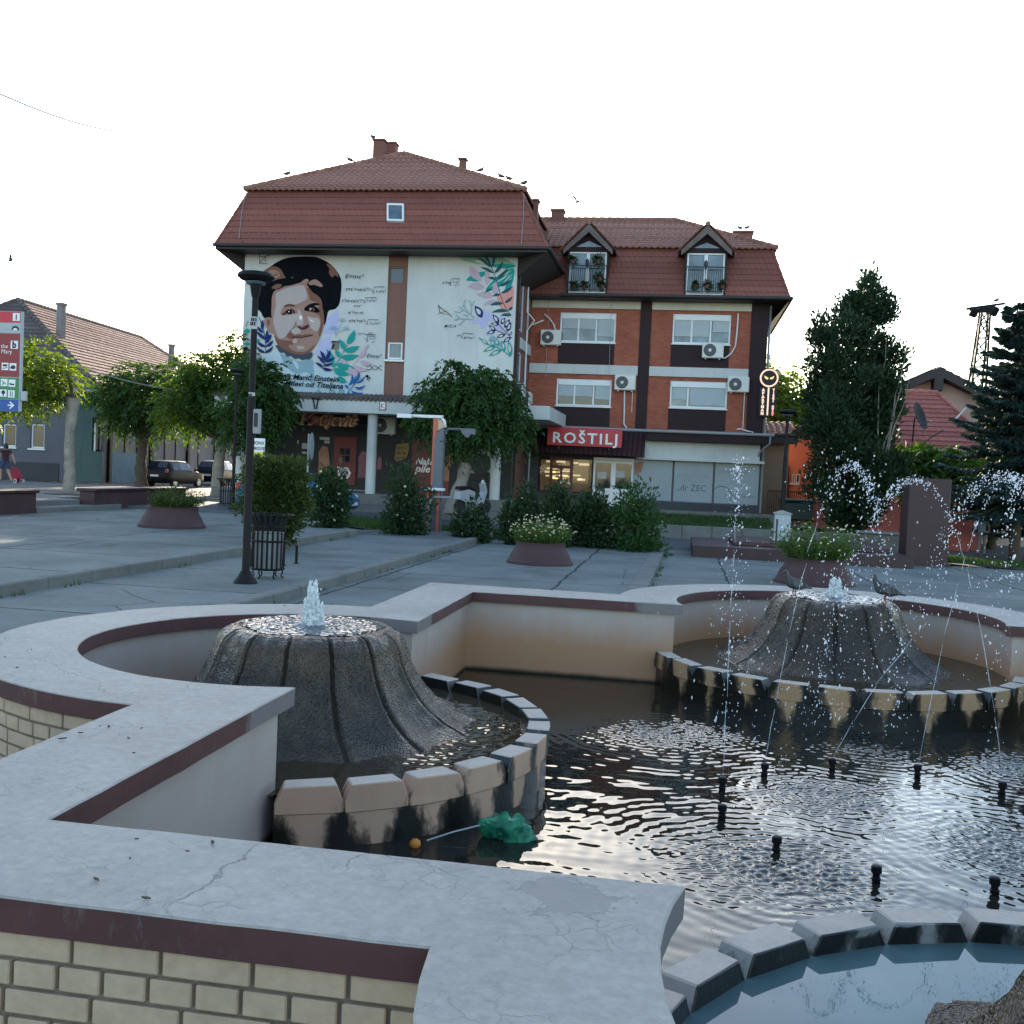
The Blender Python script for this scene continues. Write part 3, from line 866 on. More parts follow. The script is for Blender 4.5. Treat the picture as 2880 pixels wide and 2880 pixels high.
for xx in (880, 1070):
    q = shop(xx, 540), shop(xx, 1120); mb = MB(); mb.box(q[0].x - .02, q[0].x + .02, YS - .05, YS - .012, q[1].z, q[0].z); mb.build('window_mullion', M_grey, mur)
q = shoprect(725, 1235, 1040, 1255); mb = MB(); mb.box(q[0], q[1], YS - .3, YS - .02, q[2] - .03, q[3]); mb.build('door_sill', M_grey, mur)
q = shoprect(1410, 600, 1595, 870); mb = MB(); mb.prism([(q[0], YS - .03, q[2] + .12), (q[0] + .1, YS - .03, q[2]), (q[1] - .1, YS - .03, q[2] + .14), (q[1], YS - .03, q[3] - .2), (q[1] - .05, YS - .03, q[3]), (q[0] + .05, YS - .03, q[3] - .08)], (0, .02, 0), 0)
for i in range(4): scrawl(mb, q[0] + .08, q[1] - .08, q[3] - .28 - .2 * i, YS - .032, .14, 1, 20 + i)
mb.build('yellow_sticker', [M_orangey, M_ink], mur)
q0 = yp(1497, 1230, YS); q1 = yp(1260, 1390, YS)
q = (yp(1160, 1240, YS).x, yp(1268, 1240, YS).x, yp(1200, 1410, YS).z, yp(1200, 1236, YS).z)
mb = MB(); mb.box(q[0], q[1], YS - .04, YS - .002, q[2], q[3], 0)
t = yp(1168, 1305, YS); put_text(mb, 'Naše', t.x, t.z, YS - .05, .36, 1, shear=.3, bold=.01)
t = yp(1168, 1327, YS); put_text(mb, 'pile', t.x, t.z, YS - .05, .42, 1, shear=.3, bold=.01)
mb.build('advertising_panel', [M_red, M_whiteL], mur)
mb = MB(); ol_ = [yp(1160 + a / 4.83, 1120 + b / 4.83, YS) for a, b in ((490, 740), (575, 745), (540, 860), (510, 990), (500, 1130), (440, 1120), (415, 1000), (425, 910), (470, 870))]
mb.prism([(v.x, YS - .06, v.z) for v in ol_], (0, .02, 0)); mb.build('advertising_panel', M_skinp, mur)
a_, b_ = yp(1160 + 805 / 4.83, 1120 + 680 / 4.83, YS), yp(1160 + 1130 / 4.83, 1120 + 1030 / 4.83, YS)
mb = MB(); mb.box(a_.x, b_.x, YS - .06, YS - .002, b_.z, a_.z); f = mb.build('shop_window', M_grey, mur)
c_ = yp(1160 + 930 / 4.83, 1120 + 890 / 4.83, YS); mb = MB(); mb.lathe([(.42, 0), (.42, .03), (.001, .03)], (0, 0, 0), 24); mb.v = [(c_.x + v[0], YS - .062 - v[2], c_.z + v[1]) for v in mb.v]; mb.build('round_logo', M_ink, f)
acb = yp(820 + 1280 / 4.83, 1120 + 375 / 4.83, YS); ac_unit(mur, (acb.x, YS, acb.z), .95, .7, .35)
# bracket and small sign on the canopy edge
v0 = yp(888, 1135, YC)
mb = MB(); mb.path([(v0.x - .1, YC - .06, v0.z + .22), (v0.x, YC - .06, v0.z - .2)], .025, 6); mb.path([(v0.x + .12, YC - .06, v0.z + .22), (v0.x + .06, YC - .06, v0.z - .2)], .025, 6); mb.path([(v0.x - .14, YC - .06, v0.z + .18), (v0.x + .2, YC - .06, v0.z + .16)], .02, 6); mb.build('sign_bracket', M_black, mur)
v0 = yp(1077, 1141, YC); mb = MB(); mb.box(v0.x - .13, v0.x + .13, YC - .03, YC - .002, v0.z - .17, v0.z + .17, 0); mb.box(v0.x - .1, v0.x + .1, YC - .036, YC - .03, v0.z - .14, v0.z + .14, 1); mb.path([(v0.x - .05, YC - .04, v0.z + .1), (v0.x - .05, YC - .04, v0.z - .1)], .012, 5, 0); mb.path([(v0.x + .07, YC - .04, v0.z + .1), (v0.x - .04, YC - .04, v0.z), (v0.x + .07, YC - .04, v0.z - .1)], .012, 5, 0); mb.build('house_number_plate', [M_red, M_whiteL], mur)

# script sign over the shop
sg = thing('shop_sign', 'dark red script shop sign with gold outline hanging under the white canopy', 'sign', tuple(yp(930, 1190, 35.6)))
t0 = yp(846, 1192, 35.6)
Wd = yp(1012, 1190, 35.6).x - t0.x
M_gold = mk('gold_edge', (.30, .17, .05), .5, .2, 5); M_drkred = mk('deep_red_letters', (.10, .015, .015), .45, .2, 5)
mb = MB(); put_text(mb, 'Matijević', t0.x, t0.z, 35.58, .56, 0, width=Wd, shear=.28, bold=.045, extrude=.02); mb.build('letter_outline', M_gold, sg)
mb = MB(); put_text(mb, 'Matijević', t0.x + .03, t0.z + .005, 35.545, .56, 0, width=Wd * .985, shear=.28, bold=.012, extrude=.012); mb.build('lettering', M_drkred, sg)
mb = MB(); mb.path([(t0.x - .1, 35.64, t0.z + .55), (t0.x + Wd + .25, 35.64, t0.z + .5)], .02, 6); mb.path([(t0.x - .1, 35.64, t0.z + .1), (t0.x + Wd + .25, 35.64, t0.z + .02)], .02, 6)
for e in (.08, .92): mb.tube((t0.x + Wd * e, 35.64, t0.z + .1), (t0.x + Wd * e, 35.64, slabz0_), .015, n=6)
mb.build('mounting_rail', M_dark, sg)

# ------------------------------------------------------------------ red brick wing
YW = 40.0
r5 = region(1460, 560, 2.415, YW); r7 = region(1380, 1060, 2.415, YW)
def R5(a0, b0, a1, b1):
    p, q = r5(a0, (b0)), r5(a1, b1); return min(p.x, q.x), max(p.x, q.x), min(p.z, q.z), max(p.z, q.z)
def R7(a0, b0, a1, b1):
    p, q = r7(a0, b0), r7(a1, b1); return min(p.x, q.x), max(p.x, q.x), min(p.z, q.z), max(p.z, q.z)
wing = thing('brick_apartment_house', 'red brick three-storey house with cream bands, dormers and mansard roof', 'building', (0.5, YW, .56))
wx0, wx1 = XR + .01, 5.06
wzt = 9.12
WIN = [(R5(283, 768, 652, 978), 'a'), (R5(1048, 778, 1432, 990), 'b'), (R7(450, 10, 815, 205), 'c'), (R7(1222, 25, 1602, 220), 'd')]
shops = [R7(325, 540, 690, 775), R7(700, 545, 955, 960), R7(968, 548, 1835, 935)]
zf = .56
mb = MB()
wall_open(mb, 'y', YW, wx0, wx1, r7(1000, 350).z, wzt, [w[0] for w in WIN], .16)
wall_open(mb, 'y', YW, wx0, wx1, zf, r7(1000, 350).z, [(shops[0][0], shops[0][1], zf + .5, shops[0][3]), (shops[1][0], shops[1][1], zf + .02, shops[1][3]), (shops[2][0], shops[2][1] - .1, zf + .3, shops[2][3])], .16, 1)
mb.quad((wx1, YW, zf), (wx1, 49, zf), (wx1, 49, wzt), (wx1, YW, wzt)); mb.quad((wx1, 49, zf), (wx0, 49, zf), (wx0, 49, wzt), (wx1, 49, wzt))
mb.quad((wx0, 49, zf), (wx0, YW, zf), (wx0, YW, wzt), (wx0, 49, wzt))
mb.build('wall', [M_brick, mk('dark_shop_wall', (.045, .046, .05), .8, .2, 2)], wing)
def board(name, r, mat, d=.035, b=.006):
    mb = MB(); mb.bbox(r[0], r[1], YW - d, YW + .02, r[2], r[3], b); return mb.build(name, mat, wing)
pil1 = R5(833, 676, 878, 1210); pil2 = R5(1622, 690, 1690, 1180)
ztop_b = R5(110, 605, 830, 755); ztop_b2 = R5(880, 690, 1622, 770)
zlow_b = R5(88, 1115, 810, 1200); zlow_b2 = R5(857, 1130, 1600, 1210)
zb0 = r7(1000, 350).z
xp1 = ((pil1[0] + pil1[1]) / 2 - .22, (pil1[0] + pil1[1]) / 2 + .22)
xp2 = (4.42, wx1 + .03)
board('facade_pillar', (xp1[0], xp1[1], zb0, wzt), M_drk, .06); board('facade_pillar', (xp2[0], xp2[1], zb0, wzt), M_drk, .06)
for r in ((wx0 + .02, xp1[0] - .01, ztop_b2[2] + .02, wzt - .02), (xp1[1] + .01, xp2[0] - .01, ztop_b2[2] + .02, wzt - .02)): board('facade_band', r, M_band, .09)
for r in ((wx0 + .02, xp1[0] - .01, zlow_b[2], zlow_b[3]), (xp1[1] + .01, xp2[0] - .01, zlow_b[2], zlow_b[3])): board('facade_band', r, M_plw, .09)
for (r, k) in WIN[:2]: board('spandrel_panel', (r[0] - .03, r[1] - .02, zlow_b[3] + .03, r[2] - .02), M_drk, .03)
for (r, k) in WIN[2:]: board('spandrel_panel', (r[0] - .03, r[1] - .02, zb0 + .02, r[2] - .02), M_drk, .03)
# windows: frame, pane, blind, sill
blinds = {'a': [(.02, .64, .50), (.66, .98, .84)], 'b': [(.02, .64, .77), (.67, .98, .58)], 'c': [(.02, .66, .62), (.69, .98, .78)], 'd': [(.02, .30, .70), (.33, .98, .98)]}
bars = {'a': (.33, .65), 'b': (.33, .655), 'c': (.33, .675), 'd': (.315,)}
for (r, k) in WIN:
    x0, x1, z0, z1 = r; w, h = x1 - x0, z1 - z0
    f = frame_mb(x0, x1, z0, z1, YW + .03, .07, .07, [x0 + w * b for b in bars[k]]).build('window', M_pvc, wing)
    pane_mb(x0 + .05, x1 - .05, z0 + .05, z1 - .05, YW + .085).build('pane', M_glassb if k != 'c' else M_glassd, f)
    mb = MB(); mb.bbox(x0 + .05, x1 - .05, YW + .0, YW + .08, z1 - .26, z1 - .02, .02); mb.build('blind_box', M_pvc, f)
    for (a, b, dn) in blinds[k]:
        mb = MB(); xa, xb = x0 + w * a + .05, x0 + w * b - .02; zl = z1 - .2 - (h - .28) * dn
        nsl = int((z1 - .2 - zl) / .05)
        for i in range(nsl): mb.bbox(xa, xb, YW + .045, YW + .062, z1 - .2 - .05 * (i + 1), z1 - .2 - .05 * i - .003, .006)
        mb.build('blind', M_shut, f)
    mb = MB(); mb.bbox(x0 - .04, x1 + .04, YW - .09, YW + .03, z0 - .05, z0 - .005, .008); mb.build('window_sill', M_white, f)
for (a, b) in ((220, 945), (1315, 1032)):
    p = r5(a, b); ac_unit(wing, (p.x, YW, p.z))
for (a, b) in ((915, 42), (1680, 55)):
    p = r7(a, b); ac_unit(wing, (p.x, YW, p.z))
def pipe(pts, r=.03, mat=None, nm='refrigerant_pipe', conv=None, lift=.07):
    mb = MB(); mb.path([(conv(a, b).x, YW - lift, conv(a, b).z) for a, b in pts], r, 6); mb.build(nm, mat or M_pvc, wing)
pipe([(175, 785), (205, 810), (235, 850), (252, 905)], conv=r5)
pipe([(1488, 780), (1480, 900), (1468, 1000), (1440, 1050), (1400, 1080), (1345, 1083)], conv=r5)
pipe([(910, 95), (908, 250), (905, 320), (925, 350)], conv=r7)
pipe([(965, 95), (958, 240)], .012, conv=r7); pipe([(1725, 100), (1712, 345)], .02, conv=r7)
pipe([(1665, 362), (1690, 358), (1740, 375), (1772, 380), (1755, 425)], .025, conv=r7, lift=.75)
pipe([(205, 640), (200, 850), (190, 1000), (185, 1205)], .009, M_grey, 'cable', r5, .1); pipe([(635, 640), (620, 900), (612, 1205)], .009, M_grey, 'cable', r5, .1)
pipe([(100, 860), (160, 835), (172, 830)], .03, M_white, 'wall_bracket', r5, .3)
# roof
gx1 = 5.79; gy = 39.15; gz = 9.06
ml, mr_ = yp(1460 + 140 / 2.415, 560 + 335 / 2.415, 40.3), yp(1460 + 1720 / 2.415, 560 + 340 / 2.415, 40.3)
mwz = (ml.z + mr_.z) / 2; mwx1 = mr_.x
rl = yp(1460 + 600 / 2.415, 560 + 142 / 2.415, 44.4); rr = yp(1460 + 1050 / 2.415, 560 + 146 / 2.415, 44.4)
rz = (rl.z + rr.z) / 2; rxe = rr.x
mb = MB()
# skirt is cut round the two dormers
dm = [(R5(350, 205, 612, 625)), (R5(1135, 215, 1402, 632))]
ed = Vector((0, 40.3 - gy, mwz - gz)).normalized()
xcut = [wx0 - .6] + [v for d in dm for v in (d[0] + .04, d[1] - .04)] + [gx1]
for i in range(0, 6, 2):
    a, b = xcut[i], xcut[i + 1]
    top_b = b if i < 4 else mwx1
    tile_roof(mb, [(a, gy, gz), (b, gy, gz), (top_b, 40.3, mwz), (a, 40.3, mwz)], .22, .285, .012, .022, 0)
tile_roof(mb, [(gx1, gy, gz), (gx1, 49.8, gz), (mwx1, 48.7, mwz), (mwx1, 40.3, mwz)], .22, .285, .012, .022, 0)
zc = mwz + .02
tile_roof(mb, [(wx0 - 1.2, 40.14, zc), (mwx1 + .16, 40.14, zc), (rxe, 44.4, rz), (wx0 - 1.2, 44.4, rz)], .25, .33, .05, .035, 1)
tile_roof(mb, [(mwx1 + .16, 40.14, zc), (mwx1 + .16, 48.8, zc), (rxe, 44.4, rz)], .25, .33, .05, .035, 1)
tile_roof(mb, [(mwx1 + .16, 48.8, zc), (wx0 - 1.2, 48.8, zc), (wx0 - 1.2, 44.4, rz), (rxe, 44.4, rz)], .25, .33, .05, .035, 1)
ridge(mb, (wx0 - 1.0, 44.4, rz + .04), (rxe, 44.4, rz + .04), .1, m=1); ridge(mb, (mwx1 + .16, 40.14, zc + .05), (rxe, 44.4, rz + .05), .1, m=1); ridge(mb, (gx1, gy, gz), (mwx1, 40.3, mwz), .06, m=0)
wroof = mb.build('roof', [M_tile, M_tile2], wing)
mb = MB(); mb.prism([(wx0, gy, gz - .1), (gx1, gy, gz - .1), (gx1, 49.8, gz - .1), (wx0, 49.8, gz - .1)], (0, 0, .1)); mb.quad((wx0, gy, gz - .11), (gx1, gy, gz - .11), (wx1, YW + .02, gz - .12), (wx0, YW + .02, gz - .12)); mb.quad((gx1, gy, gz - .11), (gx1, 49.8, gz - .11), (wx1 + .04, 49, 8.1), (wx1 + .04, YW - .1, 8.1)); mb.build('eaves', M_fascia, wing)
mb = MB(); mb.path([(XR + 1.3, gy - .07, gz - .02), (gx1 + .06, gy - .07, gz - .02)], .075, 10); mb.path([(gx1 + .07, gy - .06, gz - .02), (gx1 + .07, 49, gz - .02)], .075, 10); mb.build('gutter', M_fascia, wing)
mb = MB(); mb.path([(wx1 + .1, YW + .1, 8.9), (wx1 + .1, YW + .1, .6)], .05, 8); mb.build('drain_pipe', M_grey, wing)
for (a0, b0, a1, b1, Y) in ((212, 65, 305, 150, 44.0), (1450, 212, 1592, 300, 43.2)):
    p, q = yp(1460 + a0 / 2.415, 560 + b0 / 2.415, Y), yp(1460 + a1 / 2.415, 560 + b1 / 2.415, Y)
    mb = MB(); mb.bbox(p.x + .05, q.x - .05, Y, Y + .6, q.z - .6, p.z - .08, .01); mb.bbox(p.x, q.x, Y - .05, Y + .65, p.z - .1, p.z, .015); mb.build('chimney', M_chim, wroof)
# dormers with french windows and railings
M_wood = mk('grey_weathered_wood', (.13, .10, .09), .85, .35, 3, .3, 30)
M_leafd = mk_leaf('pot_plant_leaves', (.012, .03, .012), (.03, .06, .02), .2)
M_rail = mk('railing_iron', (.02, .03, .035), .5, .2, 5)
def leaf_mesh(name, P, D, L, W, mat, parent=None, fold=.25, seed=0, kind=None):
    """many leaf blades as one mesh: P bases, D unit directions, L lengths, W widths"""
    rg = np.random.default_rng(seed); P = np.asarray(P, float); D = np.asarray(D, float); n = len(P)
    L = np.broadcast_to(np.asarray(L, float).reshape(-1, 1), (n, 1)); W = np.broadcast_to(np.asarray(W, float).reshape(-1, 1), (n, 1))
    rv = rg.normal(size=(n, 3)); S = np.cross(D, rv); S /= np.linalg.norm(S, axis=1, keepdims=True) + 1e-9
    Nn = np.cross(S, D)
    mid = P + D * L * .45 - Nn * L * fold * .3
    V = np.stack([P, mid + S * W * .5, P + D * L - Nn * L * fold * .1, mid - S * W * .5], 1).reshape(-1, 3)
    if parent is not None:
        off = wloc(parent); V = V - np.array(off)
    me = bpy.data.meshes.new(name)
    me.vertices.add(4 * n); me.vertices.foreach_set('co', V.astype(np.float32).ravel())
    me.loops.add(4 * n); me.loops.foreach_set('vertex_index', np.arange(4 * n, dtype=np.int32))
    me.polygons.add(n); me.polygons.foreach_set('loop_start', np.arange(0, 4 * n, 4, dtype=np.int32)); me.polygons.foreach_set('loop_total', np.full(n, 4, np.int32))
    me.materials.append(mat); me.update(calc_edges=True); me.validate()
    o = bpy.data.objects.new(name, me); COL.objects.link(o)
    if parent is not None: o.parent = parent
    if kind: o['kind'] = kind
    return o
def unit(v): return v / (np.linalg.norm(v, axis=1, keepdims=True) + 1e-9)
for di, d in enumerate(dm):
    x0, x1 = d[0], d[1]; xm = (x0 + x1) / 2; Yd = gy + .12
    zb_, ze = gz + .08, r5(480, 380).z; za = d[3]
    m = MB(); t = .09
    m.bbox(x0 + .02, x0 + .1, Yd, 40.5, zb_, ze, .01); m.bbox(x1 - .1, x1 - .02, Yd, 40.5, zb_, ze, .01)
    m.bbox(x0, x1, Yd - .02, Yd + .1, ze - .02, ze + .14, .01)
    dr_ = m.build('dormer', M_drk, wing)
    # timber gable boards and its own little roof
    m = MB(); ov = .14
    def pr(a, b, c_, e, dy): m.prism([(a[0], Yd - .3, a[1]), (b[0], Yd - .3, b[1]), (c_[0], Yd - .3, c_[1]), (e[0], Yd - .3, e[1])], (0, dy, 0))
    z_e = ze + .02
    pr((x0 - ov, z_e + .0), (xm, za - .0), (xm, za - .34), (x0 - ov, z_e - .3 + .1), .05); pr((xm, za), (x1 + ov, z_e), (x1 + ov, z_e - .2), (xm, za - .34), .05)
    m.build('gable_board', M_wood, dr_)
    m = MB(); tri = [(x0 + .3, Yd + .05, ze + .18), (x1 - .3, Yd + .05, ze + .18), (xm, Yd + .05, za - .62)]
    m.prism(tri, (0, .02, 0)); m.build('gable_pane', M_glassb, dr_)
    m = MB(); m.prism([(x0 + .06, Yd + .08, ze + .1), (x1 - .06, Yd + .08, ze + .1), (xm, Yd + .08, za - .2)], (0, .05, 0)); m.build('gable_wall', M_drk, dr_)
    m = MB()
    tile_roof(m, [(x0 - ov - .1, Yd - .32, z_e - .05), (x0 - ov - .1, 42.4, z_e - .05), (xm, 42.4, za + .04), (xm, Yd - .32, za + .04)], .25, .3, .05, .03)
    tile_roof(m, [(x1 + ov + .1, Yd - .32, z_e - .05), (x1 + ov + .1, 42.4, z_e - .05), (xm, 42.4, za + .04), (xm, Yd - .32, za + .04)], .25, .3, .05, .03)
    ridge(m, (xm, Yd - .3, za + .06), (xm, 42.2, za + .06), .09)
    m.build('dormer_roof', M_tile2, dr_)
    f = frame_mb(x0 + .1, x1 - .1, zb_, ze - .02, Yd + .03, .07, .07, [xm - .035, xm + .035]).build('french_window', M_pvc, dr_)
    pane_mb(x0 + .15, xm - .05, zb_ + .05, ze - .06, Yd + .08).build('pane', M_glassb, f); pane_mb(xm + .05, x1 - .15, zb_ + .05, ze - .06, Yd + .08).build('pane', M_glassb if di else M_glassd, f)
    m = MB(); zr_ = r5(1260, 493).z
    m.path([(x0 + .05, Yd - .22, zr_), (x1 - .05, Yd - .22, zr_)], .025, 6); m.path([(x0 + .05, Yd - .22, zb_ + .1), (x1 - .05, Yd - .22, zb_ + .1)], .02, 6)
    for i in range(19): x = x0 + .08 + (x1 - x0 - .16) * i / 18; m.tube((x, Yd - .22, zb_ + .1), (x, Yd - .22, zr_), .011, n=5)
    m.tube((x0 + .05, Yd - .22, zr_), (x0 + .05, Yd + .05, zr_), .02, n=6); m.tube((x1 - .05, Yd - .22, zr_), (x1 - .05, Yd + .05, zr_), .02, n=6)
    m.lathe([(.0, .2), (.07, .12), (.08, 0), (.05, -.12), (.0, -.22)], (xm, Yd - .24, zr_ + .08), 8)
    m.build('railing', M_rail, dr_)
    rg = np.random.default_rng(7 + di)
    spots = [(.14, 1.0, .3), (.75, 1.0, .42), (.2, .05, .25), (.45, .05, .2), (.8, .35, .4), (.88, .05, .22)] if di == 0 else [(.28, .12, .26), (.55, .12, .32), (.9, .14, .28)]
    for (a, hgt, s) in spots:
        c = np.array([x0 + (x1 - x0) * a, Yd - .24, zb_ + .1 + (zr_ - zb_) * hgt])
        pp = thing('pot_plant', 'potted plant on a dormer railing of the brick house', 'plant', tuple(c), 'pot plants on the dormer railings')
        pp['label'] = ('trailing green plant hung on the railing of the dormer nearer the mural house' if di == 0 else 'low green plant at the railing foot of the dormer nearer the tall conifer')
        m = MB(); m.lathe([(.07, -.02), (.1, .13), (.09, .13), (.001, .1)], tuple(c), 10, capb=True); m.build('pot', M_tile, pp)
        Dd = unit(rg.normal(size=(90, 3)) + np.array([0, -.3, .35])); Pp = c + np.array([0, 0, .12]) + Dd * s * .5 * rg.random((90, 1))
        leaf_mesh('leaves', Pp, Dd, .14, .07, M_leafd, pp, seed=di)
# shop level: awning with ribs, fascia, gutter, glazing
Ya = 38.9
aw0, aw1 = yp(1380 + 262 / 2.415, 1060 + 520 / 2.415, Ya), yp(1380 + 1040 / 2.415, 1060 + 535 / 2.415, Ya)
awt = yp(1380 + 900 / 2.415, 1060 + 352 / 2.415, YW).z - .05
mb = MB(); x0, x1 = aw0.x, aw1.x; zl = (aw0.z + aw1.z) / 2
nr = int((x1 - x0) / .19)
def aw(u, v):
    x = x0 + (x1 - x0) * u; k = (u * nr) % 1
    return Vector((x - .1 * (1 - v) * 0, Ya + (YW - Ya) * v, zl + (awt - zl) * v + (.05 * max(0, 1 - abs(k - .5) / .16))))
mb.grid(aw, nr * 6, 1)
mb.quad((x1, Ya, zl), (x1, YW, zl), (x1, YW, awt), (x1, Ya, zl))
mb.build('shop_awning', M_maroon, wing)
rt = MB(); gzz = r7(1400, 380).z
fb0, fb1 = yp(1380 + 1010 / 2.415, 1060 + 372 / 2.415, 39.2), yp(1380 + 1905 / 2.415, 1060 + 455 / 2.415, 39.2)
zfa = (yp(1380 + 1400 / 2.415, 1060 + 388 / 2.415, 39.2).z, yp(1380 + 1400 / 2.415, 1060 + 442 / 2.415, 39.2).z)
mb = MB(); mb.bbox(x1 + .02, fb1.x + .05, 39.2, YW, zfa[1], zfa[0], .01); mb.build('canopy_fascia', M_drk, wing)
mb = MB(); mb.path([(x0 + .1, 39.12, zfa[0] + .06), (fb1.x + .1, 39.12, zfa[0] + .06)], .06, 8); e = fb1.x - .05
mb.path([(e, 39.12, zfa[0]), (e, 39.15, zfa[1] + .05), (e - .35, 39.6, zfa[1] - .3), (e - .42, 39.9, zfa[1] - .7)], .04, 8); mb.build('gutter', M_grey, wing)
tb = R7(1040, 440, 1800, 545); mb = MB(); mb.bbox(x1 - .6, wx1 - .05, 39.7, YW - .002, shops[2][3] + .03, zfa[1] + .01, .01); mb.bbox(shops[1][1] + .1, wx1 + .15, 39.62, 39.99, shops[2][3] - .06, shops[2][3] + .05, .01); mb.build('shop_lintel', M_plw, wing)
# grill window and door
s0 = shops[0]
f = frame_mb(s0[0], s0[1], zf + .5, s0[3], YW + .05, .05, .05, [s0[0] + (s0[1] - s0[0]) * .98]).build('shop_window', M_drk, wing)
M_warm = mk('lit_shop_interior', (.12, .075, .04), .7, .7, 2.2, emit=((1, .55, .25), .03))
M_bulb = mk('lit_menu_board', (.8, .7, .5), .5, .1, 4, emit=((1, .72, .42), .30))
mb = MB(); mb.box(s0[0] + .05, s0[1] - .05, YW + .5, YW + .52, zf + .5, s0[3] - .1, 0)
rgm = random.Random(4)
for i in range(26):
    x = s0[0] + .2 + rgm.random() * (s0[1] - s0[0] - .7); z = zf + .9 + rgm.random() * 1.3; w = .12 + rgm.random() * .35
    mb.box(x, x + w, YW + .46, YW + .49, z, z + .05 + .05 * rgm.random(), 1)
mb.build('shop_interior', [M_warm, M_bulb], f)
pane = MB(); pane.box(s0[0] + .04, s0[1] - .04, YW + .075, YW + .085, zf + .54, s0[3] - .04)
def mat_clear(name):
    m, nt, b = new_mat(name)
    t = N(nt, 'BsdfTransparent'); t.inputs[0].default_value = (.75, .78, .78, 1); g = N(nt, 'BsdfGlossy'); g.inputs['Roughness'].default_value = .03
    fr = N(nt, 'Fresnel'); fr.inputs[0].default_value = 1.5; mx = N(nt, 'MixShader')
    nt.links.new(fr.outputs[0], mx.inputs[0]); nt.links.new(t.outputs[0], mx.inputs[1]); nt.links.new(g.outputs[0], mx.inputs[2]); nt.links.new(mx.outputs[0], nt.nodes['Material Output'].inputs[0]); return m
M_clear = mat_clear('clear_shop_glass')
pane.build('pane', M_clear, f)
dq = R7(405, 545, 550, 800); fr_ = frame_mb(dq[0], dq[1], zf + .02, dq[3], YW - .03, .12, .07, []); fr_.bbox(dq[0] + .1, dq[1] - .1, YW - .025, YW + .03, dq[3] - .45, dq[3] - .33, .01); fr_.bbox((dq[0] + dq[1]) / 2 - .04, (dq[0] + dq[1]) / 2 + .04, YW - .025, YW + .03, zf + .1, dq[3] - .4, .01)
M_redwood = mk('red_brown_door', (.11, .022, .014), .5, .2, 4)
fr_.build('door', M_redwood, wing)
s1 = shops[1]; xm = (s1[0] + s1[1]) / 2; zt2 = r7(830, 580).z
fm = frame_mb(s1[0], s1[1], zf, s1[3], YW + .02, .09, .08, [])
fm.bbox(s1[0], s1[1], YW + .024, YW + .1, zt2 - .05, zt2 + .06, .01); fm.bbox(xm - .1, xm + .1, YW + .026, YW + .1, zf, zt2, .01); fm.bbox(s1[0] + .08, s1[1] - .08, YW + .03, YW + .1, zf, zf + .75, .01)
dd = fm.build('door', M_pvc, wing)
pane_mb(s1[0] + .08, s1[1] - .08, zf + .7, s1[3] - .08, YW + .07).build('pane', M_glassd, dd)
for (a, b) in ((755, 668), (878, 660)):
    p = r7(a, b); mb = MB(); mb.box(p.x - .19, p.x + .19, YW + .06, YW + .066, p.z - .14, p.z + .14); mb.build('paper_notice', M_paper, dd)
p = r7(808, 740); mb = MB(); mb.path([(p.x + .05, YW - .04, p.z + .1), (p.x + .05, YW - .07, p.z), (p.x + .2, YW - .07, p.z)], .015, 6); mb.build('handle', M_grey, dd)
# dentist's frosted shop windows
M_frost = mk('frosted_window_film', (.19, .25, .29), .3, .08, .8, spec=.5)
M_film2 = mk('film_lettering', (.05, .07, .09), .5, .1, 3); M_film3 = mk('film_lettering_faint', (.15, .20, .24), .5, .1, 3)
M_steelb = mk('blue_grey_steel', (.05, .07, .09), .5, .2, 4)
s2 = shops[2]; v1, v2 = r7(1238, 700).x, r7(1515, 700).x; zl2 = r7(1400, 885).z; x0, x1 = s2[0], s2[1] - .1; z0 = zf + .3
fm = frame_mb(x0, x1, z0, s2[3], YW + .03, .05, .06, [v1, v2]); fm.box(x0, x1, YW + .035, YW + .085, zl2 - .03, zl2 + .03)
fw = fm.build('shop_window', M_steelb, wing)
for (a, b) in ((x0, v1), (v1, v2), (v2, x1)):
    mb = MB(); mb.box(a + .04, b - .04, YW + .06, YW + .07, z0 + .04, s2[3] - .04); mb.build('pane', M_frost, fw)
mb = MB()
def film(t, a, b, size, m, width): p = r7(a, b); q = r7(a + width, b); put_text(mb, t, p.x, p.z, YW + .055, size, m, width=q.x - p.x)
film('STOMATOLOŠKA', 1262, 682, .2, 1, 222); film('ORDINACIJA', 1290, 715, .19, 1, 160); film('„dr ZEC', 1260, 770, .38, 0, 200)
film('OBNAVLJANA', 1540, 652, .2, 1, 215); p = r7(1640, 818); scrawl(mb, p.x, p.x + 1.2, p.z, YW + .056, .14, 1, 31)
p = r7(1568, 812)
cpts = [(p.x + .38 * math.cos(a), YW + .05, p.z + .42 * math.sin(a)) for a in [i * 2 * math.pi / 28 for i in range(29)]]
mb.path(cpts, .016, 4, 1, False)
mb.build('lettering', [M_film2, M_film3], fw)
p = r7(1000, 622); mb = MB(); mb.prism([(p.x - .1, YW + .05, p.z - .3), (p.x + .16, YW + .05, p.z - .12), (p.x + .22, YW + .05, p.z + .3), (p.x - .18, YW + .05, p.z + .22)], (0, .008, 0)); mb.build('window_poster', M_skinp, fw)
mb = MB(); mb.tube((r7(285, 600).x, 38.95, zl), (r7(285, 600).x, 38.95, .56), .035, n=8); mb.build('awning_post', M_grey, wing)
mb = MB(); p = yp(1380 + 120 / 2.415, 1060 + 600 / 2.415, 39.6); mb.tube((p.x, 39.6, slabz0_), (p.x, 39.6, .56), .035, n=8); mb.build('awning_post', M_grey, wing)

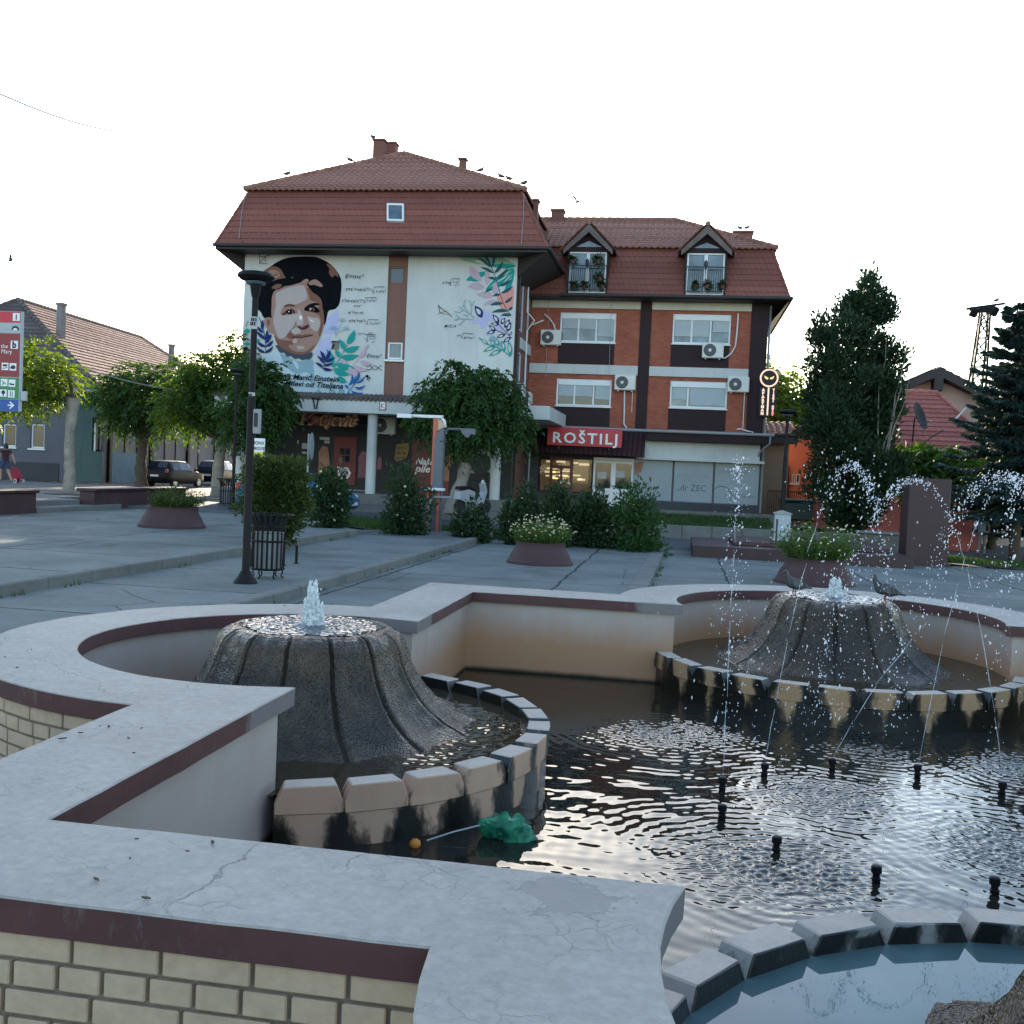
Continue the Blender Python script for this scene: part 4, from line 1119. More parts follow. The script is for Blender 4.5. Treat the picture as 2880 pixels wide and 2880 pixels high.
# big red fascia sign
a0, a1 = yp(1380 + 388 / 2.415, 1060 + 340 / 2.415, 38.75), yp(1380 + 890 / 2.415, 1060 + 480 / 2.415, 38.75)
zt_ = yp(1380 + 640 / 2.415, 1060 + 347 / 2.415, 38.75).z; zb_ = yp(1380 + 640 / 2.415, 1060 + 472 / 2.415, 38.75).z
sg = thing('fascia_sign', 'bright red shop board with large white capitals on the ribbed maroon awning', 'sign', ((a0.x + a1.x) / 2, 38.75, zb_))
mb = MB(); mb.bbox(a0.x, a1.x, 38.72, 38.8, zb_, zt_, .008); mb.build('board', M_redsign, sg)
mb = MB(); put_text(mb, 'ROŠTILJ', a0.x + .2, zb_ + (zt_ - zb_) * .16, 38.70, (zt_ - zb_) * .80, 0, width=a1.x - a0.x - .42, bold=.011, spacing=1.22, extrude=.012); mb.build('lettering', M_whiteL, sg)
mb = MB()
for u in (.15, .82): x = a0.x + (a1.x - a0.x) * u; mb.tube((x, 38.8, zb_ + .1), (x, 39.15, zb_ - .15), .02, n=6)
mb.build('bracket', M_grey, sg)
# upright lit sign on the corner
vs0, vs1 = yp(2080 + 430 / 6.44, 1000 + 570 / 6.44, 39.6), yp(2080 + 630 / 6.44, 1000 + 1110 / 6.44, 39.6)
xc = (vs0.x + yp(2080 + 600 / 6.44, 1000 + 1000 / 6.44, 39.6).x) / 2
sg = thing('neon_sign', 'narrow upright lit sign with round emblem on the brick house corner', 'sign', (xc, 39.6, vs1.z))
M_neon = mk('lit_sign_tube', (.9, .6, .45), .5, .05, 4, emit=((1, .62, .45), .28)); M_neonr = mk('lit_sign_red', (.8, .1, .08), .5, .05, 4, emit=((1, .12, .10), .7)); M_neong = mk('lit_emblem', (.9, .65, .2), .5, .05, 4, emit=((1, .7, .25), .22))
hw = .34; zt_ = vs0.z; zb_ = vs1.z
mb = MB(); mb.bbox(xc - hw, xc + hw, 39.56, 39.68, zb_, zt_, .01); mb.lathe([(.38, -.05), (.4, .0), (.38, .06), (.001, .06)], (0, 0, 0), 28)
k0 = len(mb.v) - 4 * 28
for i in range(k0, len(mb.v)): v = mb.v[i]; mb.v[i] = (xc + v[0], 39.62 - v[2], zt_ + .36 + v[1])
mb.tube((wx1, 39.95, zt_ - .2), (xc, 39.66, zt_ - .2), .03, n=6); mb.tube((wx1, 39.95, zb_ + .3), (xc, 39.66, zb_ + .3), .03, n=6)
mb.build('sign_box', M_shopdark, sg)
mb = MB(); H = zt_ - zb_
def letters(t, x, z0, z1, m):
    n = len(t)
    for i, ch in enumerate(t):
        if ch == ' ': continue
        h = (z1 - z0) / n; put_text(mb, ch, x, z0 + (n - 1 - i) * h + h * .15, 39.545, h * 1.02, m, align='CENTER', bold=.012)
letters('APARTMAN', xc - .2, zb_ + .05, zt_ - .05, 0); letters('TISKI CV', xc + .2, zb_ + H * .2, zt_ - .05, 0); letters('ET', xc + .2, zb_ + .03, zb_ + H * .2, 1)
mb.box(xc - .03, xc + .03, 39.54, 39.55, zb_ + .05, zt_ - .02, 0)
mb.path([(xc + .33 * math.cos(a), 39.55, zt_ + .36 + .33 * math.sin(a)) for a in [i * 2 * math.pi / 28 for i in range(29)]], .035, 5, 0, False)
for sgn in (-1, 1): mb.poly([(xc + sgn * x, 39.545, zt_ + .36 + z) for x, z in ((.02, .0), (.2, .09), (.16, -.02), (.06, -.07))], 2)
mb.build('lettering', [M_neon, M_neonr, M_neong], sg)

# ------------------------------------------------------------------ old hipped house on the left street
M_hgrey = mat_wall('grey_roughcast', (.12, .12, .135), .25); M_hteal = mat_wall('teal_render', (.075, .115, .11), .5); M_hpale = mat_wall('pale_grey_render', (.20, .19, .185), .5); M_plinth = mk('dark_plinth', (.045, .045, .05), .85, .2, 2)
HC = Vector((-25.1, 41.9, 0)); hu = Vector((-.087, .996, 0)); hr = Vector((.996, .087, 0))
HM = Matrix((hr, hu, Vector((0, 0, 1)))).transposed().to_4x4(); HM.translation = HC
# local frame: x along the front (0 at the right corner, negative to the left), y along the street, z up
house = thing('hipped_roof_house', 'long old single-storey house with hipped clay tile roof on the left street', 'house', (HC.x, HC.y, .44))
gz0, eaz, rdz = .44, 4.72, 9.55
def H(x, y, z): return HM @ Vector((x, y, z))
def hmb(mb): mb.v = [tuple(HM @ Vector(v)) for v in mb.v]; return mb
def hpx(px, py):       # point of the house front seen at that place
    a = H(0, 0, 0); n = hu; d = ray(px, py); t = (a - CAM).dot(n) / d.dot(n); p = CAM + d * t
    return HM.inverted() @ p
HW, HL = 13.6, 24.0
r1 = lambda a, b: hpx(a / 2.683, 800 + b / 2.683)
wl = [(r1(232, 1050), r1(332, 1240)), (r1(20, 1050), r1(118, 1228))]
ops = []
for a, b in wl: ops.append((a.x, b.x, b.z, a.z))
xt = r1(560, 1200).x
wt = (r1(700, 1000), r1(770, 1262)); wt2 = (r1(555, 1000), r1(590, 1250))
ops2 = [(wt[0].x, wt[1].x, wt[1].z, wt[0].z)]
mb = MB(); wall_open(mb, 'y', 0, -HW, xt, gz0, eaz, ops, .18, 0); wall_open(mb, 'y', 0, xt, 0, gz0, eaz, ops2, .25, 1)
wall_open(mb, 'x', 0, 0, HL, gz0, eaz, [], .1, 2, -1)
mb.quad((-HW, 0, gz0), (-HW, HL, gz0), (-HW, HL, eaz), (-HW, 0, eaz))
hmb(mb).build('wall', [M_hgrey, M_hteal, M_hpale], house)
mb = MB(); mb.box(-HW, xt - .7, -.04, .02, gz0, r1(300, 1345).z); hmb(mb).build('plinth', M_plinth, house)
for (x0, x1, z0, z1) in ops:
    f = hmb(frame_mb(x0, x1, z0, z1, .1, .08, .06, [])).build('window', M_pvc, house)
    hmb(pane_mb(x0 + .05, x1 - .05, z0 + .05, z1 - .05, .14)).build('pane', M_glassd, f)
    mb = MB(); mb.bbox(x0 - .08, x1 + .08, -.1, .1, z0 - .08, z0 - .005, .01); hmb(mb).build('window_sill', M_white, f)
x0, x1, z0, z1 = ops2[0]
mb = frame_mb(x0, x1, z0, z1, .12, .09, .06, [(x0 + x1) / 2]); hmb(mb).build('window', M_dark, house)
mb = MB(); mb.tube(((x0 * .7 + x1 * .3), -.02, z0), ((x0 * .7 + x1 * .3), -.02, z1 - .3), .04, n=6); hmb(mb).build('drain_pipe', M_pvc, house)
mb = MB()
for z in (eaz - .75, eaz - .55): mb.bbox(xt, .04, -.05, .0, z, z + .08, .01)
hmb(mb).build('cornice', M_hteal, house)
# fence bays along the street side: dark posts, pale panels, a blue lower panel
mb = MB()
for y in (1.4, 6.2, 11.2, 15.6): mb = MB(); mb.bbox(-.02, .14, y, y + .3, gz0, 3.6, .02); hmb(mb).build('gate_post', M_dark, house)
mb = MB()
for y in (3.2, 4.6, 8.1, 9.6, 13.0): mb.bbox(-.02, .05, y, y + .1, gz0, 3.2, .01)
hmb(mb).build('wall_batten', M_dark, house)
mb = MB(); mb.bbox(.0, .08, 1.8, 4.6, gz0, 1.9, .01); hmb(mb).build('blue_panel', mk('faded_blue_board', (.07, .16, .22), .8, .3, 2), house)
# roof
ov = .45
A0, A1, A2, A3 = (-HW - ov, -ov, eaz), (ov, -ov, eaz), (ov, HL + ov, eaz), (-HW - ov, HL + ov, eaz)
ym = -HW / 2; k1 = (ym, 5.2, rdz); k2 = (ym, HL - 4.0, rdz)
mb = MB()
tile_roof(mb, [H(*p) for p in (A0, A1, k1)], .26, .34, .012, .035, 1)  # front hip's shade painted in with darker tiles than the sunlit street slope
tile_roof(mb, [H(*p) for p in (A1, A2, k2, k1)], .26, .36, .015, .05, 0)
tile_roof(mb, [H(*p) for p in (A2, A3, k2)], .3, .4, .012, .035, 0); tile_roof(mb, [H(*p) for p in (A3, A0, k1, k2)], .3, .4, .012, .035, 1)
ridge(mb, H(*A1) + Vector((0, 0, .05)), H(*k1), .14, m=1); ridge(mb, H(*A0), H(*k1), .14, m=1); ridge(mb, H(*k1), H(*k2), .14, m=1); ridge(mb, H(*k2), H(*A2), .14, m=0)
hroof = mb.build('roof', [M_tileold, M_tiledark], house)
mb = MB(); mb.prism([H(-HW - .4, -.4, eaz - .16), H(.4, -.4, eaz - .16), H(.4, HL + .4, eaz - .16), H(-HW - .4, HL + .4, eaz - .16)], (0, 0, .14)); mb.build('eaves', M_dark, house)
mb = MB(); mb.path([H(-HW - .4, -.52, eaz - .05), H(.5, -.52, eaz - .05)], .07, 8); mb.build('gutter', M_grey, house)
for (pxa, pxb, pya, pyb, dep) in ((159, 184, 850, 892, 52.5), (474, 490, 967, 985, 66)):
    p, q = dp(pxa, pya, dep), dp(pxb, pyb, dep)
    mb = MB(); q.x = p.x + (q.x - p.x) * .62; mb.bbox(p.x, q.x, p.y, p.y + .4, q.z - 1.2, p.z - .1, .02); mb.bbox(p.x - .05, q.x + .05, p.y - .05, p.y + .45, p.z - .14, p.z, .02); mb.build('chimney', M_hpale, hroof)
a = dp(67, 870, 50.6)     # small rooflight/hatch on the hip
# overhead service cable in front of the house
cb = tag(MB().path([dp(75, 970, 36) + (dp(560, 1105, 41) - dp(75, 970, 36)) * t + Vector((0, 0, -.5 * math.sin(math.pi * t) * .6)) for t in [i / 12 for i in range(13)]], .02, 5).build('overhead_cable', M_grey), 'pale service cable slung in front of the old clay-tiled house', 'cable')
cb2 = tag(MB().path([dp(-60, 238, 24) + (dp(420, 380, 34) - dp(-60, 238, 24)) * t + Vector((0, 0, -.25 * math.sin(math.pi * t))) for t in [i / 12 for i in range(13)]], .02, 5).build('overhead_cable', M_grey), 'thin lone wire crossing the empty sky above everything', 'cable')

# ------------------------------------------------------------------ houses on the right
M_org = mat_wall('orange_render', (.80, .26, .13), .2); M_pinkw = mat_wall('pale_pink_render', (.42, .30, .25), .2); M_redw = mat_wall('red_render', (.46, .14, .11), .25); M_ochre = mat_wall('ochre_render', (.30, .24, .15), .3)
M_tred = mat_tiles('new_red_tiles', (.30, .09, .065), (.45, .16, .125))
Yr = 44.0
rr1 = region(2080, 760, 2.415, Yr)
rh = thing('red_house', 'low red-walled house with new red tiled roof and satellite dish', 'house', (13.3, Yr, -.6))
e0, e1 = rr1(1085, 1215), rr1(1560, 1215); t0_, t1_ = rr1(1085, 830), rr1(1335, 835)
dx = 5.5
zE, zT = rr1(1300, 1225).z, yp(2080 + 1200 / 2.415, 760 + 832 / 2.415, Yr + 3.6).z
xl = e0.x - 3.0; xa = yp(2080 + 1340 / 2.415, 760 + 835 / 2.415, Yr + 3.6).x; xb = yp(2080 + 1640 / 2.415, 760 + 1080 / 2.415, Yr).x + .8
mb = MB(); tile_roof(mb, [(xl, Yr, zE), (xb, Yr, zE), (xa, Yr + 3.6, zT), (xl, Yr + 3.6, zT)], .28, .36, .025, .05)
tile_roof(mb, [(xb, Yr, zE), (xb, Yr + 7.2, zE), (xa, Yr + 3.6, zT)], .28, .36, .025, .05)
ridge(mb, (xl, Yr + 3.6, zT + .03), (xa, Yr + 3.6, zT + .03), .12); ridge(mb, (xb, Yr, zE + .05), (xa, Yr + 3.6, zT + .03), .09)
rroof = mb.build('roof', M_tred, rh)
mb = MB(); mb.box(xl + .3, xb - .4, Yr + .4, Yr + 7, -1.2, zE + .1); mb.build('wall', M_redw, rh)
mb = MB(); mb.path([(xl, Yr - .08, zE), (xb, Yr - .08, zE)], .06, 8); mb.build('gutter', M_grey, rh)
dish = thing('satellite_dish', 'dark satellite dish on a short mast above the red tiled roof', 'satellite dish', tuple(yp(2080 + 1180 / 2.415, 760 + 1090 / 2.415, Yr - .3)))
c = yp(2080 + 1207 / 2.415, 760 + 995 / 2.415, Yr - .4)
mb = MB(); mb.lathe([(.001, 0), (.3, .03), (.6, .13), (.62, .13), (.62, .15), (.3, .05), (.001, .02)], (0, 0, 0), 28)
Md = Matrix.Translation(c) @ Matrix.Rotation(R(-12), 4, 'Y') @ Matrix.Rotation(R(62), 4, 'Z') @ Matrix.Rotation(R(80), 4, 'X')
mb.v = [tuple(Md @ Vector(v)) for v in mb.v]; mb.build('reflector', mk('dark_dish_metal', (.008, .009, .011), .8, .2, 3), dish, smooth=True, angle=40)
b = yp(2080 + 1180 / 2.415, 760 + 1090 / 2.415, Yr + .2)
mb = MB(); mb.path([(b.x, Yr + .25, b.z - .5), (b.x, Yr + .1, b.z + .5), (c.x, Yr - .3, c.z)], .03, 6); mb.build('mast', M_black, dish)
tp = yp(2080 + 1295 / 2.415, 760 + 1030 / 2.415, Yr - .9); mb = MB(); mb.path([yp(2080 + 1230 / 2.415, 760 + 1055 / 2.415, Yr - .4), tp], .025, 6); mb.tube(tp, tp + Vector((.03, .1, .06)), .05, n=8); mb.build('feed_arm', M_grey, dish)
mb = MB(); mb.path([yp(2080 + a / 2.415, 760 + b / 2.415, Yr + 1.2) for a, b in ((1450, 1030), (1560, 910))], .04, 6); tag(mb.build('white_pole', M_white), 'slanting white pole rising from the red tiled roof towards the lattice mast', 'pole')
mb = MB(); mb.path([yp(2080 + a / 2.415, 760 + b / 2.415, Yr - .5) for a, b in ((1190, 1270), (1200, 1225), (1240, 1180), (1310, 1130), (1385, 1085))], .022, 5); mb.path([yp(2080 + 1197 / 2.415 + 8 * math.cos(t), 760 + 1278 / 2.415 + 5 * math.sin(t), Yr - .5) for t in [i * .6 for i in range(12)]], .03, 5); tag(mb.build('overhead_cable', M_black), 'dark looped cable sagging across the red tiled roof', 'cable')
# gabled house behind
Yg = 52.0; rg_ = lambda a, b: yp(2480 + a / 3.865, 800 + b / 3.865, Yg)
gh = thing('gabled_house', 'pale pink gabled house with dark eaves behind the red tiled roof', 'house', (16.5, Yg, -.6))
pkp, lf, rt_ = rg_(592, 915), rg_(225, 1120), rg_(985, 1090)
sl = (pkp.z - lf.z) / (pkp.x - lf.x); half = 7.0
mb = MB(); gp_ = [(pkp.x - half, Yg, -1), (pkp.x + half, Yg, -1), (pkp.x + half, Yg, pkp.z - .5 - half * sl * .72), (pkp.x, Yg, pkp.z - .5), (pkp.x - half, Yg, pkp.z - .5 - half * sl * .72)]
mb.prism(gp_, (0, 10, 0)); mb.build('wall', M_pinkw, gh)
mb = MB()
for s in (-1, 1):
    a = Vector((pkp.x, Yg - .7, pkp.z)); b = Vector((pkp.x + s * (half + .8), Yg - .7, pkp.z - (half + .8) * sl * .78))
    q = [a, b, b + Vector((0, 11, 0)), a + Vector((0, 11, 0))]
    tile_roof(mb, [b, b + Vector((0, 11, 0)), a + Vector((0, 11, 0)), a], .3, .4, .03, .05)
mb.build('roof', M_tiledark, gh)
mb = MB()
for s in (-1, 1):
    a = Vector((pkp.x, Yg - .72, pkp.z)); b = Vector((pkp.x + s * (half + .8), Yg - .72, pkp.z - (half + .8) * sl * .78))
    mb.prism([a, b, b - Vector((0, 0, .42)), a - Vector((0, 0, .42))], (0, .75, 0))
mb.bbox(pkp.x - .22, pkp.x + .22, Yg - .74, Yg, pkp.z - 1.15, pkp.z - .42, .02)
mb.build('barge_board', M_fascia, gh)
# orange house between wing and conifer
Yo = 50.0; ro = lambda a, b: yp(2080 + a / 4.83, 1220 + b / 4.83, Yo)
oh = thing('orange_house', 'small bright orange house with stepped gable beyond the brick house', 'house', (9.5, Yo, -.4))
wz = ro(600, 1000).z
st = [(330, 580), (540, 500), (600, 250), (760, 90), (850, 90), (850, 600), (930, 620), (930, 1000), (330, 1000)]
pts = [ro(a, b) for a, b in [(330, 590), (480, 520), (490, 260), (600, 190), (760, 80), (1000, 80), (1000, 1010), (330, 1010)]]
mb = MB(); mb.prism([(p.x, Yo, p.z if p.z > wz + .3 else -1) for p in pts], (0, 6, 0)); mb.build('wall', M_org, oh)
a, b = ro(715, 545), ro(815, 665)
f = frame_mb(a.x, a.x + (b.x - a.x) * .36, b.z, a.z, Yo - .03, .05, .06, []); f.v += []; f2 = frame_mb(b.x - (b.x - a.x) * .5, b.x, b.z, a.z, Yo - .03, .05, .06, [])
for q, (x0, x1) in ((f, (a.x, a.x + (b.x - a.x) * .36)), (f2, (b.x - (b.x - a.x) * .5, b.x))):
    w = q.build('window', M_white, oh); pane_mb(x0 + .03, x1 - .03, b.z + .03, a.z - .03, Yo - .012).build('pane', M_glassd, w)
mb = MB(); mb.bbox(a.x - .15, b.x + .1, Yo - .1, Yo + .02, b.z - .12, b.z - .01, .01); mb.build('window_sill', M_white, oh)
mb = MB(); mb.path([ro(640, 880) + Vector((0, -.1, 0)), ro(645, 450) + Vector((0, -.1, 0)), ro(600, 400) + Vector((0, -.1, 0))], .09, 8); mb.build('drain_pipe', M_redwood, oh)
mb = MB(); tile_roof(mb, [tuple(ro(330, 595) + Vector((-.2, -.3, 0))), tuple(ro(560, 500) + Vector((0, -.3, 0))), tuple(ro(560, 470) + Vector((0, 2, .7))), tuple(ro(330, 560) + Vector((-.2, 2, .7)))], .28, .35, .03, .05); mb.build('roof', M_tred, oh)
# tiled sheds next to it, against the wing
sh = thing('tiled_shed', 'low ochre shed with old tiled roof tucked beside the brick house', 'shed', (6.2, 46, -.2))
Ys = 46.0; rs = lambda a, b: yp(2080 + a / 6.44, 1000 + b / 6.44, Ys)
p, q = rs(360, 1430), rs(1040, 1440); mb = MB(); tile_roof(mb, [(p.x - .4, Ys - .4, p.z), (q.x, Ys - .4, q.z), (q.x, Ys + 2, rs(1000, 1290).z + .3), (p.x - .4, Ys + 2, rs(370, 1290).z + .3)], .28, .32, .05, .05); mb.build('roof', M_tileold, sh)
mb = MB(); mb.box(p.x - .3, q.x - .3, Ys + .1, Ys + 3, -1, p.z); mb.build('wall', M_ochre, sh)
mb = MB(); z_ = rs(600, 1500).z; mb.bbox(p.x - .4, q.x, Ys - .5, Ys - .4, z_ - .25, p.z - .02, .01); mb.path([(p.x - .4, Ys - .52, p.z - .02), (q.x, Ys - .52, p.z - .02)], .05, 6); mb.build('fascia_board', M_fascia, sh)

# ------------------------------------------------------------------ the mural
def flat(name, c, r=.9): return mk(name, c, r, .06, 2.5, spec=.06)
PAL = [('paint_black', (.005, .006, .009)), ('paint_hair_brown', (.19, .09, .065)), ('paint_skin_light', (.40, .335, .32)), ('paint_skin_mid', (.31, .185, .15)), ('paint_skin_shade', (.19, .09, .065)), ('paint_brown', (.07, .03, .03)), ('paint_white', (.72, .70, .68)), ('paint_collar', (.05, .07, .09)), ('paint_dress_pale', (.42, .53, .57)), ('paint_dress_mid', (.23, .34, .39)), ('paint_teal', (.02, .27, .24)), ('paint_navy', (.018, .035, .13)), ('paint_lavender', (.42, .42, .62)), ('paint_mauve', (.45, .34, .40)), ('paint_blue', (.02, .11, .30)), ('paint_coral', (.62, .27, .23)), ('paint_sage', (.22, .36, .29)), ('paint_darkteal', (.03, .09, .11)), ('paint_wall', (.52, .535, .52))]
PM = [flat(n, c) for n, c in PAL]
BLK, HBR, SKL, SKM, SKS, BRN, WHT, COLR, DRP, DRM, TEA, NAV, LAV, MAU, BLU, COR, SAG, DTE, WAL = range(19)
z3 = region(660, 680, 4.2, YM)
mb = MB(); p = Paint(mb, z3, YM)
# dress
p.fill([(520, 1290), (400, 1330), (300, 1400), (240, 1520), (230, 1700), (240, 1830), (700, 1810), (1400, 1825), (1330, 1640), (1200, 1560), (1000, 1500), (920, 1380), (740, 1420), (600, 1350)], DRP)
p.lift(); p.fill([(540, 1320), (650, 1370), (770, 1410), (905, 1390), (935, 1440), (905, 1540), (920, 1580), (840, 1540), (740, 1560), (660, 1520), (590, 1450)], DRM)
for ol in ([(660, 1470), (700, 1480), (730, 1500), (700, 1530), (665, 1520)], [(905, 1390), (930, 1480), (940, 1600), (905, 1680), (890, 1550)], [(990, 1740), (1030, 1790), (960, 1790)], [(1120, 1740), (1190, 1760), (1200, 1800), (1130, 1795)], [(1240, 1740), (1300, 1760), (1290, 1800), (1230, 1780)], [(300, 1600), (420, 1560), (520, 1640), (420, 1720)]): p.fill(ol, DRM, n=3)
p.lift(); p.fill([(690, 1400), (740, 1430), (760, 1500), (720, 1480)], DRP, n=3)
# lavender leaves behind
for L in (((1070, 1050), (1220, 800), 130, .05), ((1030, 1070), (1250, 985), 90, .1), ((1010, 1230), (1130, 1110), 100, .1), ((940, 1330), (1160, 1200), 120, .05), ((960, 1310), (1120, 1260), 60, .0)): p.leaf(L[0], L[1], L[2], LAV, L[3])
p.lift(); p.stroke([(950, 1330), (1010, 1180), (1080, 1030), (1200, 830)], 8, DRP)
# silhouette of hat and hair
p.fill([(300, 400), (350, 340), (420, 295), (500, 240), (620, 190), (760, 176), (950, 178), (1050, 215), (1150, 280), (1230, 380), (1262, 480), (1256, 620), (1238, 730), (1190, 792), (1112, 816), (1090, 890), (1062, 985), (1000, 900), (800, 800), (600, 900), (440, 900), (390, 915), (340, 890), (310, 830), (262, 780), (248, 640), (268, 545), (285, 480)], BLK)
p.lift(); p.fill([(300, 395), (350, 340), (420, 300), (480, 292), (540, 320), (575, 375), (600, 420), (640, 462), (590, 445), (555, 470), (500, 462), (440, 470), (400, 440), (340, 420)], HBR)
p.fill([(1085, 262), (1160, 292), (1210, 350), (1225, 420), (1190, 395), (1150, 420), (1115, 370), (1120, 320)], HBR); p.fill([(270, 540), (340, 515), (440, 540), (425, 570), (380, 560), (330, 548)], HBR); p.fill([(665, 425), (690, 415), (705, 455), (680, 460)], HBR, n=3)
p.lift(); p.fill([(400, 350), (450, 330), (510, 345), (540, 395), (500, 430), (455, 420)], SKM, n=3); p.lift(); p.fill([(420, 370), (470, 385), (520, 375), (500, 400), (440, 395)], HBR, n=3)
# ear, face
p.fill([(350, 925), (385, 895), (430, 900), (455, 960), (462, 1040), (450, 1088), (405, 1062), (365, 990)], SKM)
p.lift(); p.fill([(380, 935), (410, 920), (420, 960), (400, 1000)], SKS, n=3)
p.fill([(445, 640), (480, 575), (560, 535), (680, 512), (740, 495), (850, 470), (905, 520), (960, 590), (1010, 660), (1040, 760), (1056, 900), (1052, 1000), (1012, 1130), (962, 1230), (900, 1300), (830, 1336), (740, 1340), (620, 1300), (520, 1232), (470, 1120), (450, 1000), (436, 850), (440, 720)], SKM)
p.lift(); p.fill([(905, 560), (1000, 650), (1038, 780), (1053, 900), (1048, 1000), (1010, 1120), (990, 1080), (1020, 960), (1005, 880), (960, 840), (1000, 760), (960, 710), (900, 690), (880, 620)], SKS)
p.fill([(470, 1110), (520, 1150), (600, 1165), (680, 1170), (700, 1210), (640, 1230), (700, 1290), (830, 1300), (930, 1230), (960, 1210), (900, 1298), (830, 1334), (740, 1338), (620, 1298), (520, 1230)], SKS)
p.fill([(700, 1010), (650, 1060), (620, 1130), (700, 1160), (760, 1180), (700, 1120), (720, 1050)], SKS, n=3)
p.fill([(860, 540), (930, 590), (980, 680), (900, 660), (870, 610)], SKS, n=3)
p.lift()
p.fill([(485, 640), (520, 592), (640, 542), (800, 512), (838, 560), (858, 668), (790, 715), (720, 742), (650, 735), (585, 765), (545, 840), (575, 870), (690, 862), (745, 850), (748, 910), (712, 960), (690, 1010), (640, 1070), (590, 1130), (530, 1140), (490, 1060), (462, 960), (468, 850), (490, 760)], SKL)
p.fill([(755, 790), (795, 850), (815, 930), (800, 985), (745, 985), (735, 940), (748, 860)], SKL); p.fill([(862, 880), (930, 895), (1000, 915), (1010, 1000), (970, 1060), (905, 1020), (880, 950)], SKL)
p.fill([(690, 1030), (740, 1015), (780, 1050), (770, 1085), (700, 1090), (670, 1060)], SKL); p.fill([(700, 1150), (740, 1150), (735, 1190), (690, 1195)], SKL, n=3); p.fill([(735, 1240), (800, 1230), (830, 1260), (760, 1275)], SKL, n=3); p.fill([(580, 840), (640, 795), (700, 800), (720, 850), (640, 862)], SKL, n=3)
p.lift()
p.fill([(765, 880), (790, 875), (800, 910), (775, 920)], WHT, n=3); p.stroke([(890, 915), (910, 935), (945, 945)], 10, WHT)
p.fill([(590, 768), (640, 742), (700, 752), (712, 765), (650, 768)], SKS, n=3)
p.fill([(560, 862), (590, 835), (640, 805), (690, 800), (716, 835), (690, 852), (610, 858)], SKS, n=3)
p.fill([(825, 790), (880, 742), (960, 722), (1012, 745), (940, 758), (985, 785), (1008, 830), (950, 838), (880, 822), (838, 815)], BLK, n=3)
p.fill([(745, 1000), (770, 995), (800, 1012), (850, 985), (882, 982), (872, 1015), (820, 1042), (770, 1028)], BRN, n=3)
p.fill([(685, 1124), (755, 1096), (800, 1104), (845, 1090), (928, 1101), (860, 1126), (780, 1136)], SKS, n=3); p.fill([(725, 1138), (860, 1128), (830, 1164), (765, 1168)], SKM, n=3); p.lift(); p.stroke([(682, 1124), (780, 1132), (850, 1121), (932, 1101)], 13, BRN)
p.lift()
p.fill([(560, 866), (620, 806), (690, 796), (722, 840), (700, 850), (690, 822), (630, 832), (590, 862)], BRN, n=3); p.stroke([(590, 766), (640, 745), (708, 758)], 14, BRN); p.fill([(618, 826), (648, 810), (680, 822), (676, 854), (634, 856)], BLK, n=3); p.fill([(880, 785), (915, 778), (950, 800), (930, 825), (890, 818)], SKS, n=3)
p.lift(); p.fill([(640, 822), (650, 820), (652, 832), (642, 834)], WHT, n=2); p.fill([(896, 792), (912, 790), (912, 806), (898, 806)], WHT, n=2); p.fill([(905, 795), (930, 795), (930, 818), (908, 820)], BLK, n=2)
# front locks over the forehead
p.fill([(430, 660), (470, 580), (540, 555), (600, 520), (640, 505), (700, 495), (760, 470), (800, 455), (840, 440), (600, 430), (420, 480), (300, 560), (330, 740)], BLK)
p.fill([(860, 500), (905, 470), (980, 460), (1080, 480), (1120, 640), (1080, 800), (1045, 800), (1030, 700), (990, 640), (930, 600), (890, 555)], BLK)
p.lift(); p.fill([(880, 482), (920, 455), (965, 448), (1010, 478), (1045, 520), (1020, 535), (950, 512), (890, 512)], SKM, n=4); p.fill([(440, 545), (500, 500), (560, 510), (540, 545), (480, 560)], HBR, n=3); p.fill([(800, 470), (850, 440), (880, 460), (850, 500), (780, 500)], SKM, n=3)
# collar
p.fill([(485, 1228), (520, 1225), (580, 1270), (660, 1310), (740, 1332), (830, 1330), (920, 1305), (915, 1362), (880, 1390), (840, 1388), (800, 1398), (760, 1375), (710, 1385), (670, 1350), (620, 1355), (590, 1310), (540, 1310), (510, 1265)], COLR, n=3)
# left leaves
p.sprig([(370, 1320), (365, 1150), (330, 1000), (290, 890)], [((368, 1160), (250, 1050), 40), ((368, 1160), (385, 1040), 40, (.1,)), ((372, 1240), (265, 1170), 38, (-.1,)), ((372, 1240), (460, 1160), 38, (.1,)), ((365, 1310), (268, 1245), 36, (-.1,)), ((365, 1310), (462, 1230), 36, (.1,)), ((340, 1080), (250, 990), 36), ((330, 1040), (335, 920), 40), ((440, 1095), (370, 1190), 42), ((372, 1200), (440, 1100), 38)], NAV)
p.leaf((185, 1050), (110, 1060), 60, TEA); p.leaf((250, 1190), (300, 1150), 40, TEA); p.leaf((190, 1210), (110, 1205), 45, TEA); p.stroke([(140, 1010), (150, 960), (170, 940)], 6, BLK); p.fill([(110, 1250), (150, 1240), (165, 1265), (140, 1290), (110, 1280)], BLK, n=2)
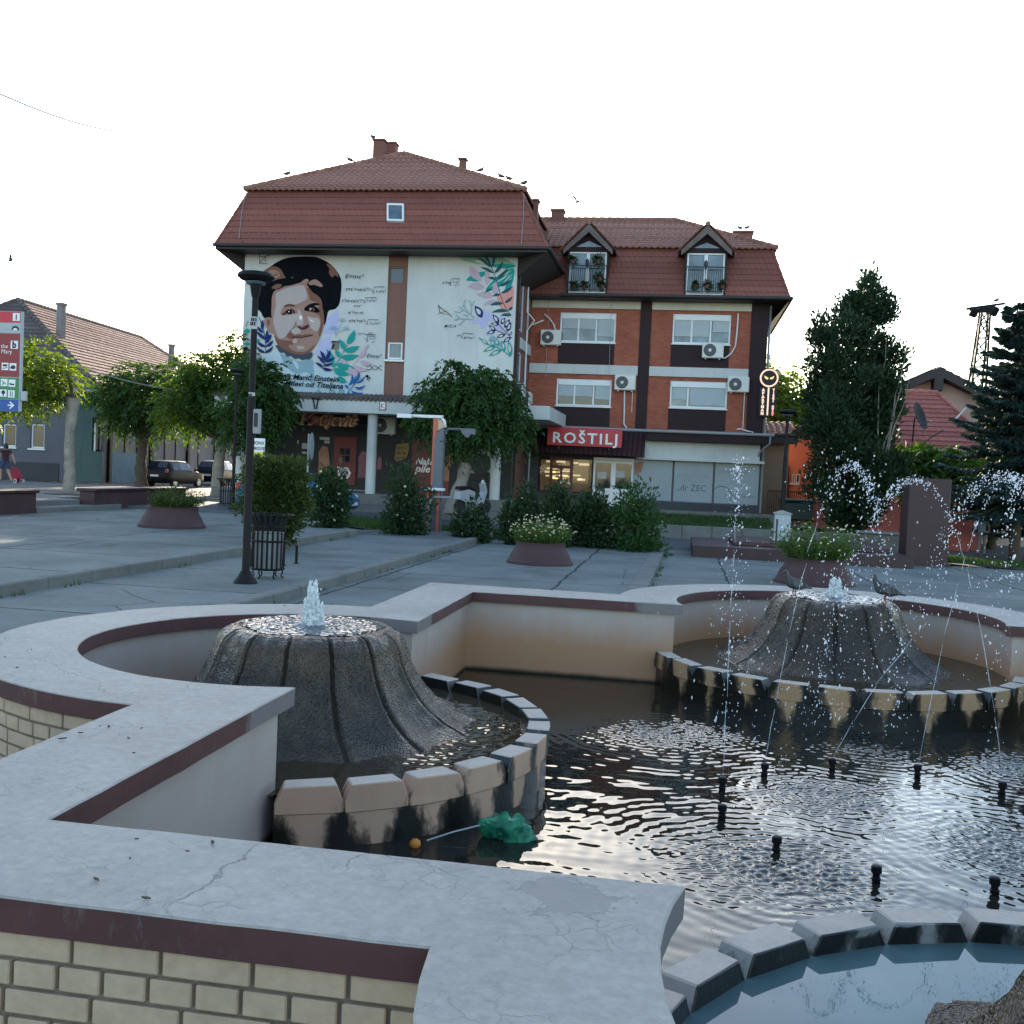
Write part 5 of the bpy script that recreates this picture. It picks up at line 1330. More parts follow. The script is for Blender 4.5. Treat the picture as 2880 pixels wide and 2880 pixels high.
# right bouquet
p.lift()
def frond(base, tip, pairs, m, w, ln, sw=8, up=.35):
    b, t = Vector(base), Vector(tip); d = (t - b); dn = d.normalized(); nn = Vector((-dn.y, dn.x))
    p.stroke([base, tip], sw, m)
    for i in range(pairs):
        q = b + d * (.18 + .72 * i / max(1, pairs - 1)); l = ln * (1 - .25 * i / pairs)
        for s in (-1, 1):
            e = q + (nn * s + dn * up * 1.6).normalized() * l
            p.leaf((q.x, q.y), (e.x, e.y), w, m, .08 * s)
p.stroke([(1160, 1490), (1250, 1370), (1340, 1200)], 9, TEA)
for L in (((1335, 1210), (1422, 1040), 75), ((1300, 1290), (1480, 1235), 72), ((1300, 1275), (1235, 1150), 60), ((1255, 1365), (1470, 1340), 72), ((1240, 1365), (1190, 1275), 55), ((1195, 1440), (1425, 1490), 78), ((1170, 1450), (1085, 1265), 62), ((1165, 1500), (1365, 1570), 80), ((1190, 1480), (1140, 1430), 40), ((1220, 1600), (1330, 1660), 70)): p.leaf(L[0], L[1], L[2], TEA, .06)
p.stroke([(1400, 1460), (1480, 1370), (1540, 1270)], 7, MAU)
for L in (((1480, 1370), (1555, 1255), 50), ((1490, 1410), (1630, 1450), 55), ((1400, 1470), (1580, 1520), 60), ((1390, 1500), (1480, 1600), 55), ((1250, 1390), (1350, 1440), 50), ((1350, 1480), (1440, 1590), 60), ((1540, 1260), (1590, 1210), 30)): p.leaf(L[0], L[1], L[2], MAU, .06)
p.lift(); p.stroke([(1060, 1480), (1070, 1420), (1120, 1300)], 10, NAV)
for L in (((1070, 1410), (1015, 1285), 42), ((1080, 1400), (1135, 1275), 44), ((1075, 1420), (1195, 1360), 36), ((1060, 1440), (980, 1345), 34), ((1055, 1460), (1170, 1435), 34), ((1050, 1490), (955, 1425), 34), ((1040, 1495), (1165, 1515), 40)): p.leaf(L[0], L[1], L[2], NAV, .05)
p.stroke([(1340, 1780), (1420, 1680), (1470, 1540)], 9, BLU)
for L in (((1350, 1740), (1300, 1690), 26, .1), ((1350, 1700), (1385, 1560), 36, .2), ((1400, 1690), (1425, 1580), 26, .15), ((1430, 1660), (1480, 1540), 30, .1), ((1430, 1670), (1545, 1580), 28, .15), ((1420, 1720), (1550, 1690), 34, .2), ((1380, 1760), (1525, 1780), 38, .2), ((1340, 1780), (1440, 1800), 30, .2)): p.leaf(L[0], L[1], L[2], BLU, L[3])
for (a, b, r_) in ((1570, 1590, 20), (1595, 1612, 12), (1572, 1625, 8), (1590, 1640, 7)): p.fill([(a - r_, b), (a, b - r_), (a + r_, b), (a, b + r_)], BLK, n=3)
for (x, y) in ((1200, 1120), ): p.stroke([(1200, 1130), (1195, 1060), (1170, 1020)], 6, DRM); p.stroke([(1205, 1110), (1250, 1000), (1290, 930)], 6, DRM); p.stroke([(1220, 1070), (1290, 1045), (1330, 1020)], 6, DRM)
for (x, y) in ((1275, 920), (1170, 1015), (1320, 1020)):
    for a in range(7): an = math.pi * (1.05 + .15 * a); p.stroke([(x, y + 20), (x + 48 * math.cos(an), y + 20 + 48 * math.sin(an))], 5, DRM, False)
# formulae on the left panel
def eq(t, x, y, s, conv=z3, m=BLK, rot=0, width=None, shear=.25):
    a = conv(x, y); w = None
    if width: w = conv(x + width, y).x - a.x
    put_text(mb, t, a.x, a.z, YM - .06, s * .46, m, width=w, shear=shear, rot=rot)
def over(pts, w=6, m=BLK): p.stroke(pts, w, m, False)
eq('E=mc²', 1305, 432, .50, width=220); eq("t=t'+vx/c²/", 1310, 580, .42, width=290); over([(1610, 560), (1622, 570), (1640, 620), (1655, 535), (1775, 535)]); eq('1-v²/c²', 1665, 605, .40, width=115)
eq("t'=t-vx/c²/", 1268, 715, .42, width=240); over([(1515, 690), (1525, 700), (1540, 730), (1552, 662), (1680, 662)]); eq('1-v²/c²', 1558, 712, .36, width=115); eq("t=t'", 1405, 772, .3, width=95)
eq("x'=x-vt", 1340, 850, .36, width=190); eq("x=x'+vx'/", 1350, 950, .40, width=195); over([(1545, 935), (1555, 945), (1568, 985), (1582, 920), (1705, 925)]); eq('1-v²/c²', 1590, 980, .36, width=120)
eq("m'=", 1462, 1100, .3, width=75); eq('m', 1580, 1090, .26, width=45); over([(1545, 1098), (1670, 1098)]); over([(1545, 1140), (1555, 1150), (1568, 1185), (1578, 1115), (1665, 1118)]); eq('1-v²', 1585, 1155, .26, width=75); eq('c²', 1615, 1195, .24, width=45)
eq('E=mc²', 1560, 1372, .5, width=175)
for s in (1, -1): p.stroke([(1565 + 180 * i / 16, 1490 + s * 25 * math.sin(i / 16 * 2.5 * math.pi + .4)) for i in range(17)], 6, BLK, False)
over([(300, 140), (300, 260), (395, 260)]); over([(300, 260), (345, 205), (370, 180), (430, 150)]); over([(370, 180), (370, 240)]); over([(310, 180), (370, 180)]); over([(280, 140), (305, 160), (300, 125)], 8)
# the dedication
def ded(t, x, y, x1): a, b = z3(x, y), z3(x1, y); put_text(mb, t, a.x, a.z, YM - .085, .29, BLK, width=b.x - a.x, shear=.3, bold=.006, rot=-.022)
ded('Mileva Marić Einstein', 430, 1612, 1232); ded('Milevi od Titeljana', 595, 1698, 1285)
mb.build('portrait_mural', PM, mur)
# right panel: leaves and formulae
z4 = region(1080, 680, 4.83, YM)
mb = MB(); p = Paint(mb, z4, YM)
p.leaf((1010, 215), (1772, 300), 175, SAG, -.04); p.lift()
p.fill([(1420, 320), (1560, 300), (1772, 310), (1770, 345), (1640, 365), (1500, 345)], TEA); p.leaf((1230, 260), (1480, 300), 40, WAL)
p.fill([(1760, 360), (1765, 480), (1720, 620), (1640, 670), (1660, 560), (1590, 600), (1500, 650), (1380, 660), (1450, 560), (1540, 470), (1640, 400)], TEA)
p.leaf((1110, 525), (1440, 400), 90, TEA); p.leaf((1180, 530), (1300, 530), 25, TEA); p.lift()
for L in (((1560, 500), (1740, 380)), ((1560, 540), (1700, 440)), ((1620, 560), (1750, 430)), ((1650, 600), (1740, 480)), ((1450, 610), (1600, 500))): p.leaf(L[0], L[1], 14, WAL)
p.fill([(1540, 730), (1660, 670), (1756, 610), (1752, 870), (1700, 930), (1600, 910), (1560, 850)], COR, n=3)
for L in (((1160, 330), (1340, 545), 110), ((1400, 590), (1390, 370), 80), ((1370, 620), (1130, 610), 105), ((1490, 740), (1250, 720), 95), ((1500, 720), (1520, 540), 85), ((1540, 800), (1350, 860), 55)): p.leaf(L[0], L[1], L[2], MAU, .05)
for L in (((1380, 1060), (1350, 920), 70), ((1380, 1060), (1420, 920), 60), ((1370, 1065), (1180, 1100), 80), ((1400, 1070), (1310, 1180), 90), ((1420, 1080), (1490, 980), 80), ((1500, 1200), (1380, 1280), 80), ((1560, 1060), (1600, 1010), 50)): p.leaf(L[0], L[1], L[2], LAV, .05)
p.leaf((1600, 1230), (1530, 1130), 80, LAV); p.leaf((1520, 1300), (1420, 1340), 90, DRM); p.leaf((1560, 1420), (1640, 1360), 80, DRM); p.lift()
p.stroke([(1720, 990), (1620, 830), (1550, 600), (1500, 440), (1440, 300)], 9, DTE)
for L in (((1460, 350), (1345, 170), 36), ((1450, 350), (1265, 215), 40), ((1465, 345), (1495, 170), 40), ((1500, 430), (1620, 260), 48), ((1490, 430), (1305, 345), 40), ((1530, 510), (1690, 345), 46), ((1525, 510), (1410, 490), 40), ((1560, 600), (1745, 510), 44), ((1470, 640), (1370, 695), 30), ((1590, 700), (1755, 600), 44), ((1580, 715), (1480, 740), 40), ((1640, 830), (1750, 740), 42), ((1620, 840), (1440, 860), 48), ((1690, 930), (1750, 880), 36), ((1690, 940), (1460, 960), 50), ((1735, 1000), (1580, 1000), 44)): p.leaf(L[0], L[1], L[2], DTE, .06)
p.lift(); p.stroke([(1735, 1310), (1660, 1230), (1560, 1120), (1480, 990)], 9, NAV); p.stroke([(1660, 1250), (1520, 1200), (1430, 1130)], 8, NAV)
for L in (((1560, 1110), (1475, 985), 62), ((1560, 1130), (1450, 1110), 44), ((1590, 1120), (1645, 1030), 56), ((1640, 1170), (1705, 1050), 62), ((1670, 1220), (1725, 1090), 56), ((1520, 1210), (1425, 1135), 50), ((1510, 1215), (1395, 1250), 50), ((1650, 1260), (1530, 1305), 50), ((1725, 1300), (1620, 1365), 50), ((1700, 1270), (1740, 1220), 30)): p.leaf(L[0], L[1], L[2], NAV, .03, WAL); p.k -= 1
p.lift(2); p.leaf((1330, 1030), (1235, 868), 95, NAV, .05, WAL)
for pts in ([(1210, 1060), (1100, 1050), (1030, 1045), (960, 1060)], [(1030, 1045), (980, 990)], [(1010, 1050), (965, 1075)], [(1100, 1050), (1060, 1100), (1010, 1135)], [(1060, 1095), (1030, 1120)], [(1230, 1040), (1160, 980), (1080, 930), (1030, 960), (960, 945)], [(1080, 930), (1020, 880)], [(1160, 980), (1090, 860), (1110, 790)], [(1090, 860), (1060, 880)], [(1180, 1000), (1190, 880), (1160, 790)], [(1190, 880), (1230, 800)], [(1140, 1000), (1080, 990)], [(1150, 1040), (1120, 1010)]): p.stroke(pts, 10, DRM)
for L in (((1720, 1560), (1290, 1300)), ): p.stroke([(1720, 1560), (1620, 1480), (1520, 1425), (1400, 1390), (1290, 1300)], 12, TEA)
for L in (((1520, 1425), (1350, 1495), 50), ((1600, 1470), (1425, 1555), 56), ((1500, 1420), (1450, 1330), 50), ((1540, 1420), (1530, 1310), 46), ((1640, 1490), (1600, 1340), 50), ((1720, 1560), (1690, 1340), 60), ((1420, 1400), (1300, 1310), 40)): p.leaf(L[0], L[1], L[2], TEA, .04, WAL); p.k -= 1
p.lift(2)
eq("t'=t", 795, 575, .36, z4, width=100); over([(890, 560), (905, 600), (915, 505), (1040, 505)]); eq('1-v²', 925, 565, .3, z4, width=90); eq('c²', 955, 605, .26, z4, width=60)
over([(745, 870), (760, 965), (915, 1000), (760, 890), (745, 870)], 8); over([(770, 960), (850, 945), (890, 990)], 5); over([(735, 990), (745, 970)], 7); over([(905, 1010), (925, 1015)], 7); over([(735, 860), (755, 880)], 9)
eq('π=3,14', 825, 1165, .38, z4, width=150); eq('x=', 990, 1290, .32, z4, width=60); over([(1050, 1280), (1065, 1310), (1078, 1240), (1228, 1255)]); eq('b²+c²', 1085, 1320, .32, z4, width=140)
mb.build('botanical_mural', PM, mur)

# ================================================================== the fountain
ZCAP = .60; ZW = -.19; ZB = .06
def ring(mb, sections, mats, jit=0.0):
    """sections: list of (o, z); skins consecutive loops"""
    L = [[(x, y, z) for x, y in loop(o)] for o, z in sections]
    if jit:
        for li in L:
            for i, (x, y, z) in enumerate(li):
                n = noise.noise_vector(Vector((x * 9, y * 9, z * 4))); n2 = noise.noise(Vector((x * 2.3, y * 2.3, 4)))
                k = jit * (1 + 2.5 * max(0, n2 - .25))
                li[i] = (x + n.x * k, y + n.y * k, z + min(0, n.z) * k * .8)
    n = len(L[0]); b = len(mb.v)
    vs = [v for li in L for v in li]; fs = []; ms = []
    for j in range(len(L) - 1):
        for i in range(n): fs.append((j * n + i, j * n + (i + 1) % n, (j + 1) * n + (i + 1) % n, (j + 1) * n + i))
        ms += [mats[j]] * n
    for f, m in zip(fs, ms): mb.f.append(tuple(b + q for q in f)); mb.m.append(m); mb.uv.append([(0, 0)] * 4)
    mb.v += vs
def mat_cap():
    m, nt, b = new_mat('pale_coping_paint')
    n1 = tex(nt, 'TexNoise', 1.3, detail=9, rough=.65); n2 = tex(nt, 'TexNoise', 26, detail=5, rough=.65); n3 = tex(nt, 'TexNoise', 9, detail=8, rough=.7)
    c = ramp(nt, n1.outputs[0], [(.3, (.255, .238, .208)), (.52, (.305, .284, .25)), (.75, (.34, .318, .282))])
    c = mixc(nt, .42, c, ramp(nt, n2.outputs[0], [(.3, .32), (.7, .66)]), 'OVERLAY')
    tc = N(nt, 'TexCoord'); va = N(nt, 'VectorMath', operation='MULTIPLY_ADD'); nt.links.new(tex(nt, 'TexNoise', 3.2, detail=6).outputs['Color'], va.inputs[0]); va.inputs[1].default_value = (.30, .30, 0); nt.links.new(tc.outputs['Object'], va.inputs[2])
    def cracks(scale, w, seed):
        mp = N(nt, 'Mapping'); nt.links.new(va.outputs[0], mp.inputs[0]); mp.inputs['Location'].default_value = (seed, seed * 2, 0)
        vo = N(nt, 'TexVoronoi', feature='DISTANCE_TO_EDGE'); nt.links.new(mp.outputs[0], vo.inputs['Vector']); vo.inputs['Scale'].default_value = scale
        return ramp(nt, vo.outputs['Distance'], [(0, 1.0), (w * .6, .6), (w, 0)])
    mask = ramp(nt, tex(nt, 'TexNoise', .9, detail=2).outputs[0], [(.50, 0), (.58, 1)])
    mask2 = ramp(nt, tex(nt, 'TexNoise', 2.2, detail=3).outputs[0], [(.5, 0), (.62, 1)])
    k1 = math_(nt, 'MULTIPLY', cracks(1.05, .004, 3), mask); k2 = math_(nt, 'MULTIPLY', cracks(9, .028, 7), mask2)
    kk = math_(nt, 'MAXIMUM', k1, math_(nt, 'MULTIPLY', k2, .38))
    c = mixc(nt, math_(nt, 'MULTIPLY', kk, .8), c, (.12, .115, .11))
    peel = ramp(nt, n3.outputs[0], [(.665, 0), (.675, 1)]); peel = math_(nt, 'MULTIPLY', peel, mask2)
    c = mixc(nt, math_(nt, 'MULTIPLY', peel, .55), c, (.24, .235, .225))
    ds = N(nt, 'VectorMath', operation='DISTANCE'); nt.links.new(tc.outputs['Object'], ds.inputs[0]); ds.inputs[1].default_value = (1.72 - HC_, -.17 - HC_, .6)
    pk = ramp(nt, math_(nt, 'ADD', ds.outputs['Value'], math_(nt, 'MULTIPLY', math_(nt, 'SUBTRACT', n3.outputs[0], .5), .55)), [(.13, 1), (.14, 0)])
    c = mixc(nt, math_(nt, 'MULTIPLY', pk, .7), c, (.20, .19, .175)); peel = math_(nt, 'MAXIMUM', peel, pk)
    sp = ramp(nt, tex(nt, 'TexNoise', 7, detail=8, rough=.8).outputs[0], [(.70, 0), (.73, .8)])
    c = mixc(nt, sp, c, (.10, .095, .09))
    nt.links.new(c, b.inputs['Base Color']); b.inputs['Roughness'].default_value = .62; b.inputs['Specular IOR Level'].default_value = .35
    h = math_(nt, 'SUBTRACT', math_(nt, 'MULTIPLY', n2.outputs[0], .25), math_(nt, 'ADD', math_(nt, 'MULTIPLY', kk, .8), math_(nt, 'MULTIPLY', peel, .35)))
    h = math_(nt, 'ADD', h, math_(nt, 'MULTIPLY', n3.outputs[0], .9))
    bump(nt, b, h, .6, .014)
    return m
M_cap = mat_cap()
def mat_edge():
    m, nt, b = new_mat('maroon_coping_edge')
    n = tex(nt, 'TexNoise', 3, detail=8, rough=.7); n2 = tex(nt, 'TexNoise', 16, mapping=(1, 1, .35), detail=6, rough=.7)
    c = ramp(nt, n.outputs[0], [(.3, (.045, .016, .018)), (.7, (.085, .028, .028))])
    worn = math_(nt, 'MULTIPLY', ramp(nt, n2.outputs[0], [(.56, 0), (.66, .55)]), ramp(nt, tex(nt, 'TexNoise', .8, detail=2).outputs[0], [(.5, 0), (.6, 1)]))
    worn = math_(nt, 'MULTIPLY', worn, .5)
    for q in ((0, 2.05, .55), (0, 4.95, .55), (2.08, 0, .55), (2.08, 7.1, .55)):
        ds = N(nt, 'VectorMath', operation='DISTANCE'); nt.links.new(N(nt, 'TexCoord').outputs['Object'], ds.inputs[0]); ds.inputs[1].default_value = (q[0] - HC_, q[1] - HC_, q[2])
        k = ramp(nt, math_(nt, 'ADD', ds.outputs['Value'], math_(nt, 'MULTIPLY', math_(nt, 'SUBTRACT', n2.outputs[0], .5), .25)), [(.40, .85), (.46, 0)]); worn = math_(nt, 'MAXIMUM', worn, k)
    c = mixc(nt, worn, c, (.17, .16, .165)); nt.links.new(c, b.inputs['Base Color']); b.inputs['Roughness'].default_value = .6
    bump(nt, b, n2.outputs[0], .3, .01); return m
M_edge = mat_edge()
def mat_plaster():
    m, nt, b = new_mat('stained_pool_plaster')
    tc = N(nt, 'TexCoord'); sp = N(nt, 'SeparateXYZ'); nt.links.new(tc.outputs['Object'], sp.inputs[0])
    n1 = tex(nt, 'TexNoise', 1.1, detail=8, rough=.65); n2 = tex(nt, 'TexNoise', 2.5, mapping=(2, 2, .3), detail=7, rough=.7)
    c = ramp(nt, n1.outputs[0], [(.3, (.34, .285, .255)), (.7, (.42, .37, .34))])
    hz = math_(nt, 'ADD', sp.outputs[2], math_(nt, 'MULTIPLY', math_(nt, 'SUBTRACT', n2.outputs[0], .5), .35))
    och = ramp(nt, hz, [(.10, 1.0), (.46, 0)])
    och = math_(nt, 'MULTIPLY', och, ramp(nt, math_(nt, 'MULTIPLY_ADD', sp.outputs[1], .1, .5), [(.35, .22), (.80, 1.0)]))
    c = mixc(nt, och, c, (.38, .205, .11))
    c = mixc(nt, ramp(nt, n2.outputs[0], [(.6, 0), (.85, .4)]), c, (.16, .14, .13))
    c = mixc(nt, ramp(nt, hz, [(-.13, 1), (-.04, 0)]) if False else ramp(nt, math_(nt, 'ADD', math_(nt, 'ADD', sp.outputs[2], .5), math_(nt, 'MULTIPLY', n1.outputs[0], .06)), [(.345, 1.0), (.385, 0)]), c, (.025, .022, .015))
    nt.links.new(c, b.inputs['Base Color']); b.inputs['Roughness'].default_value = .8; b.inputs['Specular IOR Level'].default_value = .3
    bump(nt, b, n1.outputs[0], .2, .01); return m
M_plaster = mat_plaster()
M_creambrick = mk('cream_brick', (.40, .30, .205), .85, .2, 3, .25, 60, dirt=.25)
M_mortar = mk('grey_mortar', (.165, .142, .11), .95, .2, 6, .3, 60)
fo = thing('fountain', 'quatrefoil stone fountain with pale coping, ribbed mounds and stained basins', 'fountain', (HC_, HC_, 0))
mb = MB()
ring(mb, [(.55, .50), (.58, .50), (.583, .594), (.578, .60), (.006, .60), (0, .594), (.002, .50), (.06, .50)], [1, 1, 0, 0, 0, 1, 1], .0045)
mb.build('coping', [M_cap, M_edge], fo, smooth=True, angle=35)
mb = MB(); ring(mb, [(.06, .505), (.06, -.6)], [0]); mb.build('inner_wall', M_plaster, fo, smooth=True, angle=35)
mb = MB(); ring(mb, [(.535, -1.0), (.535, .505)], [0]); mb.build('outer_wall', M_mortar, fo)
# brick courses on the outer face
mb = MB(); pl = loop(.552, 60, 1); pl = [Vector((x, y, 0)) for x, y in pl]; pl.append(pl[0])
random.seed(11)
seglen = [(pl[i + 1] - pl[i]).length for i in range(len(pl) - 1)]; cum = [0]
for l in seglen: cum.append(cum[-1] + l)
def at_len(s):
    s = s % cum[-1]
    lo = 0
    import bisect
    i = min(bisect.bisect_right(cum, s) - 1, len(seglen) - 1); t = (s - cum[i]) / max(seglen[i], 1e-9); return pl[i].lerp(pl[i + 1], t)
corner_s = [cum[i] for i in range(len(pl) - 1) if (pl[i] - pl[i - 1 if i else -2]).normalized().dot((pl[i + 1] - pl[i]).normalized()) < .8] + [cum[-1]]
corner_s = sorted(set([0.0] + corner_s))
for c in range(9):
    bl = .25 if c % 2 == 0 else .122
    for s0, s1 in zip(corner_s, corner_s[1:]):
        s = s0 + (0 if c % 2 == 0 else .001) + (-.06 if c % 4 == 0 else 0)
        while s < s1 - .01:
            e = min(s + bl + random.uniform(-.003, .003), s1); st = max(s, s0)
            if e - st > .03:
                p, q = at_len(st), at_len(e - 1e-5); d = (q - p)
                if d.length > .02:
                    L = d.length; d.normalize(); n = Vector((d.y, -d.x, 0)); M = Matrix((d, n, Vector((0, 0, 1)))).transposed().to_4x4(); M.translation = p
                    zt_ = .488 - c * .079
                    mb.bbox(0, L, -.03, .004 + random.uniform(-.0015, .002), zt_ - .067, zt_ + random.uniform(-.001, .001), .004, M=M)
            s = e + .0125
mb.build('brick_facing', M_creambrick, fo)
mb = MB(); mb.poly([(x, y, -.58) for x, y in loop(.1)]); mb.build('pool_floor', mk('dark_pool_floor', (.05, .045, .03), .9, .3, 2), fo)

# basin rims: spouted blocks on a ring wall, with black algae under every spout
def mat_rim(name, k0, kx, base=(.40, .30, .21)):
    m, nt, b = new_mat(name)
    uv = N(nt, 'UVMap'); sp = N(nt, 'SeparateXYZ'); nt.links.new(uv.outputs[0], sp.inputs[0])
    fr = math_(nt, 'ABSOLUTE', math_(nt, 'SUBTRACT', math_(nt, 'FRACT', sp.outputs[0]), .5))   # 0 mid block, .5 at the spout
    n1 = tex(nt, 'TexNoise', 7, mapping=(1, 1, .5), detail=8, rough=.7); n0 = tex(nt, 'TexNoise', 1.6, detail=6)
    c = ramp(nt, n0.outputs[0], [(.3, tuple(x * .8 for x in base)), (.7, tuple(x * 1.15 for x in base))])
    low = ramp(nt, math_(nt, 'ADD', sp.outputs[1], 1.0), [(.62, .52), (.80, .30), (.97, .15), (1.05, .05), (1.11, 0)])
    nb = tex(nt, 'TexNoise', 2.6, mapping=(1, 1, .6), detail=7, rough=.7)
    a = math_(nt, 'ADD', math_(nt, 'ADD', fr, low), math_(nt, 'MULTIPLY', math_(nt, 'SUBTRACT', n1.outputs[0], .5), .55)); a = math_(nt, 'ADD', a, math_(nt, 'MULTIPLY', math_(nt, 'SUBTRACT', nb.outputs[0], .5), .9))
    a = math_(nt, 'ADD', a, math_(nt, 'ADD', k0, math_(nt, 'MULTIPLY', sp.outputs[0], kx)))
    f = ramp(nt, a, [(.44, 0), (.52, .75), (.60, 1)])
    c = mixc(nt, f, c, (.010, .010, .007)); nt.links.new(c, b.inputs['Base Color'])
    nt.links.new(ramp(nt, f, [(0, .85), (1, .28)]), b.inputs['Roughness'])
    bump(nt, b, n1.outputs[0], .5, .012); return m
M_rimL = mat_rim('algae_streaked_rim', -.05, .05, (.52, .32, .205)); M_rimF = mat_rim('algae_black_rim', .26, .0, (.40, .24, .12)); M_rimN = mat_rim('pale_rim', -.05, 0.0, (.33, .30, .26))
M_rimtop = mk('worn_rim_top', (.44, .37, .30), .8, .15, 4, .35, 40, dirt=.3)
def basin(cx, cy, ang0, mat, ex=0.0):
    """ang0: direction of the pool seen from the basin centre"""
    NB = 12; half = math.acos(CO / (1.62 + ex)); da = 2 * half / NB
    w = MB(); ri, ro = 1.55 + ex, 1.665 + ex; n = NB * 6
    def P(r, a, z): return (cx + r * math.cos(a), cy + r * math.sin(a), z)
    for i in range(n):
        a0, a1 = ang0 - half + 2 * half * i / n, ang0 - half + 2 * half * (i + 1) / n; u0, u1 = i / 6, (i + 1) / 6
        for z0, z1 in ((-.7, -.3), (-.3, -.1), (-.1, .05)):
            w.quad(P(ro, a0, z0), P(ro, a1, z0), P(ro, a1, z1), P(ro, a0, z1), 0, [(u0, z0), (u1, z0), (u1, z1), (u0, z1)])
        w.quad(P(ri, a0, .05), P(ro, a0, .05), P(ro, a1, .05), P(ri, a1, .05), 0, [(u0, .02), (u0, .02), (u1, .02), (u1, .02)])
        w.quad(P(ri, a1, -.5), P(ri, a0, -.5), P(ri, a0, .05), P(ri, a1, .05), 0, [(u1, -.1), (u0, -.1), (u0, .05), (u1, .05)])
    rim = w.build('basin_rim', mat, fo)
    for k in range(NB):
        m = MB(); ac = ang0 - half + da * (k + .5); rg = random.Random(k + int(cx * 10)); j = rg.uniform(-.006, .006); tz = rg.uniform(-.005, .005)
        hb, ht = .494 * da, .385 * da; r0, r1 = 1.535 + ex, 1.685 + ex + rg.uniform(-.004, .006)
        prof = [(-hb, -.012), (-hb, .055), (-ht, .138 + tz), (ht, .138 - tz), (hb, .055), (hb, -.012)]
        bm = bmesh.new(); A = [bm.verts.new(P(r1 + j, ac + a, z)) for a, z in prof]; B = [bm.verts.new(P(r0, ac + a, z)) for a, z in prof]
        bm.faces.new(A); bm.faces.new(B[::-1])
        for i in range(6): bm.faces.new((A[i], B[i], B[(i + 1) % 6], A[(i + 1) % 6]))
        bmesh.ops.recalc_face_normals(bm, faces=bm.faces[:]); bmesh.ops.bevel(bm, geom=bm.edges[:], offset=.006, segments=1, affect='EDGES')
        for v in bm.verts:
            nn = noise.noise_vector(v.co * 22); v.co += nn * .0035
        bm.verts.index_update(); base = len(m.v); m.v += [v.co[:] for v in bm.verts]; m.has_uv = True
        for f in bm.faces:
            m.f.append(tuple(base + v.index for v in f.verts)); m.m.append(1 if f.normal.z > .8 else 0); us = []
            for v in f.verts:
                a = math.atan2(v.co.y - cy, v.co.x - cx) - ang0
                a = (a + math.pi) % (2 * math.pi) - math.pi
                us.append(((a + half) / da, v.co.z - (1.2 if (f.normal.x * (v.co.x - cx) + f.normal.y * (v.co.y - cy)) < -.3 and v.co.z < .135 else 0)))
            m.uv.append(us)
        bm.free(); m.build('rim_block', [mat, M_rimtop], rim)
    return rim
basin(-CO, HC_, 0.0, M_rimL); basin(HC_, S + CO, -math.pi / 2, M_rimF, .1); basin(HC_, -CO, math.pi / 2, M_rimN, .08); basin(S + CO, HC_, math.pi, M_rimF)
# ribbed bell mounds
def mat_mound():
    m, nt, b = new_mat('wet_mossy_stone')
    n1 = tex(nt, 'TexNoise', 2.2, detail=7, rough=.65); n2 = tex(nt, 'TexNoise', 62, detail=2, rough=.5); n3 = tex(nt, 'TexNoise', 9, mapping=(1, 1, .4), detail=6)
    c = ramp(nt, n1.outputs[0], [(.34, (.010, .006, .003)), (.5, (.038, .023, .010)), (.68, (.085, .058, .032))])
    c = mixc(nt, ramp(nt, n3.outputs[0], [(.5, 0), (.7, .6)]), c, (.010, .012, .006))
    c = mixc(nt, .6, c, ramp(nt, n2.outputs[0], [(.3, .2), (.7, .75)]), 'OVERLAY')
    nt.links.new(c, b.inputs['Base Color']); b.inputs['Specular IOR Level'].default_value = .5
    nt.links.new(ramp(nt, n3.outputs[0], [(.35, .10), (.65, .34)]), b.inputs['Roughness'])
    bump(nt, b, math_(nt, 'ADD', n2.outputs[0], math_(nt, 'MULTIPLY', n3.outputs[0], .6)), .85, .026); return m
M_mound = mat_mound(); M_groove = mk('dark_groove', (.026, .020, .014), .6, .3, 6, .6, 40, spec=.15)
prof = [(1.18, -.35), (1.18, .0), (1.155, .05), (1.08, .082), (.97, .13), (.865, .20), (.785, .285), (.72, .375), (.675, .465), (.645, .55), (.622, .61), (.598, .648), (.565, .675), (.53, .693), (.49, .70)]
fine = []
for i in range(len(prof) - 1):
    for k in range(3): t = k / 3; fine.append((prof[i][0] * (1 - t) + prof[i + 1][0] * t, prof[i][1] * (1 - t) + prof[i + 1][1] * t))
fine.append(prof[-1])
def mound(cx, cy, rot):
    NR = 14
    def fn(r, z, a):
        k = ((a + rot) * NR / (2 * math.pi)) % 1; d = min(k, 1 - k)                # 0 at a rib
        g = math.exp(-(d / .03) ** 2) * .03 - math.exp(-((d - .085) / .04) ** 2) * .014
        low = max(0, (.45 - z) / .45)
        sc = (.5 - d) * 0
        return r * (1 - .035 * low * math.cos(2 * math.pi * k) * -1 - .02 * low) - g
    mb = MB(); n = 28 * NR
    mb.lathe(fine, (cx, cy, 0), n, fn=fn, capt=True)
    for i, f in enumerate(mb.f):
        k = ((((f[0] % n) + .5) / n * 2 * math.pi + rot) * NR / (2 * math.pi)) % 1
        if min(k, 1 - k) < .022 and len(f) == 4 and f[0] < 36 * n: mb.m[i] = 1  # faces along each groove get the darker material so the ribs stand out
    for i, v in enumerate(mb.v):
        nn = noise.noise_vector(Vector(v) * 14) * .006 + noise.noise_vector(Vector(v) * 34) * .0045; mb.v[i] = (v[0] + nn.x, v[1] + nn.y, v[2] + nn.z * .6)
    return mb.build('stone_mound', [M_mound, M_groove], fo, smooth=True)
MC = [(-CO, HC_ + .17), (HC_ + .02, S + CO + .15), (HC_ + .08, -CO + .1), (S + CO, HC_ + .15)]
for i, (x, y) in enumerate(MC): mound(x, y, .13 + .2 * i)

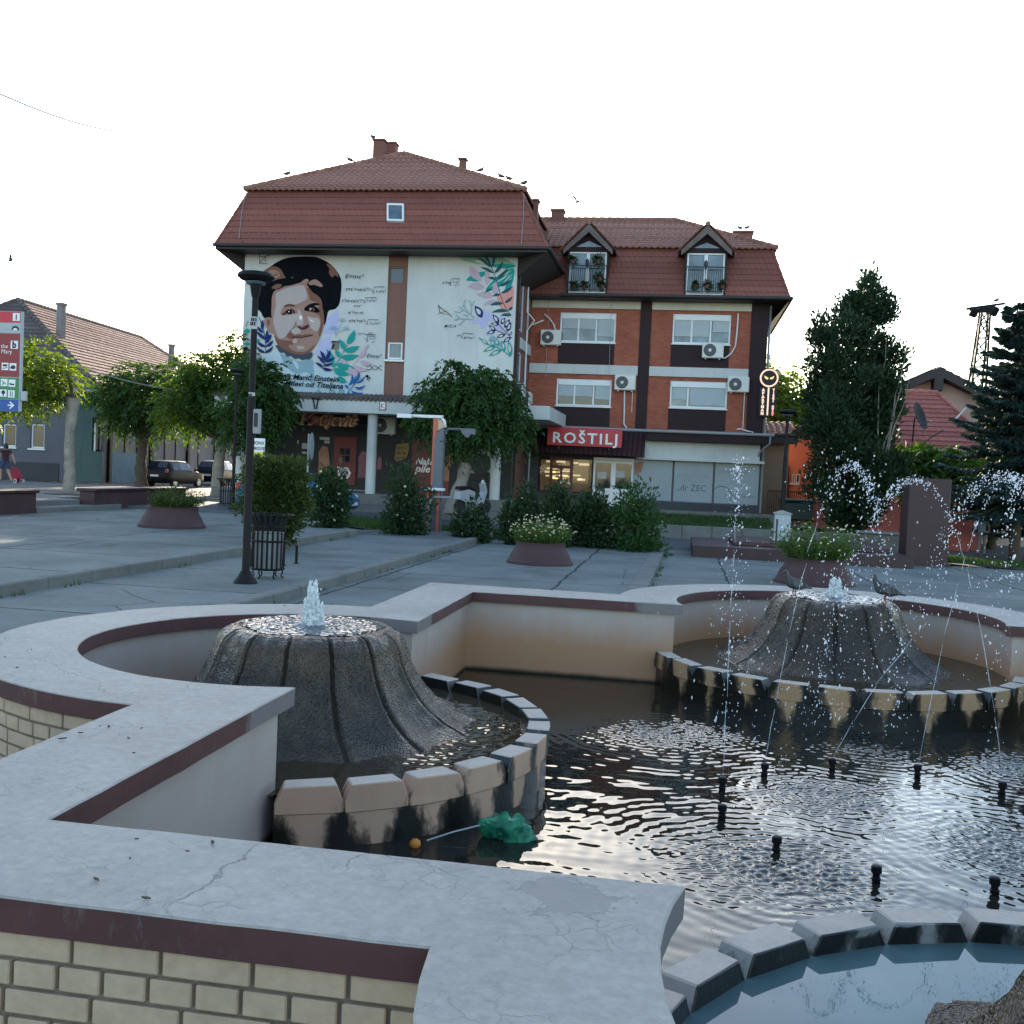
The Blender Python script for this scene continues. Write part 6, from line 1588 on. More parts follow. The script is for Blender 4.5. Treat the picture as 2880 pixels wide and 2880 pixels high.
# nozzles standing in the pool
NZ = [(2.36, 3.73), (2.34, 3.14), (2.66, 4.16), (3.15, 4.45), (3.73, 4.48), (4.21, 4.21), (2.61, 2.66), (3.08, 2.36), (3.65, 2.36), (4.25, 2.75), (4.5, 3.4)]
for i, (x, y) in enumerate(NZ):
    mb = MB(); rg = random.Random(i); tx, ty = rg.uniform(-.006, .006), rg.uniform(-.006, .006)
    mb.lathe([(.014, -.35), (.014, .0), (.022, .005), (.024, .022), (.018, .026), (.018, .045), (.027, .05), (.027, .082), (.022, .086), (.010, .088)], (0, 0, 0), 14, capt=True)
    mb.v = [(x + v[0] + tx * v[2] * 8, y + v[1] + ty * v[2] * 8, ZW + v[2]) for v in mb.v]
    mb.build('nozzle', M_black, fo, smooth=True, angle=40)

# ------------------------------------------------------------------ water
def mat_water(name, base, rough=.02):
    m, nt, b = new_mat(name)
    n = tex(nt, 'TexNoise', 1.2, detail=5)
    nt.links.new(ramp(nt, n.outputs[0], [(.3, tuple(c * .7 for c in base)), (.7, tuple(c * 1.3 for c in base))]), b.inputs['Base Color'])
    b.inputs['Roughness'].default_value = rough; b.inputs['IOR'].default_value = 1.33; b.inputs['Specular IOR Level'].default_value = .5; b.inputs['Specular Tint'].default_value = (.78, .95, 1, 1)
    return m
M_wpool = mat_water('dark_pool_water', (.015, .015, .011)); M_wbas = mat_water('brown_basin_water', (.040, .030, .016)); M_wnear = mat_water('green_blue_basin_water', (.075, .125, .125))
def water_height(X, Y, splash, chop, seed, calm=None):
    rg = np.random.default_rng(seed); H_ = np.zeros_like(X)
    for (cx, cy, amp, lam, dec) in splash:
        d = np.hypot(X - cx, Y - cy); ang = np.arctan2(Y - cy, X - cx)
        H_ += amp * .8 * np.sin(2 * np.pi * d / (lam * 1.25) + .9 * np.sin(3 * ang + cx) + .7 * np.sin(7 * ang + cy + d * 3) + .5 * np.sin(13 * ang + d * 5)) * np.exp(-d / dec) * (1 - np.exp(-(d / .12) ** 2))
        for _ in range(18):                                   # rough water where the drops fall
            k = 2 * np.pi / rg.uniform(.035, .07); th = rg.uniform(0, 2 * np.pi)
            H_ += amp * .34 * np.sin(k * (X * np.cos(th) + Y * np.sin(th)) + rg.uniform(0, 6)) * np.exp(-(d / .42) ** 2)
    for _ in range(20):
        k = 2 * np.pi / rg.uniform(.07, .45); th = rg.normal(math.pi * .5, .8)
        H_ += chop / k * 9 * np.sin(k * (X * np.cos(th) + Y * np.sin(th)) + rg.uniform(0, 6)) / 12
    if calm is not None: H_ *= calm(X, Y)
    return H_
def water_sheet(name, xs_, ys_, z, mat, inside, **kw):
    X, Y = np.meshgrid(xs_, ys_); H_ = water_height(X, Y, **kw); nx = len(xs_); ny = len(ys_)
    V = np.stack([X, Y, z + H_], -1).reshape(-1, 3)
    cxm = (X[:-1, :-1] + X[1:, 1:]) / 2; cym = (Y[:-1, :-1] + Y[1:, 1:]) / 2; keep = inside(cxm, cym)
    jj, ii = np.nonzero(keep); a = jj * nx + ii; Fq = np.stack([a, a + 1, a + nx + 1, a + nx], 1).astype(np.int32)
    me = bpy.data.meshes.new(name); me.vertices.add(len(V)); me.vertices.foreach_set('co', V.astype(np.float32).ravel())
    n = len(Fq); me.loops.add(4 * n); me.loops.foreach_set('vertex_index', Fq.ravel()); me.polygons.add(n)
    me.polygons.foreach_set('loop_start', np.arange(0, 4 * n, 4, dtype=np.int32)); me.polygons.foreach_set('loop_total', np.full(n, 4, np.int32))
    me.polygons.foreach_set('use_smooth', np.ones(n, bool)); me.materials.append(mat); me.update(calc_edges=True); me.validate()
    o = bpy.data.objects.new(name, me); COL.objects.link(o); return struct(o)
xs_ = np.concatenate([np.arange(-.1, 4.9, .014), np.arange(4.9, 7.25, .05)]); ys_ = np.arange(-.1, 7.2, .014)
cen = [(-CO, HC_), (HC_, S + CO), (HC_, -CO), (S + CO, HC_)]
def in_pool(X, Y):
    k = (X > -.07) & (X < S + .07) & (Y > -.07) & (Y < S + .07)
    for i, c in enumerate(cen): k &= np.hypot(X - c[0], Y - c[1]) > (1.74 if i in (1, 2) else 1.64)
    return k
SPL = [(2.62, 2.42, .0036, .075, .55), (2.29, 5.3, .0024, .075, .5), (3.0, 3.8, .0026, .07, .45), (4.0, 3.05, .0034, .075, .5), (1.87, 5.1, .003, .07, .5), (3.5, 5.3, .0036, .07, .55), (4.6, 5.0, .0036, .07, .5), (5.2, 3.6, .004, .08, .6)]
water_sheet('pool_water', xs_, ys_, ZW, M_wpool, in_pool, splash=SPL, chop=.0075, seed=3, calm=lambda X, Y: np.clip(.12 + 1.1 * np.clip((X - .35) / 1.1, 0, 1) * np.clip((6.6 - Y) / .9, .12, 1), 0, 1))
for i, (c, mt) in enumerate(zip(cen, (M_wbas, M_wbas, M_wnear, M_wbas))):
    RB = 1.66 if i in (1, 2) else 1.57; r_ = np.arange(-1.7, 1.701, .02 if i < 3 else .08); mc = MC[i]
    water_sheet('basin_water', c[0] + r_, c[1] + r_, ZB, mt, (lambda X, Y, c=c, RB=RB: (np.hypot(X - c[0], Y - c[1]) < RB)), splash=[] if i == 2 else [(mc[0] + .9, mc[1] - .55, .0022, .08, .45), (mc[0] - .2, mc[1] - 1.2, .0025, .07, .4), (mc[0] + 1.1, mc[1] + .1, .0018, .09, .4)], chop=.0009 if i == 2 else .0018, seed=8 + i)
def mat_foam():
    m, nt, b = new_mat('bubbling_white_water')
    b.inputs['Base Color'].default_value = (.78, .82, .83, 1); b.inputs['Roughness'].default_value = .12
    n = tex(nt, 'TexNoise', 40, detail=4); nt.links.new(ramp(nt, n.outputs[0], [(.3, (.55, .62, .64)), (.65, (.85, .88, .88))]), b.inputs['Base Color'])
    bump(nt, b, n.outputs[0], .5, .02)
    t = N(nt, 'BsdfTranslucent'); t.inputs[0].default_value = (.85, .92, .93, 1); mx = N(nt, 'MixShader'); mx.inputs[0].default_value = .4
    nt.links.new(b.outputs[0], mx.inputs[1]); nt.links.new(t.outputs[0], mx.inputs[2])
    tr = N(nt, 'BsdfTransparent'); m2 = N(nt, 'MixShader'); nt.links.new(ramp(nt, n.outputs[0], [(.36, .75), (.58, .12)]), m2.inputs[0]); nt.links.new(mx.outputs[0], m2.inputs[1]); nt.links.new(tr.outputs[0], m2.inputs[2])
    nt.links.new(m2.outputs[0], nt.nodes['Material Output'].inputs[0]); return m
M_foam = mat_foam()
M_film = mat_water('thin_running_water', (.10, .11, .11), .08)
for (mc, h, w, lab, sd_) in ((MC[0], .30, .075, 'white bubbling water column on top of the large mound at the left', 1), (MC[1], .20, .075, 'white bubbling water column on the far mound behind the spray', 2)):
    g = thing('water_bubble', lab, 'water jet', (mc[0], mc[1], .70))
    mb = MB(); pf = [(w * 1.3, -.01), (w * 1.0, h * .1), (w * .8, h * .25), (w * .62, h * .42), (w * .45, h * .58), (w * .3, h * .7), (w * .05, h * .8)]
    mb.lathe(pf, (mc[0], mc[1], .70), 28, capt=True)
    for i, v in enumerate(mb.v):
        q = Vector(v) - Vector((mc[0], mc[1], .7)); nn = noise.noise_vector(Vector(v) * 17 + Vector((sd_ * 5, 0, 0))) * .022 + noise.noise_vector(Vector(v) * 38) * .022
        mb.v[i] = (v[0] + nn.x, v[1] + nn.y, v[2] + nn.z * (.4 + q.z * 4))
    rg = random.Random(sd_)
    for k in range(30):
        a = rg.uniform(0, 6.28); hk = h * rg.choice((.45, .6, .75, .9, 1.02)) * rg.uniform(.85, 1.05); sp_ = rg.uniform(.2, 1) * w * (1.25 - .7 * hk / h); b0 = rg.uniform(.3, .8) * w; qq = []; wob = rg.uniform(-.012, .012)
        for i in range(8): t = i / 7; rr_ = b0 * (1 - t) + sp_ * t; qq.append((mc[0] + rr_ * math.cos(a) + wob * math.sin(t * 7), mc[1] + rr_ * math.sin(a) + wob * math.cos(t * 6), .70 + hk * (1 - (1 - t) ** 1.5)))
        mb.path(qq, [.016, .015, .013, .012, .010, .011, .008, .003], 7)
    for k in range(60):
        a = rg.uniform(0, 6.28); rr_ = rg.uniform(.03, .10); z = rg.uniform(.02, h * 1.02); s_ = rg.uniform(.003, .008)
        c0 = Vector((mc[0] + rr_ * math.cos(a) * (1.1 - z / h * .7), mc[1] + rr_ * math.sin(a) * (1.1 - z / h * .7), .7 + z)); mb.lathe([(.001, -s_), (s_, 0), (.001, s_ * 1.4)], tuple(c0), 6)
    mb.build('column', M_foam, g, smooth=True)
    # running film on the flat top
    r_ = np.arange(-.56, .561, .016)
    f = water_sheet('film', mc[0] + r_, mc[1] + r_, .7035, M_film, lambda X, Y: np.hypot(X - mc[0], Y - mc[1]) < .475 + .02 * np.sin(6 * np.arctan2(Y - mc[1], X - mc[0])), splash=[(mc[0], mc[1], .006, .07, .5)], chop=.006, seed=20 + sd_)
    del f['kind']; f.name = 'running_film'
    for v in f.data.vertices: v.co -= Vector((mc[0], mc[1], .70))
    f.parent = g

# jets: ballistic curves; the lower half a glassy thread, the upper half breaking into drops
def mat_drop():
    m, nt, b = new_mat('water_drops')
    b.inputs['Base Color'].default_value = (.85, .87, .90, 1); b.inputs['Roughness'].default_value = .08
    t = N(nt, 'BsdfTranslucent'); t.inputs[0].default_value = (.95, .96, 1, 1); mx = N(nt, 'MixShader'); mx.inputs[0].default_value = .55
    nt.links.new(b.outputs[0], mx.inputs[1]); nt.links.new(t.outputs[0], mx.inputs[2]); nt.links.new(mx.outputs[0], nt.nodes['Material Output'].inputs[0]); return m
M_drop = mat_drop()
def mat_thread():
    m, nt, b = new_mat('water_thread')
    b.inputs['Base Color'].default_value = (.6, .66, .70, 1); b.inputs['Roughness'].default_value = .08
    tr = N(nt, 'BsdfTransparent'); n = tex(nt, 'TexNoise', 30, detail=3); mx = N(nt, 'MixShader')
    nt.links.new(ramp(nt, n.outputs[0], [(.4, .75), (.62, .15)]), mx.inputs[0]); nt.links.new(b.outputs[0], mx.inputs[1]); nt.links.new(tr.outputs[0], mx.inputs[2]); nt.links.new(mx.outputs[0], nt.nodes['Material Output'].inputs[0]); return m
M_thread = mat_thread()
JETS = [((2.36, 3.73), (2.42, 5.2), 2.12, .55), ((2.66, 4.16), (3.62, 4.4), 2.16, .6), ((4.21, 4.21), (2.9, 4.3), 2.08, .72), ((3.73, 4.48), (4.75, 4.6), 2.14, .62), ((3.15, 4.45), (5.6, 4.7), 1.45, .5), ((3.65, 2.36), (4.3, 4.8), 2.1, .0), ((4.5, 3.4), (3.5, 4.6), 2.12, .5), ((4.25, 2.75), (4.9, 4.9), 1.9, .5)]
JL = ['near-vertical water jet nearest the green bag, its drops falling in a loose column', 'water jet leaning right and breaking up in front of the conifer', 'water jet leaning left across the maroon pillar', 'water jet breaking up before the drooping spruce', 'lowest and longest slanting water jet crossing the others', 'thin broken water jet from the nozzle near the pale rim blocks', 'water jet from the nozzle by the frame edge arching back to the middle', 'thin water jet rising furthest towards the frame edge']
drops = []
rj = np.random.default_rng(12)
for ji, ((sx, sy), (ex, ey), hgt, thr) in enumerate(JETS):
    def pos(s): return np.array([sx + (ex - sx) * s, sy + (ey - sy) * s, ZW + .09 + 4 * (hgt - .1) * s * (1 - s)])
    if thr > 0:
        g = thing('water_jet', JL[ji], 'water jet', (sx, sy, ZW + .09), 'jets of the fountain'); mb = MB()
        smax = thr * .5; s = 0.0
        while s < smax:
            l = rj.uniform(.03, .09) * (1.4 if s < smax * .5 else .7); e = min(s + l, smax + .02)
            pts = [tuple(pos(s + (e - s) * q) + rj.normal(0, .002 + .012 * s, 3)) for q in (0, .33, .66, 1)]
            r0 = .0026 * (1 - .3 * s / smax); mb.path(pts, [r0 * .6, r0, r0, r0 * .5], 5, cap=True)
            s = e + rj.uniform(0, .012 + .07 * s)
        mb.build('thread', M_thread, g, smooth=True)
    n = (120, 230, 230, 230, 200, 100, 200, 100)[ji]
    for s in np.concatenate([rj.beta(2.2, 2.6, n) * .75 + .22, rj.uniform(.5, .98, n)]):
        p = pos(min(s, 1)); k = max(0, s - .2)
        p = p + rj.normal(0, 1, 3) * np.array([.05, .05, .05]) * (k * (1.7 if ji == 0 else 1.0) + .08)
        drops.append((p, s, rj))
# loose falling curtains under the crests
for (cx, cy, sx_, sy_, z0, z1, n) in ((2.42, 4.7, .07, .2, -.1, 1.75, 260), (3.12, 4.35, .16, .16, .2, 1.95, 330), (3.3, 5.0, .30, .3, -.1, 1.3, 300), (3.85, 4.6, .4, .2, .9, 1.9, 160), (4.55, 4.7, .25, .2, 0, 1.9, 200), (2.75, 4.8, .35, .3, -.1, 1.0, 200), (3.12, 4.5, .12, .12, 1.7, 2.08, 120)):
    for _ in range(int(n * .62)): drops.append((np.array([rj.normal(cx, sx_), rj.normal(cy, sy_), rj.uniform(z0, z1)]), 1.0, rj))
ico = bmesh.new(); bmesh.ops.create_icosphere(ico, subdivisions=1, radius=1); ico.verts.index_update()
IV = np.array([v.co[:] for v in ico.verts]); IF = np.array([[v.index for v in f.verts] for f in ico.faces]); ico.free()
DV = []; DF = []; o_ = 0
for p, s, _ in drops:
    if p[2] < ZW or p[2] > 2.25: continue
    r = .0029 * np.exp(rj.normal(0, .38)); st = np.array([1, 1, 1 + rj.random() * 1.6]) if s >= .9 else np.array([1, 1, 1 + .5 * rj.random()])
    if rj.random() < .15: st[2] *= 1.8
    th = rj.normal(0, .35); c_, s_ = math.cos(th), math.sin(th); V = IV * r * st; V = np.stack([V[:, 0] * c_ + V[:, 2] * s_, V[:, 1], -V[:, 0] * s_ + V[:, 2] * c_], 1)
    DV.append(V + p); DF.append(IF + o_); o_ += len(IV)
dro = mesh_obj('water_drops', np.concatenate(DV).tolist(), np.concatenate(DF).tolist(), M_drop, smooth=True)
tag(dro, 'bright loose water drops scattering from the jets', 'water drops', kind='stuff')

# ================================================================== vegetation
M_bark = mk('tree_bark', (.07, .055, .042), .95, .35, 4, .6, 25)
M_barkpale = mk('whitewashed_bark', (.25, .22, .18), .9, .45, 3.5, .9, 18, dirt=1.0)
L_ash = mk_leaf('ash_leaves', (.035, .08, .014), (.14, .20, .028), .55)
L_ashd = mk_leaf('dark_ash_leaves', (.018, .052, .018), (.055, .11, .028), .42)
L_ashm = mk_leaf('mid_ash_leaves', (.024, .062, .016), (.085, .145, .028), .48)
L_thuja = mk_leaf('thuja_sprays', (.010, .028, .014), (.028, .058, .024), .15)
L_spruce = mk_leaf('spruce_needles', (.012, .030, .028), (.035, .062, .055), .12)
L_shrub = mk_leaf('shrub_leaves', (.022, .045, .012), (.07, .10, .03), .3)
L_rose = mk_leaf('rose_leaves', (.012, .032, .014), (.035, .07, .024), .25)
L_bright = mk_leaf('bright_green_leaves', (.03, .08, .015), (.08, .16, .03), .45)
L_bush = mk_leaf('bush_leaves', (.014, .045, .012), (.045, .10, .025), .3)
L_dry = mk_leaf('dry_stalks', (.09, .08, .04), (.14, .13, .06), .3)
L_fine = mk_leaf('fine_grassy_leaves', (.035, .07, .018), (.09, .14, .04), .35)
L_red = mk_leaf('reddish_stalks', (.06, .04, .03), (.10, .085, .045), .3)
M_petal = mk_leaf('white_petals', (.55, .55, .52), (.75, .74, .72), .4)
def fronds(name, P, D, parent, mat, n_l=9, ln=.45, leaf=.11, w=.036, droop=.5, seed=0):
    """pinnate twigs: P bases, D directions; leaflets down both sides of a drooping stalk"""
    rg = np.random.default_rng(seed); n = len(P); D = unit(D); lnv = ln * (.6 + .7 * rg.random((n, 1)))
    side = unit(np.cross(D, np.array([0, 0, 1.0]) + rg.normal(0, .25, (n, 3))))
    BP = []; BD = []
    for k in range(n_l):
        t = .12 + .88 * k / (n_l - 1); q = P + D * lnv * t - np.array([0, 0, 1]) * droop * lnv * t * t
        tan = unit(D - np.array([0, 0, 1]) * 2 * droop * t)
        s = 1 if k % 2 else -1
        d = unit(tan * .75 + side * s * .8 + np.array([0, 0, -.18]) + rg.normal(0, .16, (n, 3))) if k < n_l - 1 else tan
        BP.append(q); BD.append(d)
    BP = np.concatenate(BP); BD = np.concatenate(BD); m = len(BP)
    return leaf_mesh(name, BP, BD, leaf * (.7 + .6 * rg.random(m)), w * (.8 + .5 * rg.random(m)), mat, parent, seed=seed)
def clump_pts(clumps, n, seed, bias=.45):
    rg = np.random.default_rng(seed); wts = np.array([c[3] * c[4] * c[5] for c in clumps]) ** .75; wts /= wts.sum(); out = []; dr = []
    for c, w in zip(clumps, wts):
        k = max(4, int(n * w)); d = unit(rg.normal(size=(k, 3))); r = rg.random((k, 1)) ** bias
        lump = 1 + .22 * np.sin(d[:, :1] * 5 + c[0] * 3) * np.sin(d[:, 1:2] * 5 + c[1]) + .18 * np.sin(d[:, 2:] * 7 + c[2] * 2)
        out.append(np.array(c[:3]) + d * r * lump * np.array(c[3:6])); dr.append(d)
    return np.concatenate(out), np.concatenate(dr)
def limb(mb, a, b, r0, r1, wig=.08, n=6, seed=0):
    rg = random.Random(seed); a, b = Vector(a), Vector(b); L = (b - a).length; pts = []
    for i in range(n + 1):
        t = i / n; p = a.lerp(b, t)
        if 0 < i < n: p += Vector((rg.uniform(-1, 1), rg.uniform(-1, 1), rg.uniform(-.4, .4))) * wig * L * .5
        pts.append(p)
    mb.path(pts, [r0 + (r1 - r0) * i / n for i in range(n + 1)], 9); return pts
def tree(name, label, base, trunk_top, r0, clumps, nf, leafmat, barkmat, group=None, seed=0, ln=.5, leaf=.13, w=.045, droop=.55, knob=False, pale_to=None, nl=9, cs=.86):
    clumps = [(*c[:3], c[3] * cs, c[4] * cs, c[5] * cs) for c in clumps]
    t = thing(name, label, 'tree', tuple(base), group)
    mb = MB(); base = Vector(base); top = Vector(trunk_top)
    n = 14; pts = []; rs = []; rg = random.Random(seed)
    for i in range(n + 1):
        q = i / n; p = base.lerp(top, q) + Vector((math.sin(q * 5 + seed) * .04, math.cos(q * 4 + seed) * .04, 0)) * (1 if 0 < i < n else 0)
        r = r0 * (1.3 if i == 0 else 1.08 if i == 1 else 1 - .25 * q) * rg.uniform(.94, 1.07)
        if knob and q > .7: r *= 1 + (q - .7) * 2.2
        pts.append(p); rs.append(r)
    pts[0] = pts[0] - Vector((0, 0, .15)); mb.path(pts, rs, 16)
    for i, v in enumerate(mb.v):
        nn = noise.noise_vector(Vector(v) * 4.5) * r0 * .22; mb.v[i] = (v[0] + nn.x, v[1] + nn.y, v[2])
    k = sum(1 for f in mb.f); cut = None
    for i, f in enumerate(mb.f):
        z = sum(mb.v[q][2] for q in f) / len(f); mb.m[i] = 1 if (pale_to is not None and z < pale_to + noise.noise(Vector(mb.v[f[0]]) * 3) * .25) else 0
    trunk = mb.build('trunk', [M_bark, barkmat], t, smooth=True, angle=60)
    mb = MB()
    for i, c in enumerate(clumps): limb(mb, top - Vector((0, 0, .15)), Vector(c[:3]) + Vector((0, 0, c[5] * .2)), r0 * .45, .02, .18, 6, seed * 31 + i)
    mb.build('limbs', M_bark, t, smooth=True)
    P, D = clump_pts(clumps, int(nf * 1.3), seed)
    D = D + np.array([0, 0, .15]) + np.random.default_rng(seed).normal(0, .35, D.shape)
    fronds('crown', P, D, t, leafmat, nl, ln, leaf * 1.2, w * 1.25, droop, seed)
    return t
def cl(px, py, dep, rx, ry, rz): p = dp(px, py, dep); return (p.x, p.y, p.z, rx, ry, rz)
g_av = 'pollarded street trees'
# left pollard with pale trunk
b1 = gp(190, 1383, .44); d1 = (b1 - CAM).dot(fwd)
tree('street_tree', 'pollarded street tree with bare pale trunk and yellow-green crown beside the sign', b1, dp(206, 1120, d1), .19,
     [cl(95, 1010, d1 - .3, 1.0, 1.0, .75), cl(150, 1080, d1, .75, .9, .6), cl(20, 1060, d1, 1.0, 1.2, .9), cl(110, 1112, d1 - .4, .75, .8, .5), cl(185, 1050, d1 - .2, .45, .6, .4), cl(35, 1118, d1 + .2, 1.1, 1.1, .55), cl(-60, 1080, d1, 1.2, 1.3, 1.1)], 950, L_ash, M_barkpale, g_av, 1, .42, .14, .05, droop=.42, knob=True, pale_to=9)
b2 = gp(398, 1368, .36); d2 = 46.0; b2 = dp(398, 1367, d2); b2.z = zr(b2.x)
tree('street_tree', 'dark pollarded street tree in front of the long tiled house, beside the parked cars', b2, dp(402, 1230, d2), .26,
     [cl(400, 1130, d2, 1.6, 1.5, 1.2), cl(330, 1120, d2, 1.0, 1.2, .8), cl(470, 1120, d2, 1.2, 1.3, 1.0), cl(395, 1060, d2, 1.1, 1.1, .6), cl(500, 1060, d2 - .5, .9, .9, .6), cl(300, 1090, d2, .8, .8, .45), cl(450, 1165, d2, 1.3, 1.2, .7), cl(355, 1160, d2, 1.2, 1.2, .7)], 1250, L_ashd, M_bark, g_av, 2, .6, .17, .06)
d3 = 41.0; b3 = dp(614, 1375, d3); b3.z = zr(b3.x)
tree('street_tree', 'tall bright street tree with whitewashed trunk behind the second litter bin', b3, dp(618, 1225, d3), .25,
     [cl(600, 1110, d3, 1.4, 1.4, 1.1), cl(520, 1130, d3 - .5, 1.1, 1.1, .8), cl(570, 1040, d3, .9, 1, .7), cl(660, 1040, d3, 1.1, 1.1, .9), cl(670, 970, d3 + .3, .55, .6, .5), cl(480, 1160, d3 - .5, .55, .8, .4), cl(640, 1140, d3, 1.3, 1.2, .8), cl(590, 1165, d3 - .4, .9, .9, .5), cl(560, 1085, d3 - .4, .8, .8, .5)], 1500, L_ashm, M_barkpale, g_av, 3, .55, .15, .055, pale_to=3.3)
d4 = 37.0; b4 = dp(690, 1400, d4); b4.z = zr(b4.x)
tree('street_tree', 'dark green street tree hiding the lower corner of the mural behind the lamp post', b4, dp(700, 1235, d4), .24,
     [cl(745, 1095, d4, .95, 1.0, .8), cl(765, 1140, d4, .6, .8, .5), cl(720, 1150, d4, 1.2, 1.2, .9), cl(700, 1060, d4, .7, .8, .6), cl(735, 1195, d4, .7, .8, .45), cl(690, 1210, d4, .9, .9, .5), cl(745, 1050, d4, .5, .6, .4)], 1150, L_ashd, M_barkpale, g_av, 4, .5, .14, .05, pale_to=3)
dm_ = 36.4; bm_ = dp(1275, 1425, dm_); bm_.z = .4
tree('street_tree', 'round-crowned street tree with forked pale trunk between the two shop fronts', bm_, dp(1318, 1265, dm_), .25,
     [cl(1320, 1120, dm_, 1.4, 1.2, 1.0), cl(1230, 1120, dm_, .9, 1.0, .7), cl(1410, 1130, dm_, 1.0, 1.0, .8), cl(1275, 1050, dm_, .65, .7, .5), cl(1365, 1070, dm_, .8, .8, .5), cl(1200, 1180, dm_ - .3, .65, .7, .6), cl(1450, 1190, dm_, .6, .7, .6), cl(1330, 1210, dm_ - .5, 1.2, 1.0, .6), cl(1265, 1205, dm_, .9, .9, .6), cl(1415, 1225, dm_, .6, .6, .4)], 1500, L_ashd, M_barkpale, g_av, 5, .5, .15, .05, droop=.8, pale_to=2.0, cs=.74)
# tree beyond the brick wing and far trees closing the gaps
for nm, lb, px, py, dep, rx, rz, n, mt, sd_ in (
        ('background_tree', 'leafy tree rising behind the corner of the brick house', 2235, 1100, 62, 3.2, 2.6, 1100, L_ash, 21), ('background_tree', 'dull green tree behind the tiled shed roof', 2300, 1230, 66, 3.0, 2.2, 800, L_ashd, 22),
        ('background_tree', 'distant tree crown seen low between the old house and the street trees', 640, 1180, 78, 4.5, 3.2, 800, L_ashd, 23), ('background_tree', 'bright leafy bush over the red wall under the spruce', 2640, 1320, 39, 1.7, .7, 700, L_bright, 24),
        ('background_tree', 'dark tree mass filling the shade right of the maroon pillar', 2800, 1330, 47, 4.0, 2.3, 900, L_ashd, 25)):
    c = dp(px, py, dep); gz = -.8; rg = random.Random(sd_)
    cls = [(c.x + rg.uniform(-.6, .6) * rx, c.y + rg.uniform(-.5, .5) * rx, c.z + rg.uniform(-.55, .55) * rz, rx * rg.uniform(.35, .6), rx * .5, rz * rg.uniform(.35, .6)) for _ in range(8)]
    tree(nm, lb, (c.x, c.y, gz), (c.x, c.y, c.z - rz * .6), .2, cls, n, mt, M_bark, 'trees beyond the square', sd_, .7, .24, .10, nl=7)

# tall thuja
dT = 37.0; bT = dp(2385, 1530, dT); bT.z = -.42
tj = thing('thuja_tree', 'tall dark columnar conifer with uneven outline beside the brick house', 'tree', tuple(bT))
PROF = [(528, 1640, 14), (545, 1640, 34), (570, 1632, 52), (600, 1628, 66), (640, 1615, 76), (680, 1612, 82), (720, 1610, 84), (760, 1604, 84), (800, 1602, 88), (840, 1604, 92), (880, 1606, 90), (915, 1606, 84), (945, 1604, 70), (970, 1600, 48), (990, 1600, 34)]
mt = 1.4907 * dT / FPX; cl_ = []; rgt = random.Random(6)
for y, x, hw in PROF:
    k = max(2, int(hw / 11)); c = dp(x * K, y * K, dT); rr_ = max(.3, hw * .62 * mt); cl_.append((c.x, c.y, c.z, rr_, rr_, .55))
    for i in range(k):
        a = rgt.uniform(0, 6.28); f = rgt.uniform(.55, .95) * hw
        c = dp((x + f * math.cos(a)) * K, (y + rgt.uniform(-14, 14)) * K, dT); rr_ = (hw * .32 + 7) * mt * rgt.uniform(.6, 1.0)
        cl_.append((c.x, c.y + f * math.sin(a) * mt, c.z, rr_, rr_, rr_ * rgt.uniform(.9, 1.6)))
for (x, y, r) in ((1700, 695, 14), (1692, 730, 18), (1686, 770, 20), (1528, 690, 14), (1548, 630, 13), (1672, 560, 12), (1585, 575, 11), (1700, 880, 14), (1512, 820, 12)): c = dp(x * K, y * K, dT - .3); cl_.append((c.x, c.y, c.z, r * mt, r * mt, r * mt * 1.5))
P, D = clump_pts(cl_, 52000, 61, .45)
rg = np.random.default_rng(62); D = unit(D * .7 + np.array([0, 0, .75]) + rg.normal(0, .35, D.shape))
leaf_mesh('crown', P, D, .165 * (.5 + rg.random(len(P))), .08 * (.6 + .6 * rg.random(len(P))), L_thuja, tj, seed=63)
mb = MB(); tt = dp(1638 * K, 540 * K, dT); limb(mb, bT - Vector((0, 0, .2)), tt, .24, .03, .03, 12, 5)
for i in range(40):
    q = rgt.choice(cl_); z = q[2] - rgt.uniform(.6, 1.6); t_ = (z - bT.z) / (tt.z - bT.z)
    if t_ > .05: limb(mb, bT.lerp(tt, t_), Vector(q[:3]), .05, .012, .1, 5, i)
mb.build('trunk', M_bark, tj, smooth=True)
mb = MB()
for i, (a, b) in enumerate((((1660, 960), (1702, 690)), ((1655, 930), (1712, 655)), ((1668, 880), (1690, 740)), ((1650, 900), (1672, 640)), ((1672, 850), (1722, 700)))): limb(mb, dp(a[0] * K, a[1] * K, dT - .6), dp(b[0] * K, b[1] * K, dT - 1.0), .03, .006, .05, 6, 90 + i)
mb.build('bare_branches', M_barkpale, tj)

